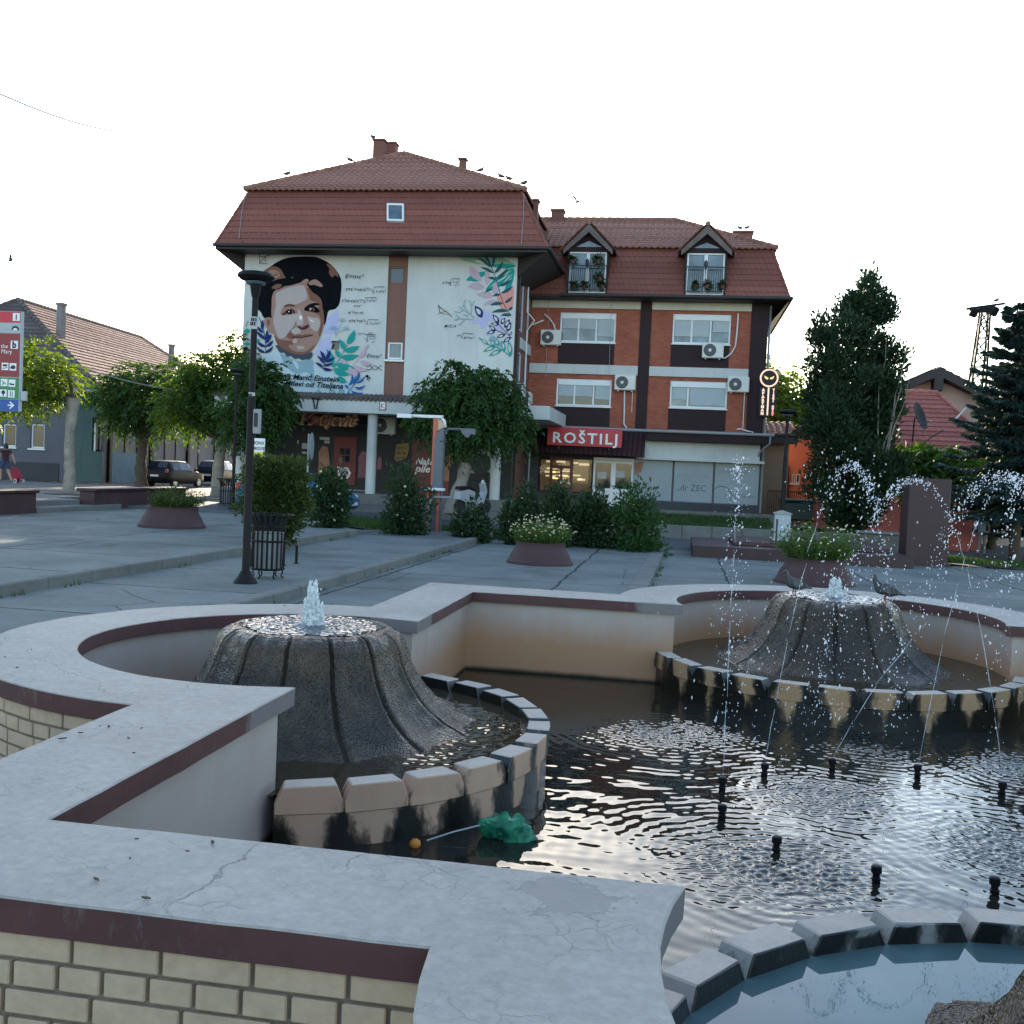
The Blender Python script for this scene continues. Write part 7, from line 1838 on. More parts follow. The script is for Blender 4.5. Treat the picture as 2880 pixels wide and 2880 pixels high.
# drooping spruces
def spruce(label, base, tip, rmax, seed, zlow, az_span=(0, 6.2832)):
    t = thing('spruce_tree', label, 'tree', tuple(base), 'blue-green spruces')
    base, tip = Vector(base), Vector(tip); Ht = tip.z - base.z; rg = np.random.default_rng(seed)
    mb = MB(); limb(mb, base - Vector((0, 0, .2)), tip, .19, .015, .006, 12, seed); br = MB(); BP = []; BD = []; LL = []
    z = zlow
    while z < tip.z - .1:
        q = (z - zlow) / (tip.z - zlow); R_ = rmax * (1 - q) ** .8 + .12; nb = int(5 + 4 * (1 - q))
        a0 = rg.uniform(0, 6.28)
        for k in range(nb):
            a = a0 + 2 * math.pi * k / nb + rg.normal(0, .2); L = R_ * rg.uniform(.6, 1.15); c = base.lerp(tip, min(1, (z + rg.uniform(-.16, .16) - base.z) / Ht))
            dz = .05 - .45 * (1 - q) + rg.normal(0, .06); pts = []
            for i in range(9):
                s = i / 8; pts.append(Vector((c.x + math.cos(a) * L * s, c.y + math.sin(a) * L * s, c.z + L * (dz * s * 1.2 + .22 * s ** 3 - .0))))
            br.path(pts, [.028 * (1 - .85 * i / 8) * (.5 + .5 * L / rmax) for i in range(9)], 5)
            m = int(60 + 150 * L)
            s = rg.random(m) ** .75; idx = np.minimum((s * 8).astype(int), 7); fr = s * 8 - idx
            pa = np.array([p[:] for p in pts]); p0 = pa[idx] * (1 - fr[:, None]) + pa[idx + 1] * fr[:, None]; tan = unit(pa[idx + 1] - pa[idx])
            sd_ = np.cross(tan, np.array([0, 0, 1.0])); sd_ = unit(sd_) * rg.choice([-1, 1], m)[:, None]
            d = unit(tan * .8 + sd_ * .8 * (rg.random((m, 1)) * 1.2) + np.array([0, 0, -.62]) + rg.normal(0, .16, (m, 3)))
            out = rg.random((m, 1)) * .26 * L * (1 - .6 * s[:, None]); BP.append(p0 + unit(sd_ + tan * .6) * out + np.array([0, 0, -.12]) * out); BD.append(d); LL.append(.10 + .16 * (1 - s) * rg.random(m) + .05)
        z += .30 * (.75 + .5 * rg.random()) * (1 - .35 * q)
    mb.build('trunk', M_bark, t, smooth=True); br.build('branches', M_bark, t, smooth=True)
    LL = np.concatenate(LL); leaf_mesh('crown', np.concatenate(BP), np.concatenate(BD), LL * 1.25, .045 + LL * .13, L_spruce, t, seed=seed)
bS = gp(2855, 1580, -.35)
dS = (bS - CAM).dot(fwd)
spruce('nearer blue-green spruce with bare lower trunk beside the sunlit grass', bS, dp(2862, 850, dS), 2.35, 71, dp(2855, 1395, dS).z)
d6 = 39.5; b6 = dp(2990, 1560, d6); b6.z = -.7
spruce('taller spruce reaching in from the picture edge behind the nearer one', b6, dp(3010, 560, d6), 2.9, 72, 1.2)

# clipped shrub in a pot
dP = 21.6; bP = dp(772, 1538, dP); bP.z = .0
sh_ = thing('potted_shrub', 'big rounded shrub with sunlit top in a dark pot behind the litter bin', 'shrub', tuple(bP))
mb = MB(); mb.lathe([(.20, 0), (.24, .22), (.29, .44), (.31, .46), (.28, .46), (.26, .4), (.001, .38)], tuple(bP), 24, capb=True); mb.build('pot', M_dark, sh_, smooth=True, angle=40)
cls = [cl(772, 1385, dP, .62, .6, .66), cl(740, 1430, dP, .48, .5, .5), cl(805, 1420, dP, .5, .5, .55), cl(735, 1340, dP, .42, .45, .36), cl(810, 1335, dP, .42, .45, .36), cl(775, 1475, dP, .5, .5, .4), cl(835, 1400, dP, .25, .3, .35)]
P, D = clump_pts(cls, 15000, 81, .36); rg = np.random.default_rng(81); D = unit(D + rg.normal(0, .55, D.shape) + np.array([0, 0, .25]))
leaf_mesh('foliage', P, D, .085 * (.6 + .8 * rg.random(len(P))), .044, L_shrub, sh_, seed=82)
k = rg.random(len(P)) < .004; leaf_mesh('flowers', P[k], D[k], .05, .05, M_petal, sh_, seed=83)
# rose bushes
ROSE = [(930, 1390, 60, 75, 27.6, 1.0, 'dark rose bush with many white blooms in front of the parked blue car'), (1145, 1400, 72, 90, 28.2, .5, 'tall dense rose bush beside the orange-edged water post'), (1327, 1440, 58, 55, 28.4, .8, 'low rose bush with white blooms right of the water post'),
        (1467, 1425, 54, 72, 28.2, .35, 'dark loose bush under the column end of the canopy'), (1572, 1425, 50, 70, 28.0, .4, 'bush with lit top below the grill window'), (1668, 1445, 52, 62, 28.3, .3, 'dark bush behind the back planter'), (1792, 1425, 78, 100, 28.0, .25, 'largest rounded bush at the right end of the row')]
for i, (px, py, hx, hy, dep, fl, lb) in enumerate(ROSE):
    c = dp(px, py, dep); m_ = dep / FPX; zb = terrain(c.x, c.y); b = Vector((c.x, c.y, zb)); t = thing('rose_bush', lb, 'bush', tuple(b), 'bushes along the square edge')
    rg_ = random.Random(100 + i); cls = []
    hx *= 1.12; H2 = (c.z + hy * m_ - zb) * .93
    for k in range(13): a = rg_.uniform(0, 6.28); f = rg_.uniform(.2, .68); q = rg_.uniform(.22, .86); f *= 1.12 - q * .32; cls.append((c.x + math.cos(a) * f * hx * m_, c.y + math.sin(a) * f * hx * m_, zb + H2 * q, hx * m_ * .52, hx * m_ * .52, H2 * .25))
    P, D = clump_pts(cls, 5600, 110 + i, .36); rg = np.random.default_rng(120 + i); D = unit(D + rg.normal(0, .6, D.shape) + np.array([0, 0, .35]))
    ok = P[:, 2] > zb + .03; P, D = P[ok], D[ok]
    leaf_mesh('foliage', P, D, .115 * (.6 + .8 * rg.random(len(P))), .058, L_bush if i == 6 else L_rose, t, seed=130 + i)
    mb = MB()
    for k, q in enumerate(cls): limb(mb, (b.x + rg_.uniform(-.1, .1), b.y + rg_.uniform(-.1, .1), zb - .05), q[:3], .014, .005, .1, 4, k)
    for k in range(10): q = rg_.choice(cls); limb(mb, q[:3], (q[0] + rg_.uniform(-.3, .3), q[1] + rg_.uniform(-.3, .3), q[2] + q[5] + rg_.uniform(.05, .35)), .006, .002, .1, 4, 50 + k)
    mb.build('stems', M_bark, t)
    nfl = int(26 * fl); sel = rg.choice(len(P), nfl, replace=False); FP = []; FD = []
    for s in sel:
        cc = P[s] + D[s] * .05 + np.array([0, -.04, .02]); dd = unit(rg.normal(size=(7, 3)) + np.array([0, -.5, .4])); FP += [cc] * 7; FD += list(dd)
    leaf_mesh('flowers', np.array(FP), np.array(FD), .05, .05, M_petal, t, seed=140 + i)

# flared planters
def planter(b, rt, rb, h):
    mb = MB()
    mb.lathe([(rb, -.12), (rb, .05), (rb * .985, .06), (rb * .93, h * .22), (rb * .875, h * .45), (rt * 1.0, h * .72), (rt * .99, h * .92), (rt * 1.015, h * .985), (rt * 1.0, h), (rt * .87, h), (rt * .86, h * .84), (.001, h * .82)], (0, 0, 0), 40)
    return mb
PLN = [((295, 997), .14, .60, .78, .49, 'flared maroon planter with scrubby green plant nearest the low walls', 'scrub'), ((1010, 1068), -.14, .54, .72, .47, 'flared maroon planter full of white daisies and fine grass', 'daisy'), ((1090, 1030), -.14, .55, .72, .47, 'flared maroon planter with sparse reddish stalks behind the daisy planter', 'red'), ((1545, 1108), -.22, .62, .82, .52, 'flared maroon planter with feathery weeds seen through the spray', 'feather')]
for i, ((a, b_), z, rt, rb, h, lb, kind) in enumerate(PLN):
    b = G(a, b_, z); b = b + Vector((0, rb * .95, 0)); t = thing('planter', lb, 'planter', tuple(b), 'flared round planters')
    m = planter(b, rt, rb, h); m.build('pot', M_maroonp, t, smooth=True, angle=45, local=True)
    m = MB(); m.lathe([(rt * .87, h * .86), (.001, h * .9)], (0, 0, 0), 24); m.build('soil', M_soil, t, local=True)
    rg = np.random.default_rng(150 + i)
    pl_ = thing('planter_plant', {'scrub': 'scrubby green plant leaning out of the planter near the low walls', 'daisy': 'white daisies and fine grass growing in the planter', 'red': 'sparse reddish stalks growing in the rear planter', 'feather': 'feathery weeds with pale tips growing in the planter behind the spray'}[kind], 'plant', (b.x, b.y, b.z + h * .86))
    n = {'scrub': 230, 'daisy': 480, 'red': 200, 'feather': 300}[kind]; hh = {'scrub': .62, 'daisy': .62, 'red': .75, 'feather': .95}[kind]
    an = rg.random(n) * 2 * np.pi; rr_ = np.sqrt(rg.random(n)) * rt * .8; B0 = np.stack([b.x + rr_ * np.cos(an), b.y + rr_ * np.sin(an), np.full(n, b.z + h * .86)], 1)
    tilt = rr_ / rt * .8 + .12; D0 = unit(np.stack([np.cos(an) * tilt, np.sin(an) * tilt, np.ones(n)], 1) + rg.normal(0, .2, (n, 3)) + (np.array([.35, 0, 0]) if kind == 'scrub' else 0))
    Ls = hh * (.45 + .6 * rg.random(n)) * (1 - .3 * rr_ / rt)
    leaf_mesh('stalks', B0, D0, Ls, .022, {'scrub': L_shrub, 'daisy': L_fine, 'red': L_red, 'feather': L_fine}[kind], pl_, fold=.1, seed=160 + i)
    k = 6; t_ = rg.random((n, k)) * .75 + .25; LP = (B0[:, None, :] + D0[:, None, :] * (Ls[:, None] * t_)[:, :, None]).reshape(-1, 3); LD = unit(np.repeat(D0, k, 0) * .5 + rg.normal(0, .6, (n * k, 3)))
    leaf_mesh('foliage', LP, LD, .10 if kind != 'daisy' else .07, .03 if kind != 'daisy' else .014, {'scrub': L_dry if False else L_shrub, 'daisy': L_fine, 'red': L_red, 'feather': L_fine}[kind], pl_, seed=170 + i)
    if kind in ('daisy', 'feather'):
        m_ = 150 if kind == 'daisy' else 60; sel = rg.choice(n, m_); tipp = B0[sel] + D0[sel] * (Ls[sel] * 1.12)[:, None] + rg.normal(0, .05, (m_, 3)); FP = np.repeat(tipp, 6, 0); FD = unit(rg.normal(size=(m_ * 6, 3)) * np.array([1, 1, .4]) + np.array([0, -.4, .1]))
        leaf_mesh('flowers', FP, FD, .03, .026, M_petal, pl_, seed=180 + i)
# yellow sunlit groundcover by the stone trough
P0 = np.array([gp(2480 + 60 * x, 1560, -.3)[:] for x in np.linspace(0, 1, 60)]) + np.random.default_rng(3).normal(0, .25, (60, 3)) * np.array([1, 1, 0])
gc = thing('low_shrub', 'low yellow-green sunlit plants by the grass near the maroon pillar', 'shrub', tuple(P0.mean(0)))
rg = np.random.default_rng(190); PP = np.repeat(P0, 12, 0); leaf_mesh('foliage', PP, unit(rg.normal(0, .5, PP.shape) + np.array([0, 0, .8])), .3, .04, L_bright, gc, seed=191)

# ================================================================== street furniture
def low_wall(label, y0, y1, z1):
    t = thing('low_wall', label, 'wall', (-15.0, (y0 + y1) / 2, .14), 'low maroon walls')
    mb = MB(); mb.bbox(-15.48, -15.0, y0, y1, -.6, z1 - .09, .012); mb.build('wall', M_maroonp, t)
    mb = MB(); mb.bbox(-15.56, -14.93, y0 - .05, y1 + .05, z1 - .088, z1, .015); mb.build('coping', M_maroon, t)
low_wall('low maroon wall at the picture edge, nearer side of the steps', 12.0, 22.45, .77); low_wall('low maroon wall beyond the steps behind the scrubby planter', 25.25, 31.0, .77)
tg = gp(190, 1390, .444); mb = MB(); mb.lathe([(.72, 0), (.72, .012), (.26, .014)], (tg.x, tg.y, .442), 28); struct(mb.build('tree_surround', mk('earth_square', (.04, .03, .025), 1, .3, 4)))

# lamp posts
def lamp(name, label, b, h, s=1.0, group=None, stickers=False, arm=False):
    t = thing(name, label, 'street lamp', tuple(b), group)
    mb = MB(); r = .058 * s
    mb.lathe([(r * 3.0, 0), (r * 3.0, .02), (r * 2.0, .10), (r * 1.35, .17), (r * 1.2, .18), (r, .20), (r, 2.7 * s), (r * .98, 2.72 * s), (r * .8, 2.76 * s), (r * .76, h - .18)], (0, 0, 0), 20); mb.build('pole', M_dark, t, smooth=True, angle=35, local=True)
    mb = MB(); mb.lathe([(r * .95, h - .34), (r * 1.5, h - .16), (r * 1.6, h - .10)], (0, 0, 0), 20); mb.build('collar', M_black, t, smooth=True, local=True)
    mb = MB(); R_ = .27 * s; mb.lathe([(.05, h - .13), (R_ * .8, h - .10), (R_, h - .055), (R_, h - .035), (R_ * .92, h - .0), (R_ * .5, h + .025), (.001, h + .03)], (0, 0, 0), 32); mb.build('lamp_head', M_black, t, smooth=True, angle=50, local=True)
    mb = MB(); mb.lathe([(R_ * .55, h - .125), (R_ * .5, h - .16), (.001, h - .165)], (0, 0, 0), 24); mb.build('lamp_lens', M_glassb, t, smooth=True, local=True)
    if stickers:
        for (z0, z1, n) in ((3.72, 3.90, 3), (2.62, 2.80, 2)):
            mb = MB(); k = 9
            for i in range(k): a0, a1 = -math.pi + math.pi * i / k, -math.pi + math.pi * (i + 1) / k; rr_ = r * .80 + .003; mb.quad((rr_ * math.cos(a0), rr_ * math.sin(a0), z0), (rr_ * math.cos(a1), rr_ * math.sin(a1), z0), (rr_ * math.cos(a1), rr_ * math.sin(a1), z1), (rr_ * math.cos(a0), rr_ * math.sin(a0), z1), 0)
            for i in range(n * 2): a = -2.3 + .3 * i; rr_ = r * .80 + .005; z = z0 + .05 + .06 * (i % 2); mb.box(rr_ * math.cos(a) - .012, rr_ * math.cos(a) + .012, rr_ * math.sin(a) - .003, rr_ * math.sin(a), z, z + .05, 1)
            mb.build('sticker', [M_paper, M_ink], t, local=True)
        mb = MB(); mb.bbox(r * .8, r * .8 + .10, -.05, .04, 2.2, 2.56, .01, 0); mb.bbox(r * .8 + .02, r * .8 + .08, -.055, -.049, 2.3, 2.5, .002, 1); mb.build('junction_box', [M_grey, M_ink], t, local=True)
    return t
lb_ = gp(690, 1640, 0.0)
lamp('street_lamp', 'nearest dark street lamp with flat mushroom head in front of the mural', lb_, 4.53, 1.0, 'street lamps of the square', True)
l2 = dp(654, 1425, 34.0); l2.z = .14
t = lamp('street_lamp', 'thin far street lamp against the leafy trees beside the second litter bin', l2, dp(655, 1040, 34).z - .14, .9, 'street lamps of the square')
l3 = gp(2195, 1545, -.22); hd3 = (l3 - CAM).dot(fwd)
lamp('street_lamp', 'dark street lamp in front of the orange house', l3, dp(2200, 1155, hd3).z + .22, 1.05, 'street lamps of the square')
# small white box on the thin lamp
# litter bins
M_liner = mk('pale_bin_liner', (.22, .235, .24), .45, .12, 5)
def bin_(label, b, rz=0):
    t = thing('litter_bin', label, 'litter bin', tuple(b), 'slatted litter bins')
    mb = MB(); nS = 20
    for k in range(nS):
        a = 2 * math.pi * k / nS; c, s = math.cos(a), math.sin(a)
        prof_ = [(.245, .13), (.25, .16), (.255, .6), (.255, .76), (.26, .84), (.30, .94), (.36, .985), (.385, .985)]
        pts = [Vector((r * c, r * s, z)) for r, z in prof_]; w = Vector((-s, c, 0)) * .017; n = Vector((c, s, 0)) * .004
        for p, q in zip(pts, pts[1:]): mb.add([p - w, q - w, q + w, p + w, p - w - n, q - w - n, q + w - n, p + w - n], [(0, 3, 2, 1), (4, 5, 6, 7), (0, 1, 5, 4), (3, 7, 6, 2)], 0)
    mb.build('slats', M_black, t, local=True)
    mb = MB()
    for (r, z, q) in ((.252, .15, .016), (.262, .58, .014), (.262, .80, .009), (.385, .985, .009)):
        mb.path([(r * math.cos(a), r * math.sin(a), z) for a in [i * 2 * math.pi / 32 for i in range(33)]], q, 6, cap=False)
    mb.lathe([(.25, .13), (.001, .125)], (0, 0, 0), 24); mb.build('hoops', M_black, t, smooth=True, local=True)
    mb = MB()
    for k in range(6):
        a = 2 * math.pi * k / 6 + .3; c, s = math.cos(a), math.sin(a); mb.path([(.22 * c, .22 * s, .14), (.225 * c, .225 * s, .08), (.2 * c, .2 * s, .04), (.25 * c, .25 * s, 0)], .011, 6)
    mb.build('feet', M_black, t, local=True)
    mb = MB(); mb.lathe([(.21, .16), (.225, .70), (.235, .71), (.215, .70), (.2, .18), (.001, .17)], (0, 0, 0), 28); mb.build('liner', M_liner, t, smooth=True, angle=40, local=True)
    return t
bb = gp(752, 1625, 0.0)
bin1 = bin_('nearest slatted steel litter bin with flared rim beside the lamp post', bb)
b2_ = gp(638, 1427, .14); dup(bin1, tuple(b2_), .2, 'second slatted litter bin farther off at the edge of the road')
for (px, py, lb) in ((707, 1597, 'short black steel post half hidden by the lamp post'), (797, 1591, 'short black steel post close to the nearest litter bin'), (833, 1585, 'short black steel post standing free right of the litter bin')):
    b = gp(px, py, 0); t = thing('bollard', lb, 'bollard', tuple(b), 'short steel posts'); mb = MB(); mb.path([(0, 0, -.05), (0, 0, .33)], .024, 10); mb.lathe([(.05, 0), (.05, .01), (.024, .012)], (0, 0, 0), 14); mb.build('post', M_black, t, local=True)

# information sign at the left edge
dI = 15.0; it = dp(58, 875, dI); ib = dp(50, 1157, dI); xr = (it.x + ib.x) / 2; yI = it.y
inf = thing('information_sign', 'tall coloured tourist information board with pictogram squares at the left edge', 'sign', (xr - .45, yI, .14))
zI = lambda yy: yp(30, 800 + yy / 2.683, yI).z
M_ired = mk('sign_red', (.50, .03, .05), .5, .06, 2); M_igr = mk('sign_grey', (.36, .39, .40), .5, .06, 2); M_imar = mk('sign_maroon', (.24, .028, .03), .5, .06, 2); M_igreen = mk('sign_green', (.04, .20, .07), .5, .06, 2); M_iblue = mk('sign_blue', (.02, .08, .30), .5, .06, 2)
mb = MB(); mb.bbox(xr - .82, xr, yI, yI + .07, zI(958), zI(203), .006); mb.build('panel', M_igr, inf)
mb = MB()
for (a, b, m) in ((206, 288, 0), (292, 366, 1), (370, 698, 2), (704, 866, 3), (869, 956, 4)): mb.box(xr - .815, xr - .012, yI - .004, yI, zI(b), zI(a), m)
mb.build('colour_bands', [M_ired, M_igr, M_imar, M_igreen, M_iblue], inf)
mb = MB(); mx = lambda a: yp(a / 2.683, 1000, yI).x
def sq(a, y, s=.115, m=0): cx, cz = mx(a), zI(y); mb.box(cx - s / 2, cx + s / 2, yI - .007, yI - .004, cz - s / 2, cz + s / 2, m); return cx, cz
def T(t, cx, cz, size, m=1, **kw): put_text(mb, t, cx, cz - size * .33, yI - .009, size, m, align='CENTER', **kw)
cx, cz = sq(118, 245, .11); T('i', cx, cz, .11, bold=.004)
cx, cz = mx(112), zI(330); mb.poly([(cx + .06 * math.cos(a), yI - .006, cz - .025 + .06 * math.sin(a)) for a in [i * math.pi / 12 for i in range(13)]], 1); mb.poly([(cx + .035 * math.cos(a), yI - .008, cz - .028 + .03 * math.sin(a)) for a in [i * math.pi / 12 for i in range(13)]], 2)
cx, cz = sq(108, 455, .115); T('b', cx, cz, .13, bold=.006)
put_text(mb, 'the', mx(8), zI(482), yI - .008, .085, 2); put_text(mb, 'Mary', mx(10), zI(522), yI - .008, .085, 2)
put_text(mb, 'Church of', mx(8) - .42, zI(482), yI - .008, .085, 2) if False else None
for (a, y, g) in ((42, 620, 'flag'), (102, 622, 'car'), (38, 742, 'cross'), (98, 745, 'boat'), (34, 822, 'tree'), (95, 826, 'knife')):
    mk0 = mb; mb = MB(); cx, cz = sq(a, y, .105)
    if g == 'flag': mb.box(cx - .035, cx + .035, yI - .009, yI - .007, cz, cz + .03, 1); mb.poly([(cx - .04, yI - .009, cz - .035), (cx + .04, yI - .009, cz - .02), (cx + .04, yI - .009, cz - .01), (cx - .04, yI - .009, cz - .025)], 1)
    elif g == 'car': mb.poly([(cx + x, yI - .009, cz + z) for x, z in ((-.045, -.01), (-.02, .02), (.02, .025), (.045, 0), (.03, -.03), (-.03, -.03))], 1)
    elif g == 'cross': mb.poly([(cx + x, yI - .009, cz + z) for x, z in ((-.04, .03), (.04, -.02), (.04, -.03), (-.04, .02))], 1); mb.poly([(cx + x, yI - .010, cz + z) for x, z in ((-.03, -.035), (.0, .01), (.01, 0), (-.02, -.04))], 1)
    elif g == 'boat': mb.poly([(cx + x, yI - .009, cz + z) for x, z in ((-.045, 0), (.045, -.01), (.03, -.03), (-.03, -.025))], 1)
    elif g == 'tree': mb.poly([(cx + .03 * math.cos(q), yI - .009, cz + .012 + .03 * math.sin(q)) for q in [i * .6283 for i in range(10)]], 1); mb.box(cx - .006, cx + .006, yI - .0095, yI - .008, cz - .045, cz - .01, 1)
    else:
        for s in (-.015, .015): mb.box(cx + s - .005, cx + s + .005, yI - .009, yI - .007, cz - .04, cz + .04, 1)
    mb.build('pictogram', [M_whiteL, M_ink], inf); mb = mk0
a0 = (mx(70), zI(912)); a1 = (mx(116), zI(912)); mb.box(a0[0], a1[0], yI - .008, yI - .005, a0[1] - .009, a0[1] + .009, 2)
for s in (1, -1): mb.prism([(a1[0] + .01, yI - .009, a0[1]), (a1[0] - .055, yI - .009, a0[1] + s * .055), (a1[0] - .07, yI - .009, a0[1] + s * .042), (a1[0] - .02, yI - .009, a0[1])], (0, .002, 0), 2)
mb.build('pictograms', [M_whiteL, M_ink, M_whiteL], inf)
mb = MB(); mb.path([(xr - .62, yI + .11, .1), (xr - .62, yI + .11, zI(190))], .045, 12); mb.build('post', M_grey, inf)
bx = dp(58, 1113, dI); mb = MB(); mb.bbox(xr + .002, xr + .085, yI + .01, yI + .07, bx.z - .07, bx.z + .07, .01); mb.build('junction_box', M_igr, inf)

# school-zone sign and round sign seen edge-on
dz = 29.0; a, b = dp(715, 1240, dz), dp(738, 1290, dz)
c0, c1 = dp(710, 1232, dz), dp(743, 1330, dz)
zs = thing('road_sign', 'tall white school-zone road sign with yellow picture behind the potted shrub', 'sign', ((c0.x + c1.x) / 2, c0.y, zr(c0.x)))
M_yel = mk('sign_yellow', (.65, .52, .02), .5, .06, 3)
mb = MB(); mb.bbox(c0.x, c1.x, c0.y, c0.y + .02, c1.z, c0.z, .01, 0); w = c1.x - c0.x
put_text(mb, 'ЗОНА', c0.x + w * .5, c0.z - .17, c0.y - .004, .12, 1, align='CENTER', bold=.004); put_text(mb, 'ШКОЛЕ', c0.x + w * .5, c0.z - .32, c0.y - .004, .11, 1, align='CENTER', bold=.004)
mb.box(c0.x + .04, c1.x - .04, c0.y - .003, c0.y, c1.z + .12, c0.z - .38, 2)
for s in (.35, .62): x = c0.x + w * s; z = c1.z + .2; mb.poly([(x - .03, c0.y - .005, z), (x + .03, c0.y - .005, z), (x + .05, c0.y - .005, z + .16), (x, c0.y - .005, z + .24), (x - .04, c0.y - .005, z + .15)], 1)
mb.build('plate', [M_whiteL, M_ink, M_yel], zs)
mb = MB(); mb.path([(c0.x + w / 2, c0.y + .05, zr(c0.x) - .1), (c0.x + w / 2, c0.y + .05, c0.z)], .03, 8); mb.build('post', M_grey, zs)
dz = 30.5; q = dp(876, 1235, dz)
rs_ = thing('road_sign', 'round road sign seen almost edge-on on a thin grey pole before the shop', 'sign', (q.x, q.y, zr(q.x)))
mb = MB(); mb.lathe([(.3, 0), (.3, .02), (.001, .02)], (0, 0, 0), 28); mb.lathe([(.3, -.004), (.22, -.005)], (0, 0, 0), 28, 1)
Mz = Matrix.Translation(dp(876, 1255, dz)) @ Matrix.Rotation(R(99), 4, 'Z') @ Matrix.Rotation(R(90), 4, 'X') @ Matrix.Scale(1.3, 4, (0, 1, 0))
mb.v = [tuple(Mz @ Vector(v)) for v in mb.v]; mb.build('disc', [M_grey, M_whiteL], rs_)
mb = MB(); q2 = dp(869, 1220, dz); mb.path([(q2.x, q2.y, zr(q2.x) - .1), (q2.x, q2.y, q2.z)], .03, 8); mb.build('post', M_grey, rs_)

# orange and grey water post
dW = 30.0; wb = dp(1226, 1490, dW); wb.z = .0
wz_ = lambda y: dp(1226, 1120 + y / 4.83, dW).z
wx_ = lambda x, y=1000: dp(1160 + x / 4.83, 1120 + y / 4.83, dW).x
wp_ = thing('shower_post', 'orange and grey post with white overhead pipe and small shelf by the bushes', 'street furniture', tuple(wb))
yw = wb.y
M_orp = mk('orange_red_metal', (.48, .11, .06), .5, .12, 3); M_gslab = mk('slate_grey_metal', (.10, .11, .13), .5, .15, 3)
xo0, xo1, xg1 = wx_(270, 1000), wx_(300, 1000), wx_(415, 1000)
zg = wz_(400)
mb = MB(); xs0, xs1 = wx_(285, 1000), wx_(412, 1000)
ol = [(xs0, yw, wb.z - .1), (xs1, yw, wb.z - .1), (xs1, yw, zg - .02), (xs1 - .03, yw, zg), (xs0 + .25, yw, zg), (xs0 + .1, yw, zg - .1), (xs0, yw, zg - .3)]
mb.prism(ol, (0, .22, 0)); sl_ = mb.build('grey_column', M_gslab, wp_)
mb = MB(); zt5 = wz_(265); mb.bbox(xs0 - .07, xs0 + .05, yw + .05, yw + .25, zg - 2.2, zt5, .01); mb.bbox(xs0 - .16, xs0 - .09, yw - .02, yw + .2, wb.z - .1, wz_(1255), .01); mb.bbox(xs1 - .12, xs1 - .04, yw - .06, yw - .01, wb.z - .1, wz_(1255), .01); mb.build('orange_column', M_orp, wp_)
mb = MB(); mb.prism([(xs0 + .05, yw + .1, zt5 - .02), (xs0 + .05, yw + .1, zg - .1), (xs1, yw + .1, zg + .05), (xs1, yw + .1, zt5 - .25), (xs1 - .1, yw + .1, zt5 - .08)], (0, .1, 0)); mb.build('cream_gusset', mk('cream_metal', (.50, .38, .25), .5, .08, 3), wp_)
mb = MB(); xl_ = wx_(-30, 250); zp = wz_(250)
mb.path([(xl_, yw + .15, zp), (xs0 + .2, yw + .15, zp), (xs1 - .12, yw + .15, zp - .02), (xs1 - .03, yw + .15, zp - .12), (xs1, yw + .15, zp - .3)], .045, 10); mb.build('overhead_pipe', M_white, wp_, smooth=True)
mb = MB(); mb.bbox(xl_ - .42, xl_, yw + .06, yw + .24, zp - .07, zp + .05, .012); mb.build('lamp_head', M_white, wp_)
mb = MB(); za_ = wz_(410); xr_ = wx_(870, 410); mb.path([(xs1 + .04, yw + .1, wz_(480)), (xs1 + .05, yw + .1, za_ - .06), (xs1 + .1, yw + .1, za_), (xr_ - .4, yw + .1, za_)], .032, 8); mb.prism([(xr_ - .42, yw + .02, za_ + .03), (xr_, yw + .02, za_ + .03), (xr_, yw + .02, za_ - .14), (xr_ - .1, yw + .02, za_ - .12), (xr_ - .2, yw + .02, za_ - .24), (xr_ - .36, yw + .02, za_ - .12)], (0, .16, 0)); mb.build('side_arm', M_gslab, wp_)
mb = MB(); zs_ = wz_(1232); mb.bbox(wx_(140), wx_(465), yw - .3, yw + .02, zs_ - .05, zs_ + .03, .015); mb.build('shelf', M_white, wp_)
mb = MB(); xp_ = wx_(265); zq = wz_(1340); mb.path([(xp_, yw - .12, wb.z - .05), (xp_, yw - .12, zq - .22), (xp_ + .05, yw - .12, zq - .07), (xp_ + .2, yw - .12, zq), (wx_(570), yw - .12, zq)], .04, 10); mb.build('bent_handrail', M_grey, wp_, smooth=True)
mb = MB(); zl5 = wz_(640); 
for i, (dx, h) in enumerate(((.0, .12), (.0, .03))): mb.box(xs0 + .16, xs0 + .38, yw - .004, yw - .001, zl5 + .1 - .22 * i, zl5 + .1 - .22 * i + h * .3)
mb.build('lettering', M_ink, wp_)

# stepped maroon platform, cabinet, monolith, bin, trough
pf0 = gp(1945, 1562, -.22); pf = thing('stepped_plinth', 'low stepped maroon plinth on the paving before the grey cabinet', 'plinth', (4.0, 27.6, -.22))
mb = MB(); mb.bbox(pf0.x, pf0.x + 5.6, 24.9, 29.3, -.6, .08, .02, 0); mb.build('lower_step', M_maroon, pf)
mb = MB(); mb.bbox(pf0.x + 1.1, pf0.x + 5.2, 25.9, 28.9, .082, .20, .02); mb.build('upper_step', M_maroonp, pf)
cbx = dp(2198, 1532, 29.5); cw = .32
cab = thing('electrical_cabinet', 'pale grey electrical cabinet with sloped cap standing by the grass', 'cabinet', (cbx.x, cbx.y, -.2))
ztp = dp(2195, 1440, 29.5).z
mb = MB(); mb.bbox(cbx.x - cw / 2 - .06, cbx.x + cw / 2 + .06, cbx.y, cbx.y + .4, -.25, ztp - .06, .01); mb.build('body', mk('pale_grey_cabinet', (.33, .38, .41), .5, .08, 3), cab)
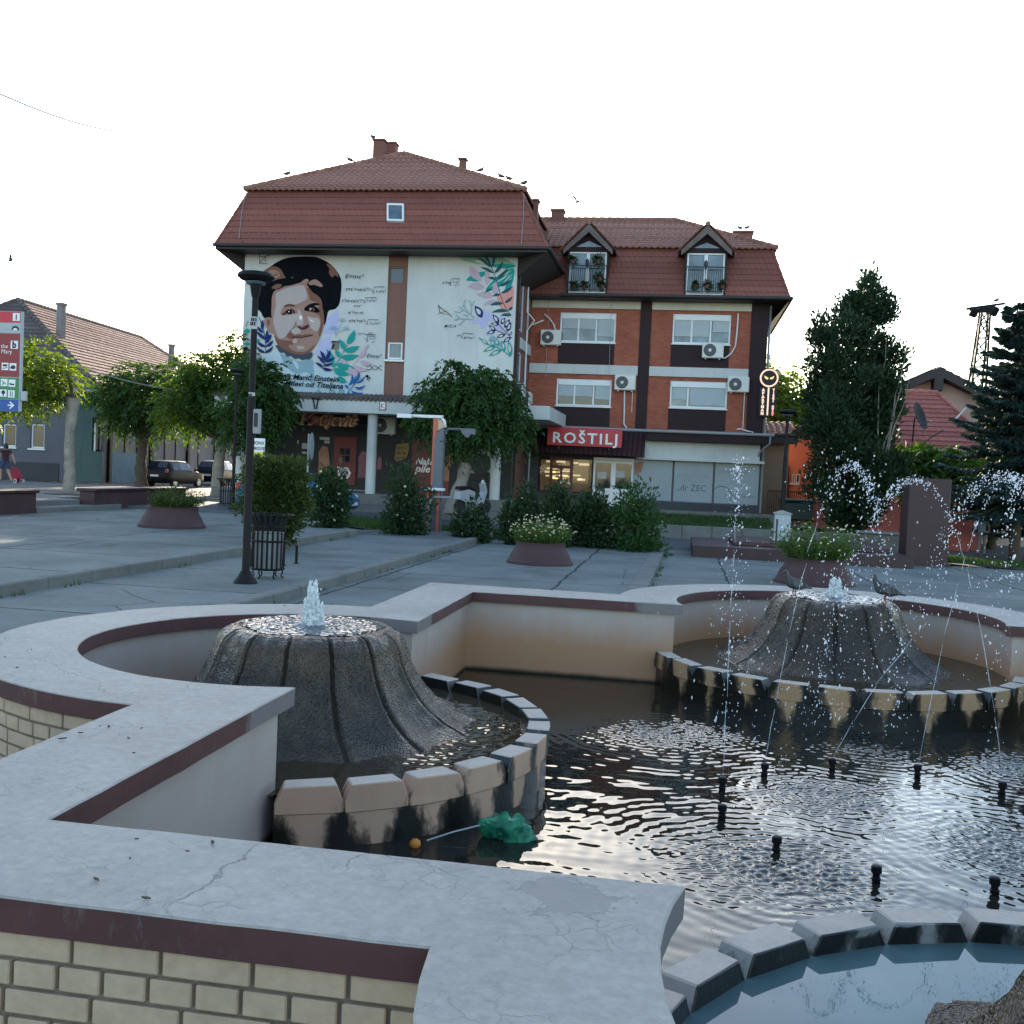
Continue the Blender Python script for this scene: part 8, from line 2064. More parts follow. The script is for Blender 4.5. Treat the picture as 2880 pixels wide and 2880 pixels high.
mb = MB(); mb.prism([(cbx.x - cw / 2 - .09, cbx.y - .03, ztp - .06), (cbx.x + cw / 2 + .09, cbx.y - .03, ztp - .06), (cbx.x + cw / 2 + .09, cbx.y - .03, ztp - .03), (cbx.x, cbx.y - .03, ztp + .05), (cbx.x - cw / 2 - .09, cbx.y - .03, ztp - .03)], (0, .46, 0)); mb.build('cap', M_grey, cab)
mb = MB(); mb.box(cbx.x - cw / 2 - .02, cbx.x - cw / 2 + .03, cbx.y - .006, cbx.y - .001, -.1, ztp - .2); mb.build('hinge_strip', M_ink, cab)
m0, m1 = gp(2546, 1597, -.30), gp(2652, 1598, -.30)
mono = thing('monument_pillar', 'massive square dark maroon pillar standing on the grass edge', 'pillar', tuple((m0 + m1) / 2))
dM = (m0 - CAM).dot(fwd); zM = dp(2600, 1345, dM).z
mb = MB(); mb.bbox(m0.x - .02, m0.x + 1.06, m0.y, m0.y + .9, -.6, zM, .02); mb.build('shaft', M_maroon, mono)
mb = MB(); mb.bbox(m0.x - .1, m0.x + 1.14, m0.y - .08, m0.y + .98, -.6, -.12, .02); mb.build('base', M_maroonp, mono)
wc = dp(2240, 1480, 42); w0, w1 = dp(2195, 1402, 42), dp(2290, 1466, 42)
wcn = thing('waste_container', 'dark wheeled waste container by the orange house railing', 'waste container', (wc.x, w0.y, w1.z - .15))
mb = MB(); mb.bbox(w0.x + .05, w1.x - .05, w0.y, w0.y + 1.0, w1.z, w0.z - .12, .06); mb.build('body', mk('dark_green_plastic', (.012, .03, .025), .5, .2, 3), wcn)
mb = MB(); mb.bbox(w0.x, w1.x, w0.y - .04, w0.y + 1.05, w0.z - .118, w0.z, .05); mb.build('lid', mk('dark_green_plastic', (.012, .03, .025)), wcn)
for x in (w0.x + .2, w1.x - .2):
    mb = MB(); mb.path([(x - .04, w0.y + .1, w1.z - .07), (x + .04, w0.y + .1, w1.z - .07)], .09, 14); mb.build('wheel', M_black, wcn)
# railing and sunlit path by the orange house
mb = MB(); f0 = dp(2150, 1478, 44); mb.box(f0.x, f0.x + 4.6, f0.y, f0.y + 6, f0.z - .6, f0.z); struct(mb.build('path', M_street))
rl_ = thing('iron_railing', 'thin iron railing across the front of the orange house', 'railing', (dp(2260, 1400, 47).x, dp(2260, 1400, 47).y, -.3))
q0, q1 = dp(2160, 1380, 47), dp(2300, 1385, 47); mb = MB(); mb.path([q0, (q1.x, q0.y, q1.z)], .03, 6); mb.path([q0 - Vector((0, 0, 1.3)), (q1.x, q0.y, q1.z - 1.3)], .03, 6)
for i in range(24): x = q0.x + (q1.x - q0.x) * i / 23; mb.tube((x, q0.y, q0.z - 1.5), (x, q0.y, q0.z), .015, n=5)
mb.build('bars', M_redwood, rl_)
wl0 = dp(2295, 1405, 44.0); mb = MB(); mb.box(wl0.x, wl0.x + 6.2, wl0.y, wl0.y + .3, -1.2, wl0.z); mb.bbox(wl0.x - .05, wl0.x + 6.25, wl0.y - .05, wl0.y + .35, wl0.z, wl0.z + .08, .01)
yw_ = thing('yard_wall', 'plain red yard wall with dark gate post behind the conifer', 'wall', (wl0.x, wl0.y, -.6)); mb.build('wall', M_redw, yw_)
g0 = dp(2540, 1440, 43.6); mb = MB(); mb.bbox(g0.x - .12, g0.x + .12, g0.y - .2, g0.y, -1, g0.z + .6, .01); mb.build('gate_post', M_black, yw_)
tr0, tr1 = dp(2420, 1495, 33.0), dp(2525, 1540, 33.0)
tro = thing('stone_trough', 'long grey stone trough on the grass left of the maroon pillar', 'trough', ((tr0.x + tr1.x) / 2, tr0.y, -.35))
mb = MB(); mb.bbox(tr0.x, tr1.x, tr0.y, tr0.y + .7, -.6, tr0.z - .06, .03); mb.build('body', mk('mossy_grey_stone', (.11, .10, .085), .9, .3, 3, .5, 30), tro)
mb = MB(); mb.bbox(tr0.x - .06, tr1.x + .06, tr0.y - .05, tr0.y + .75, tr0.z - .058, tr0.z + .01, .02); mb.build('rim', M_kerb, tro)

# lattice mast with floodlights
dL = 60.0
lm = thing('lattice_mast', 'tall dark lattice mast with crossbar and two floodlights behind the houses', 'mast', tuple(dp(2755, 1400, dL)))
tl, tr_ = dp(2762, 868, dL), dp(2780, 868, dL); bl, br_ = dp(2722, 1180, dL), dp(2745, 1185, dL)
kx = lambda z: (z - bl.z) / (tl.z - bl.z)
mb = MB(); zb_ = -1.0
def leg(sx, sy, z): h = (tl.z - z) / (tl.z - zb_); w = .22 + .5 * h; c = Vector(((tl.x + tr_.x) / 2 - .5 * h * 1.2, tl.y, z)); return c + Vector((sx * w, sy * w, 0))
for sx in (-1, 1):
    for sy in (-1, 1): mb.tube(leg(sx, sy, zb_), leg(sx, sy, tl.z), .085, .06, 6)
nb = 16
for i in range(nb):
    z0, z1 = zb_ + (tl.z - zb_) * i / nb, zb_ + (tl.z - zb_) * (i + 1) / nb; s = 1 if i % 2 else -1
    for (a, b) in (((-1, -1), (1, -1)), ((1, -1), (1, 1)), ((1, 1), (-1, 1)), ((-1, 1), (-1, -1))):
        mb.tube(leg(*(a if s > 0 else b), z0), leg(*(b if s > 0 else a), z1), .042, n=5); mb.tube(leg(*a, z1), leg(*b, z1), .035, n=5)
mb.build('lattice', M_black, lm)
c0, c1 = dp(2718, 865, dL), dp(2828, 850, dL); mb = MB(); mb.prism([c0, c1, c1 + Vector((0, 0, -.1)), c0 + Vector((0, 0, -.12))], (0, .3, 0)); mb.bbox(tl.x - .2, tr_.x + .25, tl.y - .2, tl.y + .3, tl.z - .2, tl.z + .1, .02); mb.build('crossbar', M_black, lm)
for (px, py) in ((2738, 878), (2795, 875)):
    c = dp(px, py, dL); mb = MB(); mb.bbox(-.22, .22, -.2, .2, -.26, .26, .06, M=Matrix.Translation(c) @ Matrix.Rotation(R(25), 4, 'X') @ Matrix.Rotation(R(20), 4, 'Y')); mb.tube(c, c + Vector((.3, 0, -.3)), .03, n=5); mb.build('floodlight', M_black, lm)

# ================================================================== vehicles
M_tyre = mk('tyre_rubber', (.015, .015, .016), .9, .2, 8); M_rimm = mk('alloy_rim', (.45, .47, .48), .35, .1, 6, metal=.6)
M_lampg = mk('headlamp_glass', (.55, .55, .55), .12, .1, 8); M_tail = mk('tail_lamp_red', (.30, .015, .015), .2, .1, 8); M_plate = mk('number_plate', (.65, .65, .65), .5, .05, 6)
def car_paint(name, c):
    m = mk(name, c, .25, .06, 2); b = m.node_tree.nodes['Principled BSDF']; b.inputs['Coat Weight'].default_value = .0; b.inputs['Roughness'].default_value = .45; b.inputs['Specular IOR Level'].default_value = .15; b.inputs['Coat Roughness'].default_value = .06; return m
ST = [(0.0, .42, .60, .66, .70, .62, 0), (.06, .30, .82, .92, .79, .70, 0), (.20, .26, .90, 1.04, .82, .66, 1), (.52, .22, .92, 1.43, .84, .58, 0), (.60, .22, .92, 1.45, .84, .58, 2), (1.15, .20, .92, 1.50, .85, .60, 2), (1.28, .20, .92, 1.50, .85, .60, 2), (2.15, .20, .90, 1.46, .85, .60, 2), (2.35, .20, .89, 1.40, .85, .60, 1), (3.02, .20, .88, .95, .84, .70, 0), (3.45, .22, .83, .88, .81, .68, 0), (3.82, .26, .70, .76, .74, .62, 0), (3.98, .36, .56, .60, .62, .54, 0)]
def car(label, loc, rz, paint, sc=1.0, group='parked cars'):
    t = thing('parked_car', label, 'car', loc, group)
    mb = MB(); g = MB(); n = 11
    def sec(s):
        x, zb, zl, zt, w, wt, _ = s; h = [(w * .90, zb), (w * .99, zb + .12), (w, (zb + zl) / 2), (w * .985, zl), (wt, zt - .03), (wt * .86, zt)]
        return [(x, -y, z) for y, z in h] + [(x, 0, zt + .015)] + [(x, y, z) for y, z in h[::-1]]
    S_ = [sec(s) for s in ST]; k = len(S_[0])
    for a, b in zip(S_, S_[1:]):
        for i in range(k - 1): mb.add([a[i], a[i + 1], b[i + 1], b[i]], [(0, 1, 2, 3)])
        mb.add([a[k - 1], a[0], b[0], b[k - 1]], [(0, 1, 2, 3)])
    mb.add(S_[0], [tuple(range(k))[::-1]]); mb.add(S_[-1], [tuple(range(k))])
    bm = bmesh.new(); me = bpy.data.meshes.new('t'); me.from_pydata([tuple(v) for v in mb.v], [], mb.f); bm.from_mesh(me); bmesh.ops.remove_doubles(bm, verts=bm.verts[:], dist=.001); bmesh.ops.recalc_face_normals(bm, faces=bm.faces[:])
    m2 = MB(); m2.bm(bm); bpy.data.meshes.remove(me); m2.build('body', paint, t, smooth=True, local=True, angle=32)
    def pan(a, b, i0, i1, u0, u1, v0, v1, off=.012):
        A0, A1, B0, B1 = map(Vector, (S_[a][i0], S_[a][i1], S_[b][i0], S_[b][i1]))
        f = lambda u, v: (A0 * (1 - v) + A1 * v) * (1 - u) + (B0 * (1 - v) + B1 * v) * u
        q = [f(u0, v0), f(u1, v0), f(u1, v1), f(u0, v1)]; nn = (q[1] - q[0]).cross(q[3] - q[0]).normalized(); c = (A0 + B1) / 2
        if nn.dot(c - Vector((2, 0, .7))) < 0: nn = -nn
        g.add([p + nn * off for p in q], [(0, 1, 2, 3)])
    for j in range(len(ST) - 1):
        fl = ST[j][6]
        if fl == 2:
            for (i0, i1) in ((3, 4), (9, 8)): pan(j, j + 1, i0, i1, .05, .95, .12, .88)
        if fl == 1:
            for i0, i1 in ((5, 6), (6, 7)): pan(j, j + 1, i0, i1, .08, .92, .0, 1, .015)
            for (i0, i1) in ((4, 5), (8, 7)): pan(j, j + 1, i0, i1, .08, .92, .35, 1, .015)
    g.build('windows', M_glassd, t, local=True)
    for x in (.78, 3.18):
        for s in (-1, 1):
            mb = MB(); y = s * .74; mb.path([(x, y - .09, .30), (x, y + .09, .30)], .30, 22); w = mb.build('wheel', M_tyre, t, local=True)
            r = MB(); yo = y + s * .092; r.path([(x, yo - .01 * s, .30), (x, yo, .30)], .20, 20)
            o = r.build('rim', M_rimm, w, local=True)
            r = MB()
            for q in range(7): a = q * .8976; r.add([(x + .05 * math.cos(a + .45), yo + .003 * s, .3 + .05 * math.sin(a + .45)), (x + .18 * math.cos(a + .25), yo + .003 * s, .3 + .18 * math.sin(a + .25)), (x + .18 * math.cos(a + .65), yo + .003 * s, .3 + .18 * math.sin(a + .65))], [(0, 1, 2)])
            r.build('rim_opening', M_tyre, w, local=True)
    for s in (-1, 1):
        mb = MB(); mb.bbox(3.62, 3.90, s * .60 - .12, s * .60 + .12, .60, .76, .05); mb.build('headlight', M_lampg, t, local=True)
        mb = MB(); mb.bbox(-.012, .2, s * .70 - .08, s * .70 + .08, .78, 1.02, .04); mb.build('tail_light', M_tail, t, local=True)
        mb = MB(); mb.bbox(2.55, 2.75, s * .90 - .07, s * .90 + .07, .92, 1.04, .03); mb.build('wing_mirror', paint, t, local=True)
    mb = MB(); mb.bbox(-.03, .03, -.26, .26, .58, .69, .004); mb.build('number_plate', M_plate, t, local=True); mb = MB(); mb.bbox(3.95, 4.02, -.26, .26, .40, .51, .004); mb.build('number_plate', M_plate, t, local=True)
    t.rotation_euler = (0, 0, rz); t.scale = (sc, sc, sc); return t
blue = car_paint('blue_car_paint', (.035, .12, .22)); darkp = car_paint('dark_plum_car_paint', (.010, .006, .009)); darkb = car_paint('navy_car_paint', (.005, .007, .013))
dC = 33.0; ca = dp(652, 1436, dC); cb_ = dp(988, 1436, dC)
car('blue-grey hatchback parked side-on behind the shrubs before the mural house', (ca.x, ca.y + .9, zr((ca.x + cb_.x) / 2)), 0.02, blue, (cb_.x - ca.x) / 4.0)
cc = dp(468, 1365, 49.5); car('dark plum hatchback parked tail towards the square, nearest the tree with the dark crown', (cc.x - .3, cc.y - .6, zr(cc.x)), R(84), darkp, .84)
cc = dp(575, 1366, 55.0); car('dark navy car parked farther along the same kerb, partly behind the pale trunk', (cc.x + .1, cc.y, zr(cc.x)), R(94), darkb, .88)
# scooter behind the bush
dS_ = 34.3; sc0 = dp(1330, 1408, dS_); sz = .40
scr = thing('motor_scooter', 'white and black motor scooter parked under the canopy behind a rose bush', 'scooter', (sc0.x, sc0.y, sz)); Mw_ = mk('white_scooter_panel', (.30, .31, .32), .3, .05, 4)
mb = MB()
for x in (-.62, .62): mb = MB(); mb.path([(x, -.05, .22), (x, .05, .22)], .22, 20); mb.build('wheel', M_tyre, scr, local=True)
mb = MB(); mb.prism([(x, -.14, z) for x, z in ((-.75, .45), (-.7, .72), (-.35, .78), (-.05, .70), (-.05, .38), (-.4, .34))], (0, .28, 0), 0); mb.build('rear_panel', Mw_, scr, local=True)
mb = MB(); mb.prism([(x, -.12, z) for x, z in ((-.75, .76), (-.72, .86), (-.3, .88), (-.02, .78), (-.02, .73), (-.35, .79))], (0, .24, 0)); mb.build('seat', M_black, scr, local=True)
mb = MB(); mb.prism([(x, -.11, z) for x, z in ((.28, .3), (.42, .34), (.56, .72), (.46, 1.0), (.38, .98), (.44, .72), (.30, .42), (-.05, .36), (-.05, .28))], (0, .22, 0)); mb.build('front_shield', Mw_, scr, local=True)
mb = MB(); mb.path([(.62, 0, .22), (.5, 0, .7), (.42, 0, 1.05)], .03, 8); mb.path([(.36, -.34, 1.08), (.42, -.1, 1.05), (.42, .1, 1.05), (.36, .34, 1.08)], .018, 8); mb.path([(.36, -.25, 1.08), (.33, -.3, 1.28)], .008, 5); mb.bbox(.27, .37, -.36, -.24, 1.26, 1.36, .02); mb.build('handlebar', M_black, scr, local=True)
mb = MB(); mb.lathe([(.001, -.07), (.07, -.03), (.08, .03), (.001, .09)], (.46, 0, 1.02), 14); mb.build('headlight', M_lampg, scr, smooth=True, local=True)
scr.rotation_euler = (0, 0, R(58))

# ================================================================== people and birds
def skin_mesh(pts, edges, radii, levels=2):
    me = bpy.data.meshes.new('body'); keys = list(pts); ix = {k: i for i, k in enumerate(keys)}
    me.from_pydata([pts[k] for k in keys], [(ix[a], ix[b]) for a, b in edges], [])
    o = bpy.data.objects.new('body', me); COL.objects.link(o)
    m = o.modifiers.new('skin', 'SKIN'); m.use_smooth_shade = True; m.branch_smoothing = .4
    if not me.skin_vertices: me.skin_vertices.new()
    sv = me.skin_vertices[0].data
    for k in keys: r = radii[k]; sv[ix[k]].radius = r if isinstance(r, tuple) else (r, r); sv[ix[k]].use_root = (k == keys[0])
    s = o.modifiers.new('sub', 'SUBSURF'); s.levels = s.render_levels = levels
    dg = bpy.context.evaluated_depsgraph_get(); ev = o.evaluated_get(dg); out = bpy.data.meshes.new_from_object(ev)
    V = [v.co[:] for v in out.vertices]; Fc = [tuple(p.vertices) for p in out.polygons]
    bpy.data.objects.remove(o); bpy.data.meshes.remove(me); bpy.data.meshes.remove(out)
    return V, Fc
M_skin = mk('skin', (.38, .22, .16), .6, .1, 6); M_hairg = mk('grey_hair', (.35, .35, .34), .8, .2, 20); M_haird = mk('dark_hair', (.03, .022, .02), .7, .2, 20)
def person(label, loc, rz, H_, pose, bands, mats, hair, sc_w=1.0):
    """x right, y forward; pose gives knees, ankles, elbows and hands"""
    t = thing('person', label, 'person', loc)
    P = {'pel': (0, 0, .96), 'spine': (0, .01, 1.12), 'chest': (0, .0, 1.33), 'neck': (0, .0, 1.48), 'head': (0, .02, 1.58), 'crown': (0, .02, 1.68)}
    Rr = {'pel': (.165 * sc_w, .115), 'spine': (.145 * sc_w, .105), 'chest': (.16 * sc_w, .115), 'neck': .052, 'head': (.075, .092), 'crown': (.06, .075)}
    E = [('pel', 'spine'), ('spine', 'chest'), ('chest', 'neck'), ('neck', 'head'), ('head', 'crown')]
    for s, n in ((-1, 'L'), (1, 'R')):
        q = pose[n]; P.update({'sh' + n: (s * .185, 0, 1.41), 'el' + n: q['el'], 'wr' + n: q['wr'], 'ha' + n: q['ha'], 'hip' + n: (s * .095, 0, .90), 'kn' + n: q['kn'], 'an' + n: q['an'], 'to' + n: (q['an'][0], q['an'][1] + .16, q['an'][2] - .05)})
        Rr.update({'sh' + n: .062, 'el' + n: .044, 'wr' + n: .030, 'ha' + n: (.022, .036), 'hip' + n: .098, 'kn' + n: .062, 'an' + n: .042, 'to' + n: (.045, .026)})
        E += [('chest', 'sh' + n), ('sh' + n, 'el' + n), ('el' + n, 'wr' + n), ('wr' + n, 'ha' + n), ('pel', 'hip' + n), ('hip' + n, 'kn' + n), ('kn' + n, 'an' + n), ('an' + n, 'to' + n)]
    V, Fc = skin_mesh(P, E, Rr); k = H_ / 1.75
    mb = MB(); mb.add(V, Fc)
    for n in 'LR':                                         # fingers and thumb
        h = Vector(P['ha' + n]); w = Vector(P['wr' + n]); d = (h - w).normalized(); sdv = d.cross(Vector((1, 0, 0))).normalized()
        for i, l in enumerate((.068, .076, .072, .056)):
            a = h + sdv * (i - 1.5) * .018 - d * .01; mb.path([a, a + d * l * .55, a + d * l + Vector((-.012 if n == 'R' else .012, 0, 0))], [.0085, .008, .006], 6)
        a = w + d * .03 + sdv * -.03; mb.path([a, a + d * .03 - sdv * .025, a + d * .06 - sdv * .03], [.010, .009, .007], 6)
    nose = Vector((0, .115, 1.575)); mb.path([nose + Vector((0, -.03, .035)), nose, nose + Vector((0, -.03, -.012))], [.008, .013, .01], 6)
    for s in (-1, 1): mb.lathe([(.001, -.02), (.012, 0), (.001, .022)], (s * .078, .01, 1.575), 8); mb.path([(s * .03, .098, 1.60), (s * .03, .104, 1.60)], .009, 6)
    mb.path([(-.022, .10, 1.535), (.022, .10, 1.535)], .006, 6)
    for i, f in enumerate(mb.f):
        c = sum((Vector(mb.v[q]) for q in f), Vector()) / len(f); arm = abs(c.x) > .20 and c.z > .7
        m = 0
        for (lo, hi, a_lo, mi) in bands:
            if not arm and lo <= c.z < hi: m = mi
            if arm and a_lo is not None and c.z > a_lo: m = mi
        mb.m[i] = m
    mb.v = [(v[0] * k, v[1] * k, v[2] * k) for v in mb.v]; mb.build('body', mats, t, smooth=True, local=True)
    hm = MB(); hm.lathe([(.001, .115), (.05, .105), (.082, .065), (.092, .01), (.088, -.035), (.07, -.06)] if hair[1] == 0 else [(.001, .125), (.06, .11), (.092, .065), (.1, .0), (.098, -.07), (.08, -.12)], (0, -.012, 1.605), 20)
    for i, v in enumerate(hm.v):
        nn = noise.noise_vector(Vector(v) * 30) * .006; y = v[1] * 1.12; hm.v[i] = ((v[0] + nn.x) * k, (min(y, .07 if v[2] < 1.64 else .1) + nn.y) * k, (v[2] + nn.z) * k)
    hm.build('hair', hair[0], t, smooth=True, local=True)
    t.rotation_euler = (0, 0, rz); return t
C_shirt = mk('pale_blue_shirt', (.24, .29, .33), .9, .1, 8, .2, 30); C_trous = mk('grey_light_trousers', (.19, .21, .22), .9, .12, 8, .2, 30); C_shoe = mk('dark_shoe', (.03, .03, .03), .6, .2, 8)
C_top = mk('dark_maroon_top', (.05, .018, .03), .9, .15, 8, .2, 30); C_short = mk('blue_denim_shorts', (.035, .055, .13), .9, .15, 8, .2, 30)
mp_ = dp(2757, 1567, 40.6)
person('man in pale blue shirt and grey trousers standing with his back turned under the trees', (mp_.x, mp_.y, terrain(mp_.x, mp_.y)), R(-30), 1.74,
       {'L': dict(el=(-.27, -.03, 1.14), wr=(-.25, .10, .93), ha=(-.22, .14, .87), kn=(-.10, .03, .5), an=(-.105, -.02, .08)), 'R': dict(el=(.27, -.05, 1.14), wr=(.27, .04, .90), ha=(.26, .07, .83), kn=(.11, .05, .5), an=(.13, .02, .08))},
       [(-1, .09, None, 3), (.09, .96, None, 2), (.96, 1.46, 1.12, 1)], [M_skin, C_shirt, C_trous, C_shoe], (M_hairg, 0), 1.15)
mp_.z = terrain(mp_.x, mp_.y)
wp = gp(14, 1358, .444)
wo = person('woman in dark maroon top and blue shorts walking away with a red trolley', tuple(wp), R(62), 1.64,
       {'L': dict(el=(-.25, .06, 1.16), wr=(-.20, .24, 1.02), ha=(-.17, .30, .98), kn=(-.10, .20, .52), an=(-.10, .18, .12)), 'R': dict(el=(.26, -.12, 1.16), wr=(.27, -.24, .95), ha=(.27, -.29, .90), kn=(.10, -.06, .5), an=(.11, -.34, .14))},
       [(-1, .10, None, 3), (.60, .96, None, 2), (.96, 1.44, 1.30, 1)], [M_skin, C_top, C_short, C_shoe], (M_haird, 1), 1.05)
# trolley pulled behind her
tb_ = gp(56, 1359, .444)
tro_ = thing('shopping_trolley', 'red two-wheeled shopping trolley pulled behind the walking woman', 'trolley', tuple(tb_))
Mt = Matrix.Rotation(R(-38), 4, 'Y')
C_red = mk('red_trolley_cloth', (.30, .02, .04), .8, .2, 6, .2, 20)
mb = MB(); mb.bbox(-.16, .16, -.15, .15, .12, .70, .05, M=Mt); mb.build('bag', C_red, tro_, local=True)
mb = MB(); mb.path([Mt @ Vector((.16, y, .05)) if False else Mt @ Vector((-.17, y, z)) for y, z in ((-.12, .0), (-.12, .95), (.12, .95), (.12, .0))], .012, 6); mb.path([Mt @ Vector((-.17, 0, .02)), Mt @ Vector((.18, 0, .1))], .015, 6); mb.path([Mt @ Vector((.16, 0, .12)), (.28, 0, .02)], .012, 6); mb.build('frame', M_grey, tro_, local=True)
for s in (-1, 1):
    mb = MB(); mb.path([(-.06, s * .16, .085), (-.06, s * .19, .085)], .085, 16); w = mb.build('wheel', M_white, tro_, local=True); r = MB(); r.path([(-.06, s * .19 + s * .003, .085), (-.06, s * .196, .085)], .055, 12); r.build('hub', M_tyre, w, local=True)
tro_.rotation_euler = (0, 0, R(-20)); tro_.location.z += .0

# pigeons
M_pig = mk('pigeon_feathers', (.045, .05, .06), .7, .35, 9); M_pigd = mk('pigeon_neck', (.018, .022, .022), .45, .4, 12); M_pigw = mk('pigeon_wing', (.085, .09, .10), .75, .3, 9); M_leg = mk('pigeon_leg', (.22, .07, .06), .7, .1, 9)
V, Fc = skin_mesh({'body': (0, 0, .11), 'chest': (.055, 0, .125), 'neck': (.085, 0, .17), 'nk2': (.09, 0, .20), 'head': (.095, 0, .226), 'bill': (.118, 0, .222), 'rump': (-.065, 0, .095), 'tail': (-.11, 0, .085), 'tip': (-.165, 0, .07)},
                  [('body', 'chest'), ('chest', 'neck'), ('neck', 'nk2'), ('nk2', 'head'), ('head', 'bill'), ('body', 'rump'), ('rump', 'tail'), ('tail', 'tip')],
                  {'body': (.052, .055), 'chest': (.046, .05), 'neck': .027, 'nk2': .020, 'head': .021, 'bill': .008, 'rump': (.036, .04), 'tail': (.026, .014), 'tip': (.028, .006)}, 2)
pg = thing('pigeon', 'slate-grey pigeon standing on the rim of the far mound, side-on', 'pigeon', (0, 0, 0), 'birds')
mb = MB(); mb.add(V, Fc)
for i, f in enumerate(mb.f):
    c = sum((Vector(mb.v[q]) for q in f), Vector()) / len(f); mb.m[i] = 1 if c.z > .155 and c.x > .04 else 0
for s in (-1, 1): mb.path([(.0, s * .022, .07), (.008, s * .022, .03), (.0, s * .022, .004)], .005, 6, 2); mb.path([(-.015, s * .022, .004), (.028, s * .022, .003)], .004, 5, 2); mb.path([(.0, s * .022, .004), (.02, s * .04, .003)], .0035, 5, 2)
mb.path([(.112, 0, .222), (.132, 0, .214)], [.006, .002], 6, 2)
mb.build('body', [M_pig, M_pigd, M_leg], pg, smooth=True, local=True)
for s in (-1, 1):
    mb = MB(); ol = [(.055, .15), (.02, .165), (-.05, .135), (-.11, .10), (-.135, .082), (-.08, .085), (-.02, .085), (.04, .105)]
    mb.prism([(x, s * (.050 - abs(x) * .1), z) for x, z in ol], (0, s * .007, 0)); 
    for k in range(2): mb.prism([(x, s * (.0575 - abs(x) * .1), z) for x, z in ((-.02 - .035 * k, .145 - .012 * k), (-.032 - .035 * k, .14 - .012 * k), (-.05 - .03 * k, .088), (-.038 - .03 * k, .088))], (0, s * .002, 0), 1)
    mb.build('wing', [M_pigw, M_pigd], pg, local=True)
pp = Vector((MC[1][0] + .44, MC[1][1] - .25, .70)); pg.location = pp; pg.rotation_euler = (0, 0, R(180)); pg.scale = (1.18,) * 3
def bird(loc, rz, label, s=1.1): o = dup(pg, tuple(loc), rz, label); o.scale = (s,) * 3; return o
bird((MC[1][0] - .40, MC[1][1] - .10, .70), R(200), 'dark pigeon drinking at the far mound top, behind the falling drops')
def on_roof(a, b, Y): return yp(580 + a / 1.932, 360 + b / 1.932, Y)
for (sd_, t_, Y, rz, lb) in ((0, .75, 0, 20, 'bird perched lowest on the hip ridge above the portrait'), (0, .36, 0, 200, 'bird perched on the hip ridge left of the twin chimneys'), (905, 66, 40.8, 160, 'bird on top of the taller twin chimney'), (1, .66, 0, 0, 'bird on the ridge right of the slim chimney'),
                          (1, .82, 0, 180, 'bird on the falling ridge, first of the close pair'), (1, .88, 0, 170, 'bird on the falling ridge, lower one of the close pair'), (1, .99, 0, 10, 'bird at the right end of the mural house ridge')):
    bird(on_roof(sd_, t_, Y) if Y else Vector((*T2[sd_], mz + .13)) * t_ + Vector((PK[0][0], PK[0][1], pkz + .11)) * (1 - t_), R(rz), lb, 1.35)
for (a, b, lb, rz) in ((1500, 216, 'bird at the left end of the wing chimney top', 150), (1545, 214, 'bird near the middle of the wing chimney top', 20)): p_ = yp(1460 + a / 2.415, 560 + b / 2.415, 43.4); bird(p_, R(rz), lb, 1.2)
bird(dp(2802, 853, 60), R(30), 'bird perched on the crossbar of the lattice mast', 1.6)
# flying birds with spread wings
def flyer(c, s, lb, tilt):
    t = thing('flying_bird', lb, 'bird', tuple(c), 'birds'); mb = MB(); mb.add(V, Fc); mb.v = [((v[0] + .02) * s, v[1] * s, (v[2] - .11) * s * .8) for v in mb.v]; mb.build('body', M_pig, t, smooth=True, local=True)
    for q in (-1, 1):
        mb = MB(); mb.prism([(x * s, q * y * s, z * s) for x, y, z in ((.05, .03, .03), (.07, .16, .10), (-.02, .30, .17), (-.06, .17, .10), (-.05, .03, .03))], (0, 0, .008)); mb.build('wing', M_pigw, t, local=True)
    t.rotation_euler = (R(tilt), R(-20), R(60))
flyer(dp(1623, 568, 32), .85, 'lone bird flying in the sky above the brick house', 30); flyer(dp(29, 733, 30), .7, 'tiny bird far out in the sky above the old house', -20)

# ================================================================== litter in the pool
def mat_bag():
    m, nt, b = new_mat('green_plastic_film'); n = tex(nt, 'TexNoise', 9, detail=5)
    c = ramp(nt, n.outputs[0], [(.3, (.01, .10, .09)), (.5, (.03, .30, .14)), (.72, (.16, .55, .35))]); nt.links.new(c, b.inputs['Base Color']); b.inputs['Roughness'].default_value = .25
    t = N(nt, 'BsdfTranslucent'); nt.links.new(c, t.inputs[0]); mx = N(nt, 'MixShader'); mx.inputs[0].default_value = .4; nt.links.new(b.outputs[0], mx.inputs[1]); nt.links.new(t.outputs[0], mx.inputs[2]); nt.links.new(mx.outputs[0], nt.nodes['Material Output'].inputs[0]); return m
bg_ = gp(1428, 2352, ZW)
bm = bmesh.new(); bmesh.ops.create_icosphere(bm, subdivisions=4, radius=1)
for v in bm.verts:
    c = v.co.copy(); r = 1 + .55 * noise.noise(c * 1.3 + Vector((3, 1, 2))) + .32 * abs(noise.noise(c * 3.4)) + .16 * noise.noise(c * 8) - .2 * abs(noise.noise(c * 6 + Vector((9, 2, 4))))
    v.co = Vector((c.x * r * .115, c.y * r * .085, c.z * r * .075 + .035 + max(0, c.z) * .05 * (1 + noise.noise(c * 2))))
mb = MB(); mb.bm(bm); mb.v = [(bg_.x + v[0], bg_.y + v[1], ZW - .025 + v[2]) for v in mb.v]
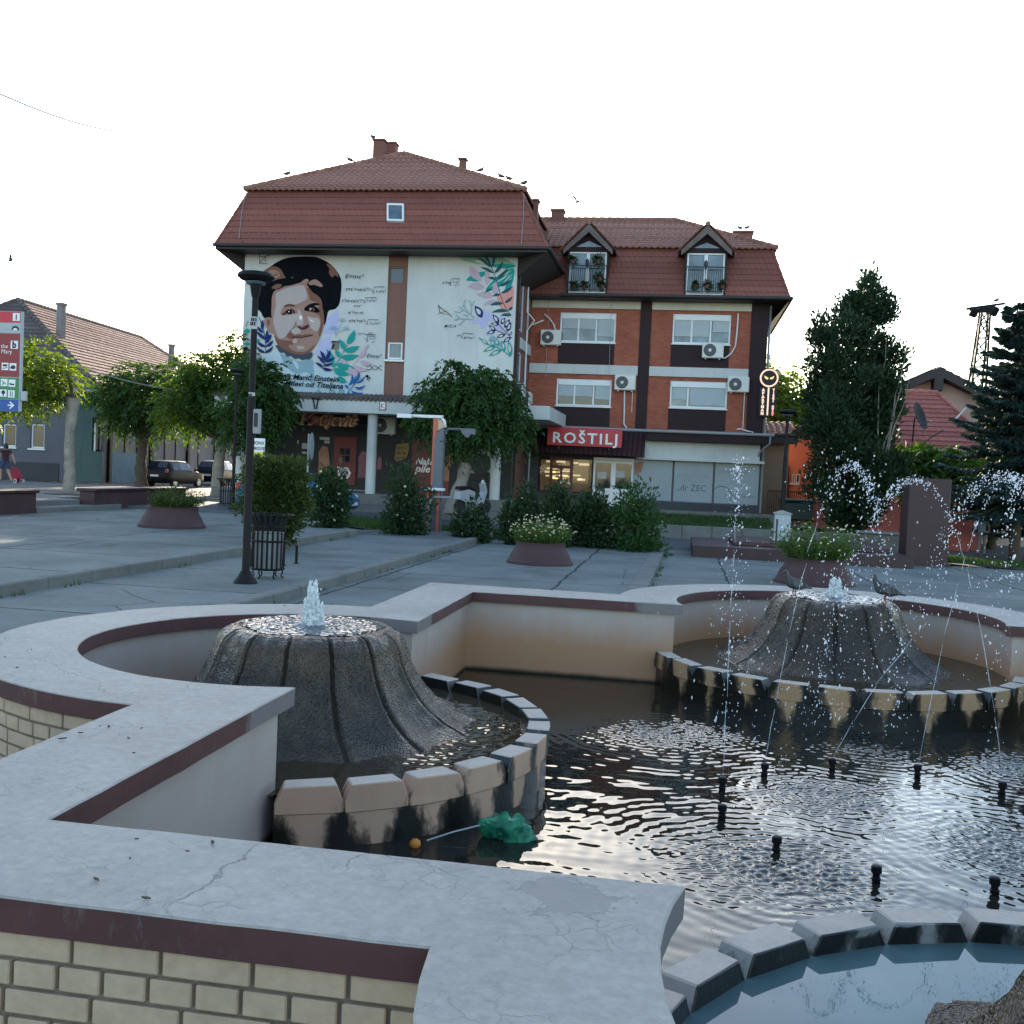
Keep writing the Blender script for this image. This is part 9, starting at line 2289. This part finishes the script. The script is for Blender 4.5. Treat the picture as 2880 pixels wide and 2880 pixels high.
tag(mb.build('plastic_bag', mat_bag(), None, smooth=True, angle=50), 'crumpled green plastic bag floating against the left basin wall', 'plastic bag')
og = gp(1167, 2381, ZW); mb = MB(); mb.lathe([(.001, -.03), (.022, -.022), (.031, 0), (.027, .018), (.015, .028), (.001, .03)], (og.x, og.y, ZW + .012), 16)
tag(mb.build('plastic_ball', mk('orange_plastic', (.60, .20, .02), .45, .1, 10), None, smooth=True), 'small orange plastic ball floating on the dark water', 'ball')
s0, s1 = gp(1200, 2369, ZW), gp(1385, 2312, ZW + .08); mb = MB(); mb.path([s0 + Vector((0, 0, .01)), (s0 * .6 + s1 * .4) + Vector((0, 0, .012)), s1], .0045, 6)
tag(mb.build('pale_straw', M_paper), 'thin pale straw between the orange ball and the green bag', 'straw')
# crumbs of leaf and bark lying on the coping and the paving
rl = random.Random(77); deb = []
for (x, y, z, n) in ((-.3, .9, .602, 8), (.6, -.3, .602, 7), (-1.6, 2.4, .602, 6), (-1.2, 5.0, .602, 5), (2.6, -1.9, .602, 4)):
    for _ in range(n): deb.append((x + rl.uniform(-.28, .28), y + rl.uniform(-.35, .35), z))
MD = [mk('dry_leaf_scrap', (.06, .045, .03), .9, .4, 20)]; kept = 0
lpi, lpo = loop(.05), loop(.53)
def inside(pt, lp):
    c = False; j = len(lp) - 1
    for i in range(len(lp)):
        if (lp[i][1] > pt[1]) != (lp[j][1] > pt[1]) and pt[0] < (lp[j][0] - lp[i][0]) * (pt[1] - lp[i][1]) / (lp[j][1] - lp[i][1]) + lp[i][0]: c = not c
        j = i
    return c
mb = MB()
for (x, y, z) in deb:
    if inside((x, y), lpo) and not inside((x, y), lpi):
        a = rl.uniform(0, 6.28); l = rl.uniform(.006, .018); d = Vector((math.cos(a), math.sin(a), 0)); w = Vector((-d.y, d.x, 0)) * l * .35; p = Vector((x, y, z + .003)); mb.prism([p - d * l, p + w, p + d * l, p - w], (0, 0, .004))
tag(mb.build('leaf_litter', MD[0]), 'scattered dark leaf scraps on the pale coping', 'leaf litter', kind='stuff')
